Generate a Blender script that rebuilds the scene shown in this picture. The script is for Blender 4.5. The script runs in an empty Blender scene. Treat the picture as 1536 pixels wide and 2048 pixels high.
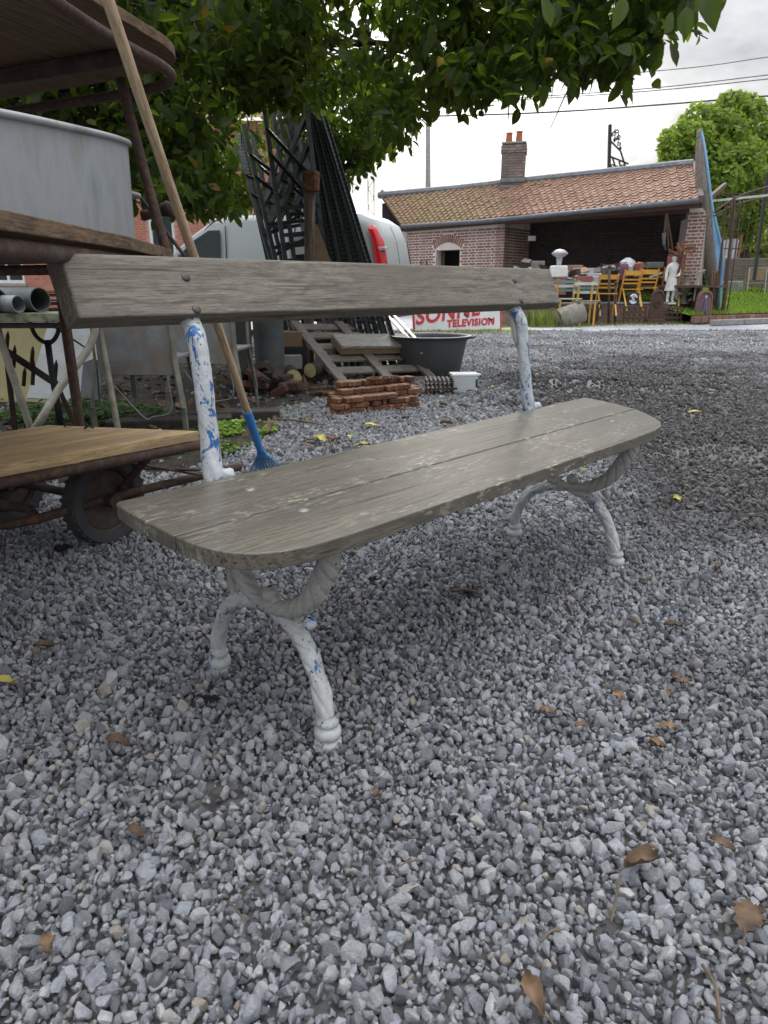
import bpy, bmesh, math, random
import numpy as np
from mathutils import Vector, Matrix, Euler
random.seed(7); RS = np.random.RandomState(7)
R = math.radians
S = bpy.context.scene
COL = S.collection

# ------------------------------------------------------------------ camera
F = 1362.0; TILT = 0.3198; CAMH = 0.797
cam = bpy.data.cameras.new('camera'); camo = bpy.data.objects.new('camera', cam); COL.objects.link(camo)
camo.location = (0, 0, CAMH); camo.rotation_euler = (math.pi/2 - TILT, 0, 0)
cam.sensor_fit = 'VERTICAL'; cam.sensor_height = 36; cam.lens = F/2048*36
cam.clip_start = 0.02; cam.clip_end = 900
cam.dof.use_dof = True; cam.dof.focus_distance = 1.35; cam.dof.aperture_fstop = 15
S.camera = camo

# ------------------------------------------------------------------ world, sun, exposure
S.view_settings.view_transform = 'Standard'; S.view_settings.look = 'None'
S.view_settings.exposure = 1.15; S.view_settings.gamma = 1.0
SUN_EL, SUN_AZ = R(34), R(8)          # azimuth measured from +Y towards +X
w = bpy.data.worlds.new('World'); S.world = w; w.use_nodes = True
nt = w.node_tree; nt.nodes.clear()
def N(t, tree=None, **k):
    n = (tree or nt).nodes.new(t)
    for a, b in k.items(): setattr(n, a, b)
    return n
L = lambda a, b, tree=None: (tree or nt).links.new(a, b)
sky = N('ShaderNodeTexSky', sky_type='NISHITA', sun_disc=False, sun_elevation=SUN_EL, sun_rotation=SUN_AZ)
b1 = N('ShaderNodeBackground'); b1.inputs['Strength'].default_value = 0.06; L(sky.outputs[0], b1.inputs[0])
tc = N('ShaderNodeTexCoord')
sp = N('ShaderNodeSeparateXYZ'); L(tc.outputs['Generated'], sp.inputs[0])
zz = N('ShaderNodeMath', operation='ADD'); L(sp.outputs[2], zz.inputs[0]); zz.inputs[1].default_value = 0.22
zm = N('ShaderNodeMath', operation='MAXIMUM'); L(zz.outputs[0], zm.inputs[0]); zm.inputs[1].default_value = 0.12
dx = N('ShaderNodeMath', operation='DIVIDE'); L(sp.outputs[0], dx.inputs[0]); L(zm.outputs[0], dx.inputs[1])
dy = N('ShaderNodeMath', operation='DIVIDE'); L(sp.outputs[1], dy.inputs[0]); L(zm.outputs[0], dy.inputs[1])
cb = N('ShaderNodeCombineXYZ'); L(dx.outputs[0], cb.inputs[0]); L(dy.outputs[0], cb.inputs[1])
ns = N('ShaderNodeTexNoise'); L(cb.outputs[0], ns.inputs['Vector']); ns.inputs['Scale'].default_value = 1.5
ns.inputs['Detail'].default_value = 7; ns.inputs['Roughness'].default_value = 0.55
# brightness: glow round the veiled sun
sd = (math.sin(R(3))*math.cos(R(7)), math.cos(R(3))*math.cos(R(7)), math.sin(R(7)))
dt = N('ShaderNodeVectorMath', operation='DOT_PRODUCT'); L(tc.outputs['Generated'], dt.inputs[0]); dt.inputs[1].default_value = sd
gl = N('ShaderNodeMapRange'); L(dt.outputs['Value'], gl.inputs[0])
gl.inputs[1].default_value = 0.93; gl.inputs[2].default_value = 0.995; gl.inputs[3].default_value = 0.0; gl.inputs[4].default_value = 0.36
gl.interpolation_type = 'SMOOTHSTEP'
ad = N('ShaderNodeMath', operation='ADD'); L(ns.outputs[0], ad.inputs[0]); L(gl.outputs[0], ad.inputs[1])
cr = N('ShaderNodeValToRGB'); L(ad.outputs[0], cr.inputs[0])
e = cr.color_ramp.elements
e[0].position = 0.34; e[0].color = (0.18, 0.19, 0.215, 1); e[1].position = 0.88; e[1].color = (1.5, 1.47, 1.38, 1)
x = cr.color_ramp.elements.new(0.50); x.color = (0.30, 0.305, 0.33, 1)
x = cr.color_ramp.elements.new(0.64); x.color = (0.52, 0.515, 0.50, 1)
b2 = N('ShaderNodeBackground'); L(cr.outputs[0], b2.inputs[0])
# overcast sky: luminance rises to the zenith, boosted out of view for fill light
zc = N('ShaderNodeMath', operation='MAXIMUM'); L(sp.outputs[2], zc.inputs[0]); zc.inputs[1].default_value = 0.0
z2 = N('ShaderNodeMath', operation='POWER'); L(zc.outputs[0], z2.inputs[0]); z2.inputs[1].default_value = 1.8
ov = N('ShaderNodeMath', operation='MULTIPLY_ADD'); L(z2.outputs[0], ov.inputs[0]); ov.inputs[1].default_value = 4.6; ov.inputs[2].default_value = 0.42; L(ov.outputs[0], b2.inputs['Strength'])
mx = N('ShaderNodeMixShader'); mx.inputs[0].default_value = 0.88
L(b1.outputs[0], mx.inputs[1]); L(b2.outputs[0], mx.inputs[2])
wo = N('ShaderNodeOutputWorld'); L(mx.outputs[0], wo.inputs[0])
sun = bpy.data.lights.new('sun', 'SUN'); sun.energy = 1.5; sun.angle = R(14); sun.color = (1, 0.96, 0.9)
so = bpy.data.objects.new('sun', sun); COL.objects.link(so)
sv = Vector((math.sin(SUN_AZ)*math.cos(SUN_EL), math.cos(SUN_AZ)*math.cos(SUN_EL), math.sin(SUN_EL)))
so.rotation_euler = sv.to_track_quat('Z', 'Y').to_euler()

# ------------------------------------------------------------------ helpers
cT, sT = math.cos(TILT), math.sin(TILT)
def ray(px, py):
    a = (px-768)/F; b = -(py-1024)/F
    return Vector((a, cT+b*sT, -sT+b*cT))
def at(px, py, Y):
    r = ray(px, py); return Vector((0, 0, CAMH)) + r*(Y/r.y)
def gz(px, py, z=0.0):
    r = ray(px, py); return Vector((0, 0, CAMH)) + r*((z-CAMH)/r.z)
def topx(p):
    d = p.z-CAMH; f = p.y*cT-d*sT
    if f < 0.05: return (-9999, -9999)
    return (768+F*p.x/f, 1024-F*(p.y*sT+d*cT)/f)

class MB:
    def __init__(s): s.v = []; s.f = []
    def add(s, vs, fs):
        o = len(s.v); s.v += [tuple(v) for v in vs]; s.f += [tuple(i+o for i in f) for f in fs]; return s
    def box(s, c, d, M=None, taper=1.0):
        hx, hy, hz = d[0]/2, d[1]/2, d[2]/2
        vs = []
        for z in (-hz, hz):
            t = taper if z > 0 else 1.0
            for x, y in ((-hx, -hy), (hx, -hy), (hx, hy), (-hx, hy)):
                p = Vector((x*t, y*t, z))
                if M is not None: p = M @ p
                vs.append(p+Vector(c))
        return s.add(vs, [(3, 2, 1, 0), (4, 5, 6, 7), (0, 1, 5, 4), (1, 2, 6, 5), (2, 3, 7, 6), (3, 0, 4, 7)])
    def bar(s, a, b, w, t, up=(0, 0, 1)):
        a = Vector(a); b = Vector(b); d = (b-a); l = d.length; d.normalize()
        sd_ = d.cross(Vector(up)); 
        if sd_.length < 1e-4: sd_ = Vector((1, 0, 0))
        sd_.normalize(); u_ = sd_.cross(d)
        vs = []
        for p in (a, b):
            for x, y in ((-1, -1), (1, -1), (1, 1), (-1, 1)): vs.append(p+sd_*x*w/2+u_*y*t/2)
        return s.add(vs, [(3, 2, 1, 0), (4, 5, 6, 7), (0, 1, 5, 4), (1, 2, 6, 5), (2, 3, 7, 6), (3, 0, 4, 7)])
    def tube(s, pts, r, n=8, fn=None, flat=(1, 1), ref=None):
        pts = [Vector(p) for p in pts]; m = len(pts)
        rr = r if isinstance(r, (list, tuple)) else [r]*m
        o = len(s.v); prev = None
        for i, p in enumerate(pts):
            d = (pts[min(i+1, m-1)]-pts[max(i-1, 0)]).normalized()
            if prev is None:
                a = Vector(ref) if ref else (Vector((0, 0, 1)) if abs(d.z) < 0.9 else Vector((1, 0, 0)))
                x = d.cross(a).normalized()
            else:
                x = (prev - d*prev.dot(d)).normalized()
            prev = x; y = d.cross(x)
            for k in range(n):
                t = 2*math.pi*k/n; q = rr[i]*(fn(i, t) if fn else 1)
                s.v.append(tuple(p+x*math.cos(t)*q*flat[0]+y*math.sin(t)*q*flat[1]))
        for i in range(m-1):
            for k in range(n):
                a = o+i*n+k; b = o+i*n+(k+1) % n
                s.f.append((a, b, b+n, a+n))
        s.f.append(tuple(o+k for k in range(n-1, -1, -1))); s.f.append(tuple(o+(m-1)*n+k for k in range(n)))
        return s
    def lathe(s, prof, n=24, c=(0, 0, 0), fn=None, sx=1, sy=1, M=None):
        o = len(s.v)
        for i, (r, z) in enumerate(prof):
            for k in range(n):
                t = 2*math.pi*k/n; q = r*(fn(i, t) if fn else 1)
                p = Vector((q*math.cos(t)*sx, q*math.sin(t)*sy, z))
                if M is not None: p = M @ p
                s.v.append(tuple(p+Vector(c)))
        for i in range(len(prof)-1):
            for k in range(n):
                a = o+i*n+k; b = o+i*n+(k+1) % n
                s.f.append((a, b, b+n, a+n))
        return s
    def cap(s, start, n, rev=False):
        idx = list(range(start, start+n)); s.f.append(tuple(idx[::-1] if rev else idx)); return s
    def prism(s, poly, z0, z1):
        n = len(poly)
        vs = [(p[0], p[1], z0) for p in poly]+[(p[0], p[1], z1) for p in poly]
        return s.add(vs, [tuple(range(n-1, -1, -1)), tuple(range(n, 2*n))]+[(i, (i+1) % n, n+(i+1) % n, n+i) for i in range(n)])
    def mesh(s, name, mat=None, smooth=False):
        me = bpy.data.meshes.new(name); me.from_pydata(s.v, [], s.f); me.validate(); 
        if mat: me.materials.append(mat)
        if smooth: me.polygons.foreach_set('use_smooth', [True]*len(me.polygons))
        me.update(); return me
    def build(s, name, mat, parent=None, smooth=False, bevel=0, seg=2, sub=0, loc=None, rot=None, fixn=True, angle=None):
        me = s.mesh(name, mat, smooth)
        if fixn:
            bm = bmesh.new(); bm.from_mesh(me); bmesh.ops.recalc_face_normals(bm, faces=bm.faces); bm.to_mesh(me); bm.free()
        return place(name, me, parent, loc, rot, bevel, seg, sub, smooth, angle)

def place(name, me, parent=None, loc=None, rot=None, bevel=0, seg=2, sub=0, smooth=False, angle=None):
    o = bpy.data.objects.new(name, me); COL.objects.link(o)
    if parent: o.parent = parent
    if loc is not None: o.location = loc
    if rot is not None: o.rotation_euler = rot
    if bevel:
        m = o.modifiers.new('bevel', 'BEVEL'); m.width = bevel; m.segments = seg; m.limit_method = 'ANGLE'; m.angle_limit = R(35)
        m.harden_normals = False
    if sub:
        m = o.modifiers.new('sub', 'SUBSURF'); m.levels = sub; m.render_levels = sub
    if smooth and angle:
        me.set_sharp_from_angle(angle=R(angle))
    return o
def tag(o, label, cat, group=None):
    o['label'] = label; o['category'] = cat
    if group: o['group'] = group
    return o
def thing(name, label, cat, loc=(0, 0, 0), rotz=0, group=None, rot=None):
    o = bpy.data.objects.new(name, None); COL.objects.link(o); o.empty_display_size = 0.1
    o.location = loc; o.rotation_euler = rot or (0, 0, rotz)
    return tag(o, label, cat, group)
def copy_tree(o, parent=None):
    c = o.copy(); COL.objects.link(c); c.parent = parent
    for ch in [q for q in bpy.data.objects if q.parent == o]: copy_tree(ch, c)
    return c
def structure(o): o['kind'] = 'structure'; return o
def stuff(o): o['kind'] = 'stuff'; return o
def smooth_path(pts, n=6):
    pts = [Vector(p) for p in pts]; out = []
    P = [pts[0]*2-pts[1]]+pts+[pts[-1]*2-pts[-2]]
    for i in range(1, len(P)-2):
        for k in range(n):
            t = k/n; a, b, c, d = P[i-1], P[i], P[i+1], P[i+2]
            out.append(0.5*((2*b)+(c-a)*t+(2*a-5*b+4*c-d)*t*t+(3*b-a-3*c+d)*t**3))
    out.append(pts[-1]); return out
def lerp_list(r, n, m):
    return [np.interp(i, [k*(m-1)/(len(r)-1) for k in range(len(r))], r) for i in range(m)]

# ------------------------------------------------------------------ materials
def new_mat(name):
    m = bpy.data.materials.new(name); m.use_nodes = True; t = m.node_tree; t.nodes.clear()
    out = t.nodes.new('ShaderNodeOutputMaterial'); bs = t.nodes.new('ShaderNodeBsdfPrincipled')
    t.links.new(bs.outputs[0], out.inputs[0]); return m, t, bs, out
def ramp(t, fac, stops):
    c = t.nodes.new('ShaderNodeValToRGB'); t.links.new(fac, c.inputs[0])
    el = c.color_ramp.elements
    while len(el) < len(stops): el.new(0.5)
    for q, (p, col) in zip(el, stops): q.position = p; q.color = (*col, 1)
    return c.outputs[0]
def noise(t, vec, scale, detail=4, rough=0.5, dist=0):
    n = t.nodes.new('ShaderNodeTexNoise'); n.inputs['Scale'].default_value = scale; n.inputs['Detail'].default_value = detail
    n.inputs['Roughness'].default_value = rough; n.inputs['Distortion'].default_value = dist
    if vec is not None: t.links.new(vec, n.inputs['Vector'])
    return n.outputs['Fac']
def mapping(t, sc=(1, 1, 1), rot=(0, 0, 0), space='Object', loc=(0, 0, 0)):
    c = t.nodes.new('ShaderNodeTexCoord'); m = t.nodes.new('ShaderNodeMapping')
    m.inputs['Scale'].default_value = sc; m.inputs['Rotation'].default_value = rot; m.inputs['Location'].default_value = loc
    t.links.new(c.outputs[space], m.inputs[0]); return m.outputs[0]
def world_vec(t):
    g = t.nodes.new('ShaderNodeNewGeometry'); return g.outputs['Position']
def bump(t, bs, h, strength=0.3, dist=0.01):
    b = t.nodes.new('ShaderNodeBump'); b.inputs['Strength'].default_value = strength; b.inputs['Distance'].default_value = dist
    t.links.new(h, b.inputs['Height']); t.links.new(b.outputs[0], bs.inputs['Normal']); return b
def mixc(t, fac, a, b, mode='MIX'):
    m = t.nodes.new('ShaderNodeMix'); m.data_type = 'RGBA'; m.blend_type = mode
    if isinstance(fac, float): m.inputs[0].default_value = fac
    else: t.links.new(fac, m.inputs[0])
    for s_, v in ((6, a), (7, b)):
        if isinstance(v, tuple): m.inputs[s_].default_value = (*v, 1)
        else: t.links.new(v, m.inputs[s_])
    return m.outputs[2]
def island_random(t):
    g = t.nodes.new('ShaderNodeNewGeometry'); o = t.nodes.new('ShaderNodeObjectInfo')
    a = t.nodes.new('ShaderNodeMath'); a.operation = 'ADD'; t.links.new(g.outputs['Random Per Island'], a.inputs[0]); t.links.new(o.outputs['Random'], a.inputs[1])
    f = t.nodes.new('ShaderNodeMath'); f.operation = 'FRACT'; t.links.new(a.outputs[0], f.inputs[0]); return f.outputs[0]
def M_basic(name, c1, c2=None, scale=8, rough=0.6, metal=0.0, bumps=0.2, detail=6, c3=None, bd=0.004, space='Object', sc=(1, 1, 1), spread=(0.35, 0.65), rand=0.0, spec=0.5):
    m, t, bs, out = new_mat(name)
    c2 = c2 or tuple(v*0.7 for v in c1)
    v = mapping(t, sc, space=space)
    f = noise(t, v, scale, detail, 0.6)
    st = [(spread[0], c1), (spread[1], c2)]
    if c3: st = [(spread[0], c1), (0.5, c2), (spread[1]+0.03, c3)]
    col = ramp(t, f, st)
    if rand:
        rnd = island_random(t); q = t.nodes.new('ShaderNodeMapRange'); t.links.new(rnd, q.inputs[0]); q.inputs[3].default_value = 1-rand; q.inputs[4].default_value = 1+rand
        hs = t.nodes.new('ShaderNodeHueSaturation'); t.links.new(col, hs.inputs['Color']); t.links.new(q.outputs[0], hs.inputs['Value']); col = hs.outputs[0]
    t.links.new(col, bs.inputs['Base Color'])
    bs.inputs['Roughness'].default_value = rough; bs.inputs['Metallic'].default_value = metal
    bs.inputs['Specular IOR Level'].default_value = spec
    if bumps: bump(t, bs, noise(t, v, scale*5, 5, 0.65), bumps, bd)
    return m
def M_wood(name, light, mid, dark, along='X', scale=1.0, rough=0.75, fleck=0.0, streak=0.55, bumps=0.35, rand=0.0, tint=None, sawmarks=False):
    """grain runs along the given local axis"""
    m, t, bs, out = new_mat(name)
    s_ = {'X': (2.6, 48, 48), 'Y': (48, 2.6, 48), 'Z': (48, 48, 2.6)}[along]
    s2 = {'X': (16, 280, 280), 'Y': (280, 16, 280), 'Z': (280, 280, 16)}[along]
    s3 = {'X': (.7, 5, 5), 'Y': (5, .7, 5), 'Z': (5, 5, .7)}[along]
    v = mapping(t, tuple(a*scale for a in s_)); v2 = mapping(t, tuple(a*scale for a in s2)); v3 = mapping(t, tuple(a*scale for a in s3))
    f1 = noise(t, v, 1.6, 6, 0.6, 1.2); f2 = noise(t, v2, 1.0, 3, 0.6, 0.3); f3 = noise(t, v3, 2.0, 4, 0.6, 0.8)
    # growth rings: wavy bands
    wv = t.nodes.new('ShaderNodeTexWave'); wv.wave_type = 'BANDS'; wv.bands_direction = {'X': 'Y', 'Y': 'X', 'Z': 'X'}[along]
    t.links.new(mapping(t, {'X': (.35, 1, 1), 'Y': (1, .35, 1), 'Z': (1, 1, .35)}[along]), wv.inputs['Vector'])
    wv.inputs['Scale'].default_value = 22*scale; wv.inputs['Distortion'].default_value = 9; wv.inputs['Detail'].default_value = 3; wv.inputs['Detail Scale'].default_value = 1.3
    col = ramp(t, f1, [(0.3, dark), (0.5, mid), (0.7, light)])
    col = mixc(t, 0.35, col, ramp(t, wv.outputs['Fac'], [(0.1, dark), (0.6, light)]))
    g2 = ramp(t, f2, [(0.34, (0.45, 0.45, 0.45)), (streak, (1, 1, 1))])
    col = mixc(t, 0.75, col, g2, 'MULTIPLY')
    if tint: col = mixc(t, ramp(t, f3, [(0.42, (0, 0, 0)), (0.66, (1, 1, 1))]), col, tint)
    if fleck:
        fl = noise(t, mapping(t, {'X': (30, 110, 60), 'Y': (110, 30, 60), 'Z': (110, 60, 30)}[along]), 1.0, 3, 0.7)
        area = noise(t, mapping(t, {'X': (1.6, 5, 3), 'Y': (5, 1.6, 3), 'Z': (5, 3, 1.6)}[along]), 2.2, 3)
        mm = t.nodes.new('ShaderNodeMath'); mm.operation = 'MULTIPLY'
        t.links.new(ramp(t, fl, [(0.53, (0, 0, 0)), (0.6, (1, 1, 1))]), mm.inputs[0]); t.links.new(ramp(t, area, [(0.47, (0, 0, 0)), (0.66, (fleck,)*3)]), mm.inputs[1])
        col = mixc(t, mm.outputs[0], col, (0.56, 0.53, 0.42))
    # drying cracks: sparse thin dark lines along the grain
    ck = noise(t, mapping(t, tuple(a*scale for a in {'X': (2.2, 95, 95), 'Y': (95, 2.2, 95), 'Z': (95, 95, 2.2)}[along]), loc=(4, 7, 1)), 1.0, 2, 0.5, 0.4)
    ckm = ramp(t, ck, [(0.655, (0, 0, 0)), (0.69, (0.8, 0.8, 0.8))]); col = mixc(t, ckm, col, tuple(c*0.35 for c in dark))
    # short open pores
    po = noise(t, mapping(t, tuple(a*scale for a in {'X': (55, 420, 420), 'Y': (420, 55, 420), 'Z': (420, 420, 55)}[along])), 1.0, 2, 0.5)
    col = mixc(t, ramp(t, po, [(0.56, (0, 0, 0)), (0.68, (0.55, 0.55, 0.55))]), col, tuple(c*0.6 for c in dark))
    if rand:
        rnd = island_random(t); q = t.nodes.new('ShaderNodeMapRange'); t.links.new(rnd, q.inputs[0]); q.inputs[3].default_value = 1-rand; q.inputs[4].default_value = 1+rand
        hs = t.nodes.new('ShaderNodeHueSaturation'); t.links.new(col, hs.inputs['Color']); t.links.new(q.outputs[0], hs.inputs['Value']); col = hs.outputs[0]
    if sawmarks:
        sw = t.nodes.new('ShaderNodeTexWave'); sw.wave_type = 'BANDS'; sw.bands_direction = 'X'
        t.links.new(mapping(t, (1, 0.12, 0.12)), sw.inputs['Vector']); sw.inputs['Scale'].default_value = 42; sw.inputs['Distortion'].default_value = 1.2; sw.inputs['Detail'].default_value = 2
        ar = noise(t, mapping(t, (3.2, 6, 6), loc=(0.7, 0, 0)), 1.0, 3)
        gx = t.nodes.new('ShaderNodeSeparateXYZ'); t.links.new(mapping(t), gx.inputs[0])
        wnd = ramp(t, gx.outputs[0], [(0.40, (0, 0, 0)), (0.46, (1, 1, 1)), (0.76, (1, 1, 1)), (0.84, (0, 0, 0))])
        mm = t.nodes.new('ShaderNodeMath'); mm.operation = 'MULTIPLY'
        t.links.new(ramp(t, sw.outputs['Fac'], [(0.45, (1, 1, 1)), (0.75, (0, 0, 0))]), mm.inputs[0]); t.links.new(wnd, mm.inputs[1])
        m3 = t.nodes.new('ShaderNodeMath'); m3.operation = 'MULTIPLY'; m3.inputs[1].default_value = 0.45; t.links.new(mm.outputs[0], m3.inputs[0])
        col = mixc(t, m3.outputs[0], col, dark)
    t.links.new(col, bs.inputs['Base Color']); bs.inputs['Roughness'].default_value = rough
    mm = t.nodes.new('ShaderNodeMath'); mm.operation = 'ADD'; t.links.new(f1, mm.inputs[0]); t.links.new(f2, mm.inputs[1])
    bump(t, bs, mm.outputs[0], bumps, 0.003)
    return m

def M_chipped(name, thr=0.585, base=(0.58, 0.60, 0.60), dirt=0.3):
    """flaking white paint, an older blue coat showing through in ragged patches, tiny dark pits"""
    m, t, bs, out = new_mat(name)
    v = mapping(t); vs_ = mapping(t, (1, 1, 0.6))
    big = noise(t, vs_, 30, 9, 0.74, 0.8)
    blue = ramp(t, noise(t, v, 60, 3), [(0.3, (0.012, 0.10, 0.30)), (0.7, (0.03, 0.18, 0.46))])
    wh = ramp(t, noise(t, v, 14, 6, 0.65), [(0.3, tuple(c*(1-dirt) for c in base)), (0.6, base)])
    mask = ramp(t, big, [(thr, (0, 0, 0)), (thr+0.012, (1, 1, 1))])
    col = mixc(t, mask, wh, blue)
    pits = ramp(t, noise(t, mapping(t, loc=(3, 1, 2)), 130, 2, 0.5), [(0.69, (0, 0, 0)), (0.71, (1, 1, 1))])
    col = mixc(t, pits, col, (0.05, 0.055, 0.06))
    t.links.new(col, bs.inputs['Base Color']); bs.inputs['Roughness'].default_value = 0.5
    rel = noise(t, mapping(t, (1, 1, 0.5), loc=(5, 0, 0)), 55, 4, 0.6); mm = t.nodes.new('ShaderNodeMath'); mm.operation = 'MULTIPLY_ADD'; t.links.new(mask, mm.inputs[0]); mm.inputs[1].default_value = -0.15; t.links.new(rel, mm.inputs[2])
    bump(t, bs, mm.outputs[0], 0.75, 0.006)
    return m

m_seat = M_wood('weathered_seat_oak', (0.20, 0.182, 0.142), (0.155, 0.141, 0.110), (0.10, 0.091, 0.072), fleck=0.55, rough=0.34, bumps=0.14, tint=(0.11, 0.10, 0.082))
m_back = M_wood('weathered_backrest_oak', (0.245, 0.218, 0.178), (0.185, 0.163, 0.132), (0.10, 0.086, 0.068), rough=0.8, tint=(0.155, 0.136, 0.11), bumps=0.35, sawmarks=True)
m_iron_w = M_chipped('white_paint_little_blue', 0.63, (0.46, 0.455, 0.41), 0.28)
m_iron_b = M_chipped('white_paint_much_blue', 0.562, (0.56, 0.59, 0.61), 0.25)
m_iron_leg = M_chipped('white_paint_some_blue', 0.58, (0.56, 0.575, 0.56), 0.25)
m_rim = M_basic('rusted_wheel_disc', (0.10, 0.07, 0.045), (0.05, 0.035, 0.03), 12, 0.75, 0, 0.2, c3=(0.085, 0.08, 0.045))
m_bolt = M_basic('dark_bolt_iron', (0.12, 0.105, 0.095), (0.06, 0.05, 0.045), 60, 0.5, 0.6)
m_bolts = M_basic('galvanised_bolt', (0.30, 0.30, 0.29), (0.18, 0.18, 0.17), 90, 0.45, 0.5)
m_iron_b2 = M_chipped('white_paint_most_blue', 0.53, (0.50, 0.53, 0.56), 0.25)
m_rust = M_basic('rusted_tube', (0.13, 0.065, 0.04), (0.055, 0.03, 0.022), 30, 0.8, 0.0, 0.3, c3=(0.09, 0.07, 0.06))
m_rust2 = M_basic('bright_rust', (0.30, 0.12, 0.045), (0.14, 0.06, 0.03), 22, 0.85, 0, 0.4, c3=(0.09, 0.05, 0.035), rand=0.35)
m_rustdark = M_basic('dark_rust', (0.07, 0.04, 0.03), (0.03, 0.02, 0.018), 25, 0.8)
m_zinc = M_basic('zinc', (0.23, 0.26, 0.30), (0.34, 0.365, 0.385), 7, 0.6, 0.1, 0.08, c3=(0.25, 0.25, 0.23), sc=(1, 1, 0.4))
m_zincd = M_basic('dull_zinc', (0.10, 0.115, 0.11), (0.16, 0.175, 0.17), 6, 0.6, 0.3, 0.1)
m_plank = M_wood('yellow_trolley_planks', (0.74, 0.53, 0.28), (0.66, 0.46, 0.23), (0.48, 0.31, 0.15), along='X', rough=0.65, streak=0.5, tint=(0.35, 0.26, 0.16))
m_plankd = M_wood('brown_platform_planks', (0.22, 0.14, 0.075), (0.14, 0.085, 0.047), (0.06, 0.037, 0.022), along='X', rough=0.8)
m_plankd2 = m_plankd
m_handle = M_wood('pale_broom_handle', (0.62, 0.47, 0.31), (0.54, 0.40, 0.26), (0.38, 0.26, 0.16), along='Z', scale=0.8, rough=0.5, streak=0.5)
m_blue = M_basic('blue_plastic', (0.025, 0.19, 0.56), (0.05, 0.27, 0.64), 12, 0.45, 0, 0.03)
m_blued = M_basic('dusty_blue_plastic', (0.07, 0.26, 0.55), (0.22, 0.32, 0.42), 30, 0.6, 0, 0.03)
m_tyre = M_basic('tyre_rubber', (0.035, 0.037, 0.04), (0.06, 0.06, 0.06), 14, 0.8)
m_pallet = M_wood('grey_pallet_wood', (0.33, 0.30, 0.26), (0.24, 0.21, 0.18), (0.11, 0.09, 0.075), along='X', rough=0.85, rand=0.2)
m_pallet_l = M_wood('bleached_board', (0.50, 0.48, 0.44), (0.40, 0.37, 0.33), (0.20, 0.18, 0.155), along='X', rough=0.85)
m_tub = M_basic('grey_rubber_tub', (0.075, 0.08, 0.085), (0.10, 0.105, 0.108), 4, 0.6, 0, 0.05)
m_black = M_basic('black_plastic', (0.015, 0.016, 0.02), (0.025, 0.027, 0.03), 10, 0.5)
m_darkiron = M_basic('dark_grey_steel', (0.03, 0.036, 0.04), (0.06, 0.067, 0.072), 12, 0.45, 0.5, 0.1)
m_green_old = M_basic('mossy_cream_paint', (0.33, 0.34, 0.25), (0.12, 0.15, 0.06), 22, 0.8, 0, 0.2, spread=(0.42, 0.6))
m_cream = M_basic('cream_paint_tube', (0.40, 0.37, 0.31), (0.26, 0.24, 0.20), 20, 0.6)
m_chairmetal = M_basic('worn_grey_sheet_steel', (0.26, 0.275, 0.28), (0.19, 0.20, 0.20), 6, 0.55, 0.2, 0.06, c3=(0.20, 0.14, 0.10))
m_chairleg = M_basic('khaki_steel_leg', (0.20, 0.20, 0.16), (0.11, 0.11, 0.085), 14, 0.6, 0.1)
m_yellowboard = M_basic('yellowed_board', (0.36, 0.32, 0.15), (0.28, 0.25, 0.13), 5, 0.8)
m_whiteboard = M_basic('dirty_white_board', (0.42, 0.45, 0.45), (0.30, 0.32, 0.31), 6, 0.7)
m_card = M_basic('cardboard', (0.30, 0.20, 0.12), (0.22, 0.15, 0.09), 10, 0.9)
m_log = M_basic('pale_cut_log', (0.45, 0.41, 0.18), (0.34, 0.30, 0.14), 18, 0.85)
m_bark = M_basic('bark', (0.05, 0.045, 0.035), (0.025, 0.022, 0.018), 20, 0.95, 0, 0.6, bd=0.02)
m_soil = M_basic('leafy_soil', (0.045, 0.035, 0.025), (0.025, 0.02, 0.015), 14, 0.95, 0, 0.7, c3=(0.07, 0.06, 0.035), bd=0.03)
m_white = M_basic('white_plaster', (0.72, 0.72, 0.70), (0.58, 0.58, 0.56), 8, 0.7, 0, 0.1)
m_yellow = M_basic('yellow_chair_paint', (0.62, 0.33, 0.035), (0.48, 0.25, 0.03), 14, 0.5, 0, 0.05)
m_greenslat = M_basic('green_slat_paint', (0.10, 0.17, 0.16), (0.16, 0.24, 0.22), 10, 0.6)
m_paleslat = M_basic('pale_slat_paint', (0.55, 0.60, 0.56), (0.42, 0.46, 0.42), 10, 0.6)
m_stone = M_basic('old_stone', (0.28, 0.26, 0.22), (0.17, 0.16, 0.13), 10, 0.9, 0, 0.4)
m_conc = M_basic('concrete', (0.30, 0.30, 0.28), (0.20, 0.20, 0.19), 9, 0.9, 0, 0.3)
m_pink = M_basic('pinkish_painted_iron', (0.20, 0.11, 0.11), (0.14, 0.075, 0.075), 14, 0.75)
m_redbox = M_basic('faded_red_box', (0.30, 0.10, 0.08), (0.22, 0.08, 0.07), 7, 0.7)
m_silver = M_basic('light_grey_metal', (0.48, 0.50, 0.52), (0.34, 0.36, 0.38), 9, 0.5, 0.2)
m_purple = M_basic('plum_enamel', (0.12, 0.05, 0.08), (0.09, 0.04, 0.06), 9, 0.5)
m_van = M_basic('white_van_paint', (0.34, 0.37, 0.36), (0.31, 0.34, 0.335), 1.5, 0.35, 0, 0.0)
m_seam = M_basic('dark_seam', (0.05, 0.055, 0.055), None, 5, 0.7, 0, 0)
m_gutter = M_basic('grey_zinc_gutter', (0.13, 0.14, 0.155), (0.09, 0.10, 0.11), 6, 0.6)
m_ridge = M_basic('slate_grey_ridge', (0.22, 0.23, 0.26), (0.13, 0.14, 0.155), 9, 0.8, 0, 0.3)
m_pot = M_basic('terracotta_pot', (0.42, 0.14, 0.05), (0.32, 0.11, 0.05), 9, 0.8)
m_beam = M_basic('brown_beam', (0.11, 0.06, 0.04), (0.07, 0.04, 0.03), 14, 0.8)
m_kerb = m_conc
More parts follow.
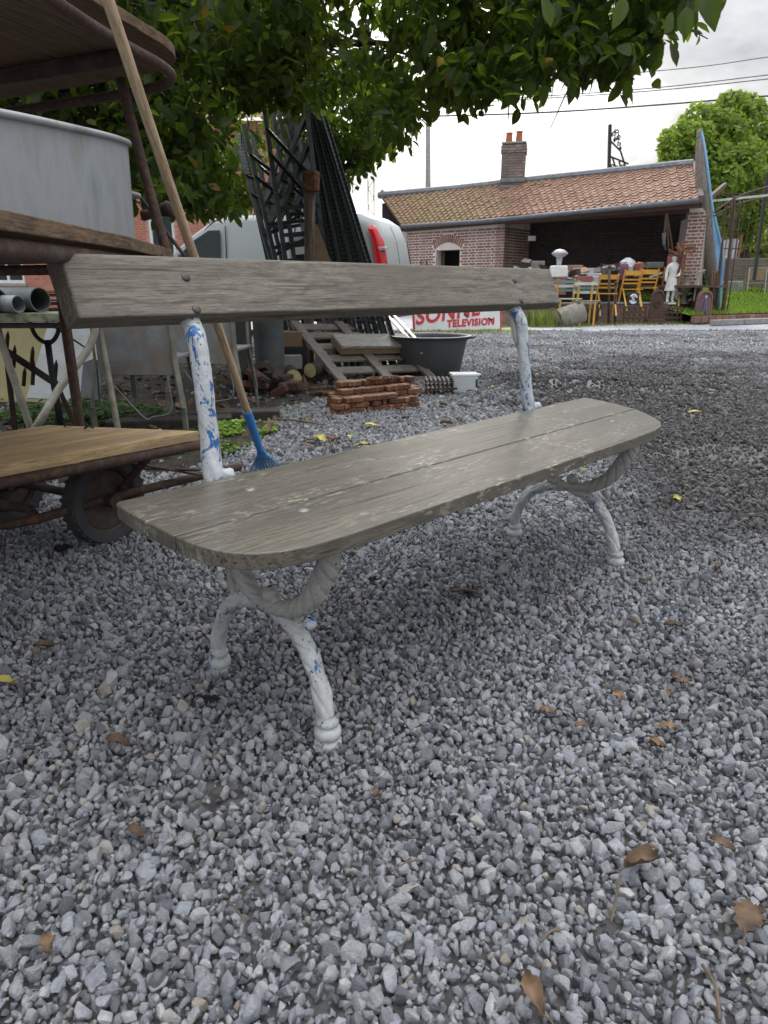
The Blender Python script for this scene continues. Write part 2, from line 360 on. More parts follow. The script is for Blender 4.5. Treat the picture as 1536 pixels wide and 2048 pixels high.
m_text = M_basic('red_lettering', (0.55, 0.02, 0.03), (0.48, 0.02, 0.03), 5, 0.5, 0, 0)
m_signw = M_basic('white_enamel', (0.70, 0.72, 0.72), (0.60, 0.62, 0.62), 4, 0.4, 0, 0)
def M_glass(name, col, rough=0.1, alpha=1):
    m, t, bs, out = new_mat(name); bs.inputs['Base Color'].default_value = (*col, 1); bs.inputs['Roughness'].default_value = rough; return m
m_glass = M_glass('dark_window_glass', (0.02, 0.028, 0.03), 0.08)
m_tail = M_glass('red_lamp_lens', (0.50, 0.012, 0.02), 0.15)
def M_translucent_plastic():
    m, t, bs, out = new_mat('milky_plastic'); bs.inputs['Base Color'].default_value = (0.78, 0.83, 0.85, 1); bs.inputs['Roughness'].default_value = 0.3
    tr = t.nodes.new('ShaderNodeBsdfTranslucent'); tr.inputs[0].default_value = (0.8, 0.86, 0.9, 1)
    mx_ = t.nodes.new('ShaderNodeMixShader'); mx_.inputs[0].default_value = 0.45
    t.links.new(bs.outputs[0], mx_.inputs[1]); t.links.new(tr.outputs[0], mx_.inputs[2]); t.links.new(mx_.outputs[0], out.inputs[0]); return m
m_milky = M_translucent_plastic()
def M_brick(name, cols, rough=0.85):
    m, t, bs, out = new_mat(name); rnd = island_random(t)
    col = ramp(t, rnd, [(i/(len(cols)-1), c) for i, c in enumerate(cols)])
    nz = ramp(t, noise(t, world_vec(t), 30, 4, 0.6), [(0.3, (0.72,)*3), (0.7, (1.1,)*3)])
    col = mixc(t, 1.0, col, nz, 'MULTIPLY'); t.links.new(col, bs.inputs['Base Color']); bs.inputs['Roughness'].default_value = rough
    return m
m_brick_dark = M_brick('purple_brown_bricks', [(0.17, 0.09, 0.07), (0.24, 0.12, 0.09), (0.30, 0.155, 0.11), (0.20, 0.115, 0.095), (0.34, 0.20, 0.145)])
m_brick_chim = M_brick('sooty_chimney_bricks', [(0.22, 0.17, 0.155), (0.29, 0.22, 0.20), (0.18, 0.14, 0.13), (0.33, 0.27, 0.245)])
m_brick_red = M_brick('red_house_bricks', [(0.40, 0.13, 0.08), (0.46, 0.16, 0.10), (0.36, 0.12, 0.08), (0.50, 0.20, 0.13)])
m_brick_wall = M_brick('brown_garden_bricks', [(0.13, 0.10, 0.08), (0.18, 0.13, 0.10), (0.10, 0.08, 0.07), (0.20, 0.15, 0.12)])
m_rub = M_brick('rubble_brick', [(0.06, 0.035, 0.03), (0.13, 0.055, 0.045), (0.09, 0.045, 0.035), (0.045, 0.035, 0.03)])
m_mortar = M_basic('pale_mortar', (0.68, 0.60, 0.54), (0.58, 0.51, 0.46), 8, 0.95, 0, 0.2)
m_mortar_r = M_basic('pinkish_mortar', (0.42, 0.27, 0.21), (0.36, 0.23, 0.18), 8, 0.95)
m_mortar_g = M_basic('grey_mortar', (0.22, 0.20, 0.17), (0.16, 0.15, 0.13), 8, 0.95)
m_bay_shade = M_basic('shade_darkened_plaster', (0.035, 0.032, 0.03), (0.025, 0.022, 0.02), 6, 0.95)  # shade of the deep bay put into the wall colour
m_brick_shade = M_brick('shade_darkened_bricks', [(0.03, 0.02, 0.018), (0.055, 0.035, 0.03), (0.04, 0.028, 0.026), (0.07, 0.045, 0.038)])  # brick tones taken near black, bay shade painted in
def M_tile():
    m, t, bs, out = new_mat('clay_roof_tiles'); rnd = island_random(t)
    base = ramp(t, rnd, [(0, (0.23, 0.135, 0.09)), (0.4, (0.28, 0.165, 0.11)), (0.75, (0.25, 0.145, 0.10)), (1, (0.32, 0.20, 0.145))])
    p = world_vec(t); n1 = noise(t, p, 0.9, 4, 0.6)
    sx = t.nodes.new('ShaderNodeSeparateXYZ'); t.links.new(p, sx.inputs[0])
    mr = t.nodes.new('ShaderNodeMapRange'); t.links.new(sx.outputs[0], mr.inputs[0]); mr.inputs[1].default_value = 5.6; mr.inputs[2].default_value = 1.4; mr.inputs[3].default_value = -0.12; mr.inputs[4].default_value = 0.12
    a = t.nodes.new('ShaderNodeMath'); a.operation = 'ADD'; t.links.new(n1, a.inputs[0]); t.links.new(mr.outputs[0], a.inputs[1])
    mask = ramp(t, a.outputs[0], [(0.46, (0, 0, 0)), (0.62, (0.8,)*3)])
    moss = ramp(t, noise(t, p, 9, 4), [(0.35, (0.15, 0.12, 0.05)), (0.65, (0.27, 0.19, 0.10))])
    col = mixc(t, mask, base, moss); t.links.new(col, bs.inputs['Base Color']); bs.inputs['Roughness'].default_value = 0.85
    bump(t, bs, noise(t, p, 40, 4), 0.3, 0.01); return m
m_tile = M_tile()
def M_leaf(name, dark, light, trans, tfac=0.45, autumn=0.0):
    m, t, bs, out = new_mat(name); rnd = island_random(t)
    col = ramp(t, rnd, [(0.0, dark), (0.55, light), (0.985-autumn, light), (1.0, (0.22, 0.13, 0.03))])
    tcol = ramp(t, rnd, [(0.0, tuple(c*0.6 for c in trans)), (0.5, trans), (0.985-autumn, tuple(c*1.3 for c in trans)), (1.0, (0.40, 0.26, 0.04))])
    vn = ramp(t, noise(t, world_vec(t), 60, 3), [(0.3, (0.75,)*3), (0.7, (1.1,)*3)])
    col = mixc(t, 1.0, col, vn, 'MULTIPLY')
    t.links.new(col, bs.inputs['Base Color']); bs.inputs['Roughness'].default_value = 0.5; bs.inputs['Specular IOR Level'].default_value = 0.3
    tr = t.nodes.new('ShaderNodeBsdfTranslucent'); t.links.new(tcol, tr.inputs[0])
    mx_ = t.nodes.new('ShaderNodeMixShader'); mx_.inputs[0].default_value = tfac
    t.links.new(bs.outputs[0], mx_.inputs[1]); t.links.new(tr.outputs[0], mx_.inputs[2]); t.links.new(mx_.outputs[0], out.inputs[0]); return m
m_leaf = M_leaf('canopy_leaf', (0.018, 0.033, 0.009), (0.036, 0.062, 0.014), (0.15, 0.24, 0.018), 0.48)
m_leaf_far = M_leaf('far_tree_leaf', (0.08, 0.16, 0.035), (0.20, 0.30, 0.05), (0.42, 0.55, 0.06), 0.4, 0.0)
m_hedge = M_leaf('hedge_leaf', (0.14, 0.19, 0.03), (0.24, 0.28, 0.04), (0.4, 0.5, 0.06), 0.4, 0.0)
m_ivy = M_leaf('ivy_leaf', (0.02, 0.06, 0.02), (0.05, 0.12, 0.035), (0.12, 0.25, 0.04), 0.3, 0.0)
m_grass = M_leaf('grass_blade', (0.10, 0.17, 0.03), (0.20, 0.29, 0.045), (0.26, 0.38, 0.045), 0.35, 0.0)
m_grass_dull = M_leaf('dull_grass_blade', (0.12, 0.17, 0.04), (0.22, 0.26, 0.07), (0.25, 0.32, 0.06), 0.3, 0.0)
m_weed = M_leaf('weed_leaf', (0.05, 0.12, 0.02), (0.12, 0.22, 0.03), (0.2, 0.36, 0.04), 0.3, 0.0)
m_weed2 = M_leaf('bright_weed_leaf', (0.10, 0.22, 0.02), (0.20, 0.34, 0.04), (0.3, 0.5, 0.05), 0.35, 0.0)
m_black2 = M_basic('black_humus', (0.012, 0.011, 0.01), (0.02, 0.018, 0.015), 30, 0.95)
m_dryleaf = M_basic('dry_brown_leaf', (0.20, 0.125, 0.07), (0.085, 0.055, 0.035), 30, 0.8, 0, 0.4, bd=0.002, rand=0.3)
m_yelleaf = M_basic('yellow_leaf', (0.50, 0.42, 0.10), (0.36, 0.32, 0.08), 30, 0.7, 0, 0.3, bd=0.002)
m_twig = M_basic('twig', (0.16, 0.12, 0.08), (0.10, 0.075, 0.05), 30, 0.9)
def M_gravel_stone():
    m, t, bs, out = new_mat('crushed_limestone')
    oi = t.nodes.new('ShaderNodeObjectInfo')
    col = ramp(t, oi.outputs['Random'], [(0.0, (0.13, 0.137, 0.15)), (0.25, (0.26, 0.268, 0.288)), (0.55, (0.385, 0.392, 0.402)), (0.82, (0.32, 0.34, 0.372)), (0.95, (0.48, 0.48, 0.475)), (0.99, (0.33, 0.29, 0.235)), (1.0, (0.55, 0.55, 0.54))])
    n1 = ramp(t, noise(t, mapping(t, (1, 1, 1)), 2.2, 6, 0.65), [(0.25, (0.75,)*3), (0.75, (1.25,)*3)])
    col = mixc(t, 1.0, col, n1, 'MULTIPLY')
    # soil and damp where the yard is worn, a lighter dusty strip near the far edge
    p = oi.outputs['Location']; sx = t.nodes.new('ShaderNodeSeparateXYZ'); t.links.new(p, sx.inputs[0])
    n2 = noise(t, p, 0.9, 5, 0.6)
    mr = t.nodes.new('ShaderNodeMapRange'); t.links.new(sx.outputs[0], mr.inputs[0]); mr.inputs[1].default_value = 0.2; mr.inputs[2].default_value = 1.5; mr.inputs[3].default_value = -0.15; mr.inputs[4].default_value = 0.25
    a = t.nodes.new('ShaderNodeMath'); a.operation = 'ADD'; t.links.new(n2, a.inputs[0]); t.links.new(mr.outputs[0], a.inputs[1])
    yf = t.nodes.new('ShaderNodeMapRange'); t.links.new(sx.outputs[1], yf.inputs[0]); yf.inputs[1].default_value = 5.5; yf.inputs[2].default_value = 9.0; yf.inputs[3].default_value = 0.0; yf.inputs[4].default_value = -0.22
    a2 = t.nodes.new('ShaderNodeMath'); a2.operation = 'ADD'; t.links.new(a.outputs[0], a2.inputs[0]); t.links.new(yf.outputs[0], a2.inputs[1])
    mask = ramp(t, a2.outputs[0], [(0.47, (0, 0, 0)), (0.68, (0.78,)*3)])
    col = mixc(t, mask, col, (0.06, 0.056, 0.05))
    t.links.new(col, bs.inputs['Base Color']); bs.inputs['Roughness'].default_value = 0.75
    bump(t, bs, noise(t, mapping(t), 4, 6, 0.7), 0.5, 0.25)
    return m
m_gstone = M_gravel_stone()
def M_ground():
    m, t, bs, out = new_mat('gravel_ground'); p = world_vec(t)
    vo = t.nodes.new('ShaderNodeTexVoronoi'); vo.inputs['Scale'].default_value = 48; t.links.new(p, vo.inputs['Vector'])
    sv_ = t.nodes.new('ShaderNodeSeparateColor'); t.links.new(vo.outputs['Color'], sv_.inputs[0])
    st = ramp(t, sv_.outputs[0], [(0.0, (0.24, 0.25, 0.28)), (0.5, (0.40, 0.41, 0.44)), (0.85, (0.50, 0.51, 0.53)), (1.0, (0.55, 0.55, 0.55))])
    ed = ramp(t, vo.outputs['Distance'], [(0.3, (1, 1, 1)), (0.8, (0.45,)*3)])
    st = mixc(t, 1.0, st, ed, 'MULTIPLY')
    dirt = ramp(t, noise(t, p, 20, 5), [(0.3, (0.03, 0.028, 0.025)), (0.7, (0.07, 0.065, 0.055))])
    sx = t.nodes.new('ShaderNodeSeparateXYZ'); t.links.new(p, sx.inputs[0])
    near = ramp(t, sx.outputs[1], [(0, (1, 1, 1)), (1, (1, 1, 1))])
    mr = t.nodes.new('ShaderNodeMapRange'); t.links.new(sx.outputs[1], mr.inputs[0]); mr.inputs[1].default_value = 8.5; mr.inputs[2].default_value = 9.8; mr.inputs[3].default_value = 1; mr.inputs[4].default_value = 0
    n2 = noise(t, p, 0.5, 5, 0.6)
    m2 = ramp(t, n2, [(0.5, (0, 0, 0)), (0.8, (0.3,)*3)])
    far = mixc(t, m2, st, dirt)
    col = mixc(t, mr.outputs[0], far, mixc(t, 0.15, dirt, st))
    t.links.new(col, bs.inputs['Base Color']); bs.inputs['Roughness'].default_value = 0.85
    bump(t, bs, ed, 0.8, 0.012); return m
m_ground = M_ground()

# ------------------------------------------------------------------ ground, soil, lawn, kerb
def sheet(name, poly, z, mat):
    mb = MB(); mb.add([(x, y, z) for x, y in poly], [tuple(range(len(poly)))]); return structure(mb.build(name, mat, fixn=False))
sheet('ground', [(-300, -60), (300, -60), (300, 500), (-300, 500)], -0.006, m_ground)
SOIL = [(-9, 3.0), (-1.1, 2.75), (-0.75, 3.3), (-0.62, 3.9), (-0.78, 4.6), (-0.35, 5.1), (-0.1, 5.9), (0.1, 7.2), (-0.3, 9.5), (-9, 10.5)]
mb = MB()   # lumpy soil sheet
def in_poly(x, y, poly):
    c = False; j = len(poly)-1
    for i in range(len(poly)):
        xi, yi = poly[i]; xj, yj = poly[j]
        if (yi > y) != (yj > y) and x < (xj-xi)*(y-yi)/(yj-yi)+xi: c = not c
        j = i
    return c
from mathutils import noise as mn
nx, ny = 90, 75
for j in range(ny+1):
    for i in range(nx+1):
        x = -8+8.6*i/nx; y = 2.6+7.4*j/ny
        inside = in_poly(x, y, SOIL)
        h = 0.012*mn.noise((x*6, y*6, 0))+0.02*mn.noise((x*1.5, y*1.5, 3))+0.012
        edge = mn.noise((x*4, y*4, 9))*0.0
        mb.v.append((x, y, h if inside else -0.03))
for j in range(ny):
    for i in range(nx):
        a = j*(nx+1)+i; mb.f.append((a, a+1, a+nx+2, a+nx+1))
structure(mb.build('soil', m_soil, smooth=True, fixn=False))

# ------------------------------------------------------------------ gravel: crushed stones, instanced on scattered points
def make_rock(seed):
    rr = random.Random(seed); bm = bmesh.new()
    ax = (1.0, rr.uniform(0.65, 0.95), rr.uniform(0.45, 0.75))
    for _ in range(rr.randint(13, 20)):
        v = Vector((rr.gauss(0, 1), rr.gauss(0, 1), rr.gauss(0, 1))).normalized()*rr.uniform(0.88, 1.06)
        bm.verts.new((v.x*ax[0], v.y*ax[1], v.z*ax[2]))
    bmesh.ops.convex_hull(bm, input=bm.verts)
    bmesh.ops.delete(bm, geom=[v for v in bm.verts if not v.link_faces], context='VERTS')
    bmesh.ops.dissolve_limit(bm, angle_limit=R(16), verts=bm.verts, edges=bm.edges)
    bmesh.ops.bevel(bm, geom=list(bm.edges), offset=0.075, segments=1, affect='EDGES', profile=0.6, clamp_overlap=True)
    bmesh.ops.triangulate(bm, faces=bm.faces)
    me = bpy.data.meshes.new('stone'); bm.to_mesh(me); bm.free(); me.materials.append(m_gstone)
    me.polygons.foreach_set('use_smooth', [True]*len(me.polygons)); me.set_sharp_from_angle(angle=R(28))
    return me
rock_col = bpy.data.collections.new('stones')
for k in range(18):
    o = bpy.data.objects.new('stone', make_rock(100+k)); rock_col.objects.link(o)
def scatter(y0, y1, sp, size, zj, margin=0.9, keep=1.0, z0=0.0, sizej=0.33):
    """jittered grid of stones over the wedge of yard that can be seen, with room to the sides"""
    xm = 0.62*y1+margin
    gx = np.arange(-xm, xm, sp); gy = np.arange(y0, y1, sp)
    X, Y = np.meshgrid(gx, gy); X = X.ravel(); Y = Y.ravel()
    row = np.round((Y-y0)/sp).astype(int); X = X+(row % 2)*sp*0.5; X = X+RS.uniform(-.38, .38, X.size)*sp; Y = Y+RS.uniform(-.38, .38, Y.size)*sp
    k = (np.abs(X) < 0.60*np.maximum(Y, 0.3)+margin) & (RS.rand(X.size) < keep)
    X, Y = X[k], Y[k]
    s = size*np.exp(RS.normal(0, sizej, X.size)).clip(0.45, 2.1)
    Z = z0+RS.uniform(0, zj, X.size)
    return np.stack([X, Y, Z, s], 1)
layers = [scatter(0.25, 2.3, 0.0132, 0.0082, 0.004, z0=-0.004),
          scatter(0.25, 2.3, 0.0160, 0.0089, 0.007, z0=0.006, keep=0.93),
          scatter(0.25, 2.3, 0.042, 0.0110, 0.006, z0=0.011, keep=0.5), scatter(0.25, 2.3, 0.0120, 0.0040, 0.010, z0=0.004, keep=0.4),
          scatter(2.3, 4.6, 0.0165, 0.0102, 0.006, z0=0.0),
          scatter(2.3, 4.6, 0.024, 0.0115, 0.010, z0=0.008, keep=0.7),
          scatter(4.6, 9.8, 0.027, 0.0165, 0.008, z0=0.0, margin=0.6), scatter(9.8, 13.5, 0.045, 0.018, 0.006, z0=-0.004, margin=0.2)]
P = np.concatenate(layers)
# bare, trodden spots where the dirt shows
thin = np.array([mn.noise((x*1.1+5, y*1.1, 2.0))+0.5*mn.noise((x*3.7, y*3.7, 5.0)) for x, y in P[:, :2]])
lim = np.where(P[:, 0] > 0.25, 0.50-0.42*np.clip((P[:, 0]-0.25)/1.1, 0, 1)*(P[:, 1] < 7), 0.62)
keep = ~((thin > lim) & (RS.rand(len(P)) < 0.72))
insoil = np.array([in_poly(x+0.15*mn.noise((x*3, y*3, 1)), y+0.15*mn.noise((x*3, y*3, 4)), SOIL) for x, y in P[:, :2]])
keep &= ~(insoil & (RS.rand(len(P)) < 0.93))
P = P[keep]
me = bpy.data.meshes.new('gravel'); me.from_pydata(P[:, :3].tolist(), [], [])
at_ = me.attributes.new('rot', 'FLOAT_VECTOR', 'POINT'); at_.data.foreach_set('vector', (RS.uniform(0, 6.283, (len(P), 3))*np.array([0.35, 0.35, 1])).astype(np.float32).ravel())
sc = P[:, 3:4]*RS.uniform(0.85, 1.2, (len(P), 3))
at_ = me.attributes.new('scl', 'FLOAT_VECTOR', 'POINT'); at_.data.foreach_set('vector', sc.astype(np.float32).ravel())
at_ = me.attributes.new('idx', 'INT', 'POINT'); at_.data.foreach_set('value', RS.randint(0, 18, len(P)).astype(np.int32))
gravel = bpy.data.objects.new('gravel', me); COL.objects.link(gravel); stuff(gravel)
gravel['label'] = 'grey crushed stone gravel covering the yard'
ng = bpy.data.node_groups.new('scatter', 'GeometryNodeTree')
ng.interface.new_socket('Geometry', in_out='INPUT', socket_type='NodeSocketGeometry'); ng.interface.new_socket('Geometry', in_out='OUTPUT', socket_type='NodeSocketGeometry')
gi = ng.nodes.new('NodeGroupInput'); go = ng.nodes.new('NodeGroupOutput')
ip = ng.nodes.new('GeometryNodeInstanceOnPoints'); ci = ng.nodes.new('GeometryNodeCollectionInfo')
ci.inputs[0].default_value = rock_col; ci.inputs['Separate Children'].default_value = True; ci.inputs['Reset Children'].default_value = True
def attr(n, ty):
    a = ng.nodes.new('GeometryNodeInputNamedAttribute'); a.data_type = ty; a.inputs[0].default_value = n; return a.outputs[0]
ng.links.new(gi.outputs[0], ip.inputs['Points']); ng.links.new(ci.outputs[0], ip.inputs['Instance'])
ip.inputs['Pick Instance'].default_value = True
ng.links.new(attr('idx', 'INT'), ip.inputs['Instance Index'])
er = ng.nodes.new('FunctionNodeEulerToRotation'); ng.links.new(attr('rot', 'FLOAT_VECTOR'), er.inputs[0]); ng.links.new(er.outputs[0], ip.inputs['Rotation'])
ng.links.new(attr('scl', 'FLOAT_VECTOR'), ip.inputs['Scale']); ng.links.new(ip.outputs[0], go.inputs[0])
gm = gravel.modifiers.new('scatter', 'NODES'); gm.node_group = ng
print('stones', len(P))

# ================================================================== BENCH
BX, BY, BYAW = -0.1997, 1.1543, 0.8018      # local x: along the bench, local -y: towards the sitter's knees
bench = thing('garden_bench', 'old garden bench with grey oak planks on white and blue flaking cast iron legs', 'bench', (BX, BY, 0), BYAW)
LB = 1.1187
def bl(u, v, z): return (u, -v, z)
def seat_poly(pts): return [(u, -v) for u, v in pts]
ZT = 0.440; TH = 0.027
back_pl = [(-0.214, -0.150), (-0.219, -0.10), (-0.218, 0.0457), (1.352, 0.0457), (1.388, -0.05), (1.409, -0.146), (1.404, -0.155), (-0.206, -0.158)]
front_pl = [(-0.217, 0.0500), (-0.213, 0.095), (-0.205, 0.128), (-0.192, 0.158), (-0.168, 0.185), (-0.135, 0.204), (-0.095, 0.215), (-0.03, 0.2205),
            (0.5, 0.2235), (0.95, 0.2235), (1.10, 0.2195), (1.17, 0.207), (1.222, 0.182), (1.262, 0.150), (1.300, 0.110), (1.330, 0.072), (1.350, 0.0500)]
seat_rot = (R(-2.4), 0, 0)
def plank(poly, name):
    mb = MB(); mb.prism([(x, y) for x, y in seat_poly(poly)], -TH, 0)
    o = mb.build(name, m_seat, bench, bevel=0.0022, seg=2)
    o.location = (0, 0, ZT+0.001); o.rotation_euler = (R(2.0), 0, 0); return o
plank(back_pl, 'seat_plank'); o = plank(front_pl, 'seat_plank')
mb = MB(); mb.box((0.567, -0.0473, ZT-0.016), (1.55, 0.0030, 0.016)); mb.build('joint_dirt', m_seam, bench)
# backrest: one thick board, leaning back
vb_, zb_, vt_, zt_ = -0.2204, 0.7477, -0.2694, 0.8477
bd_up = Vector((0, -(vt_-vb_), zt_-zb_)); bw = bd_up.length+0.006; bd_up.normalize()
bd_n = Vector((0, -1, 0)); bd_n = (bd_n - bd_up*bd_n.dot(bd_up)).normalized()     # faces the sitter
mb = MB(); xl, xr = -0.203, 1.324; T = 0.047
o0 = Vector((0, -vb_, zb_))
prof = [(0, 0), (bw-0.006, 0), (bw, -0.006), (bw, -T), (0.0, -T)]
vs = []
for x, dlt in ((xl, -0.0), (xr, 0.0)):
    for s_, d_ in prof: vs.append(o0+Vector((x+((-0.008 if x < 0 else -0.006) if d_ < -0.02 else 0), 0, 0))+bd_up*s_+bd_n*d_)
n = len(prof); mb.add(vs, [tuple(range(n)), tuple(range(2*n-1, n-1, -1))]+[(i, (i+1) % n, n+(i+1) % n, n+i) for i in range(n)])
mb.build('backrest', m_back, bench, bevel=0.006, seg=3)
def bolt(p, nrm, r, mat, h=0.4):
    q = Vector((0, 0, 1)).rotation_difference(Vector(nrm)).to_matrix()
    pr = [(r*math.cos(a), r*h*math.sin(a)+0.0005) for a in [R(d) for d in (0, 18, 36, 54, 72, 88)]]
    mb = MB(); mb.lathe([(r, -0.004)]+pr, 14, p, M=q); mb.cap(len(mb.v)-14, 14)
    mb.build('bolt', mat, bench, smooth=True)
for u0 in (0.0, LB):
    s0 = 0 if u0 else 0
    bolt((u0, 0.0647, ZT+0.002), (0, 0, 1), 0.0105, m_bolts, 0.35); bolt((u0, -0.0874, ZT-0.003), (0, 0, 1), 0.0105, m_bolts, 0.35)
    ub = u0+(0.017 if u0 == 0 else -0.017)
    for v_, z_ in ((-0.2399, 0.8196), (-0.2173, 0.7604)):
        q = o0+bd_up*((Vector((0, -v_, z_))-o0).dot(bd_up)); bolt((ub, q.y-0.001*0, q.z), bd_n, 0.0088, m_bolt, 0.45)
# cast iron supports: each a frame of swept, ribbed limbs
def limb(name, pts, radii, mat, par, ribs=0, twist=0, amp=0.08, nseg=7, flat=(1, 1), wob=0.0):
    pp = smooth_path([bl(*p) for p in pts], nseg); m = len(pp); rr = lerp_list(radii, 0, m)
    def fn(i, t):
        s_ = i/(m-1)
        g1 = math.sin(ribs*math.pi*s_+twist*t); g2 = math.sin(ribs*1.7*math.pi*s_-(twist+1)*t+1.3)
        a = 1+0.5*amp-amp*1.5*math.exp(-(g1/0.30)**2)-amp*0.5*math.exp(-(g2/0.25)**2)
        return a*(1+wob*mn.noise((s_*9, math.cos(t)*1.3, math.sin(t)*1.3+len(name))))
    mb = MB(); mb.tube(pp, rr, 40, fn, flat, ref=(1, 0, 0)); return mb.build(name, mat, par, smooth=True)
def foot_mb(mb, x, v, r=0.0215):
    pr = [(r*0.9, -0.02), (r*1.10, -0.004), (r*1.20, 0.002), (r*1.20, 0.010), (r*0.98, 0.014), (r*0.96, 0.017), (r*1.12, 0.021), (r*1.17, 0.028), (r*1.10, 0.036), (r*0.84, 0.040), (r*0.82, 0.043), (r*0.96, 0.047), (r*0.96, 0.053), (r*0.80, 0.057), (r*0.74, 0.064)]
    mb.lathe(pr, 22, bl(x, v, 0))
for u0, du in ((0.0, -0.006), (LB, 0.006)):
    par = bench
    k = 1 if u0 == 0 else 0.995
    # arms cradle the seat
    def U(pts): return [(u0, v, z) for v, z in pts]
    limb('arm', U([(0.158, 0.408), (0.155, 0.385), (0.150, 0.360), (0.131, 0.325), (0.098, 0.275), (0.054, 0.243), (0.012, 0.228), (-0.03, 0.222), (-0.065, 0.226)]),
         [0.013, 0.018, 0.0205, 0.021, 0.020, 0.0185, 0.016, 0.014, 0.013], m_iron_w, par, ribs=12, twist=2, amp=0.115, nseg=18, flat=(0.95, 1.0))
    limb('arm', U([(-0.145, 0.400), (-0.137, 0.36), (-0.122, 0.29), (-0.098, 0.250), (-0.06, 0.226), (-0.03, 0.220)]),
         [0.012, 0.015, 0.018, 0.0175, 0.015, 0.012], m_iron_w, par, ribs=7, twist=3, amp=0.11, nseg=14)
    # small acanthus curl on the cross piece and ball at the knee
    mb = MB()
    for c, r_ in (((-0.020, 0.248), 0.0165), ((-0.004, 0.240), 0.010)):
        pr = [(r_*math.sin(a), -r_*math.cos(a)) for a in [R(d) for d in range(4, 180, 16)]]
        mb.lathe(pr, 16, bl(u0, *c))
    mb.build('leaf_curl', m_iron_w, par, smooth=True)
    mb = MB(); r_ = 0.0125; pr = [(r_*math.sin(a), -r_*math.cos(a)) for a in [R(d) for d in range(4, 180, 16)]]
    mb.lathe(pr, 16, bl(u0-0.0, 0.094, 0.227)); mb.build('knee_ball', m_iron_b if u0 == 0 else m_iron_w, par, smooth=True)
    # legs
    f0 = u0+du
    lw = m_iron_leg
    lf = limb('leg', [(u0, -0.01, 0.212), (u0, 0.03, 0.208), (u0, 0.062, 0.192), (u0, 0.085, 0.168), (u0+du*.3, 0.105, 0.14), (u0+du*.5, 0.125, 0.095), (u0+du*.8, 0.138, 0.045), (f0, 0.141, 0.022)],
         [0.010, 0.014, 0.0165, 0.0165, 0.0155, 0.0165, 0.0165, 0.0155], lw, par, ribs=6, twist=2, amp=0.11, nseg=16, wob=0.16)
    mb = MB(); foot_mb(mb, f0, 0.141); mb.build('foot', lw, lf, smooth=True)
    lr = limb('leg', [(u0, -0.03, 0.220), (u0, -0.09, 0.213), (u0, -0.143, 0.190), (u0, -0.182, 0.148), (u0+du*.5, -0.207, 0.098), (u0+du*.8, -0.214, 0.045), (f0, -0.212, 0.022)],
         [0.011, 0.015, 0.016, 0.016, 0.0155, 0.0155, 0.015], m_iron_leg, par, ribs=6, twist=2, amp=0.115, nseg=16, wob=0.2)
    mb = MB(); foot_mb(mb, f0, -0.212, 0.0215); mb.build('foot', m_iron_leg, lr, smooth=True)
    limb('spur', U([(-0.137, 0.33), (-0.150, 0.28), (-0.148, 0.225), (-0.14, 0.205)]), [0.008, 0.010, 0.009, 0.008], m_iron_w, par, nseg=5)
    # seat rail under the planks and the upright behind them
    mb = MB(); mb.bar(bl(u0, -0.170, 0.402), bl(u0, 0.168, 0.396), 0.03, 0.012); mb.build('seat_rail', m_iron_w, par, bevel=0.002)
    ub = u0+(0.017 if u0 == 0 else -0.017)
    u0_ = u0
    pts = [(u0+0.006, -0.150, 0.400), (u0, -0.176, 0.428), (u0, -0.186, 0.452), (u0+(ub-u0)*.3, -0.195, 0.50), (u0+(ub-u0)*.5, -0.204, 0.56), (u0+(ub-u0)*.6, -0.211, 0.615), (u0+(ub-u0)*.7, -0.217, 0.66), (u0+(ub-u0)*.8, -0.226, 0.70), (ub, -0.256, 0.742), (ub, -0.292, 0.80), (ub, -0.313, 0.84)]
    if u0 == 0:
        rr = [0.012, 0.020, 0.0200, 0.0185, 0.0180, 0.0180, 0.0185, 0.0185, 0.0185, 0.010, 0.007]
    else:
        rr = [0.012, 0.019, 0.0190, 0.0175, 0.0172, 0.0172, 0.0175, 0.0180, 0.0180, 0.010, 0.007]
    limb('upright', pts, rr, m_iron_b if u0 == 0 else m_iron_b2, par, ribs=4, twist=1, amp=0.035, nseg=14, wob=0.16)
    um = u0+(ub-u0)*.55
    mb = MB(); s_ = smooth_path([bl(u0+(ub-u0)*.42, -0.2005, 0.533), bl(um, -0.2045, 0.565), bl(um, -0.2105, 0.612), bl(u0+(ub-u0)*.7, -0.2165, 0.655)], 3); k_ = len(s_)
    mb.tube([s_[0]]+s_+[s_[-1]], [0.0190]+[0.0222-0.0017*i/k_ for i in range(k_)]+[0.0178], 36, fn=lambda i, a: 1+0.012*math.sin(2*a+i)); mb.build('sleeve', m_iron_b if u0 == 0 else m_iron_b2, par, smooth=True, angle=45)
    mb = MB(); r_ = 0.014; pr = [(r_*math.sin(a), -r_*math.cos(a)) for a in [R(d) for d in range(4, 180, 16)]]
    mb.lathe(pr, 14, bl(u0+0.022, -0.172, 0.447), sx=1.25, fn=lambda i, t: 1+0.12*math.sin(3*t+i)); mb.build('rosette', m_iron_b, par, smooth=True)
    if u0: 
        limb('leaf_scroll', [(ub-0.006, -0.262, 0.735), (ub-0.008, -0.243, 0.69), (ub-0.006, -0.232, 0.645), (u0, -0.225, 0.60), (u0, -0.232, 0.588)], [0.006, 0.009, 0.008, 0.006, 0.004], m_iron_w, par, nseg=6)

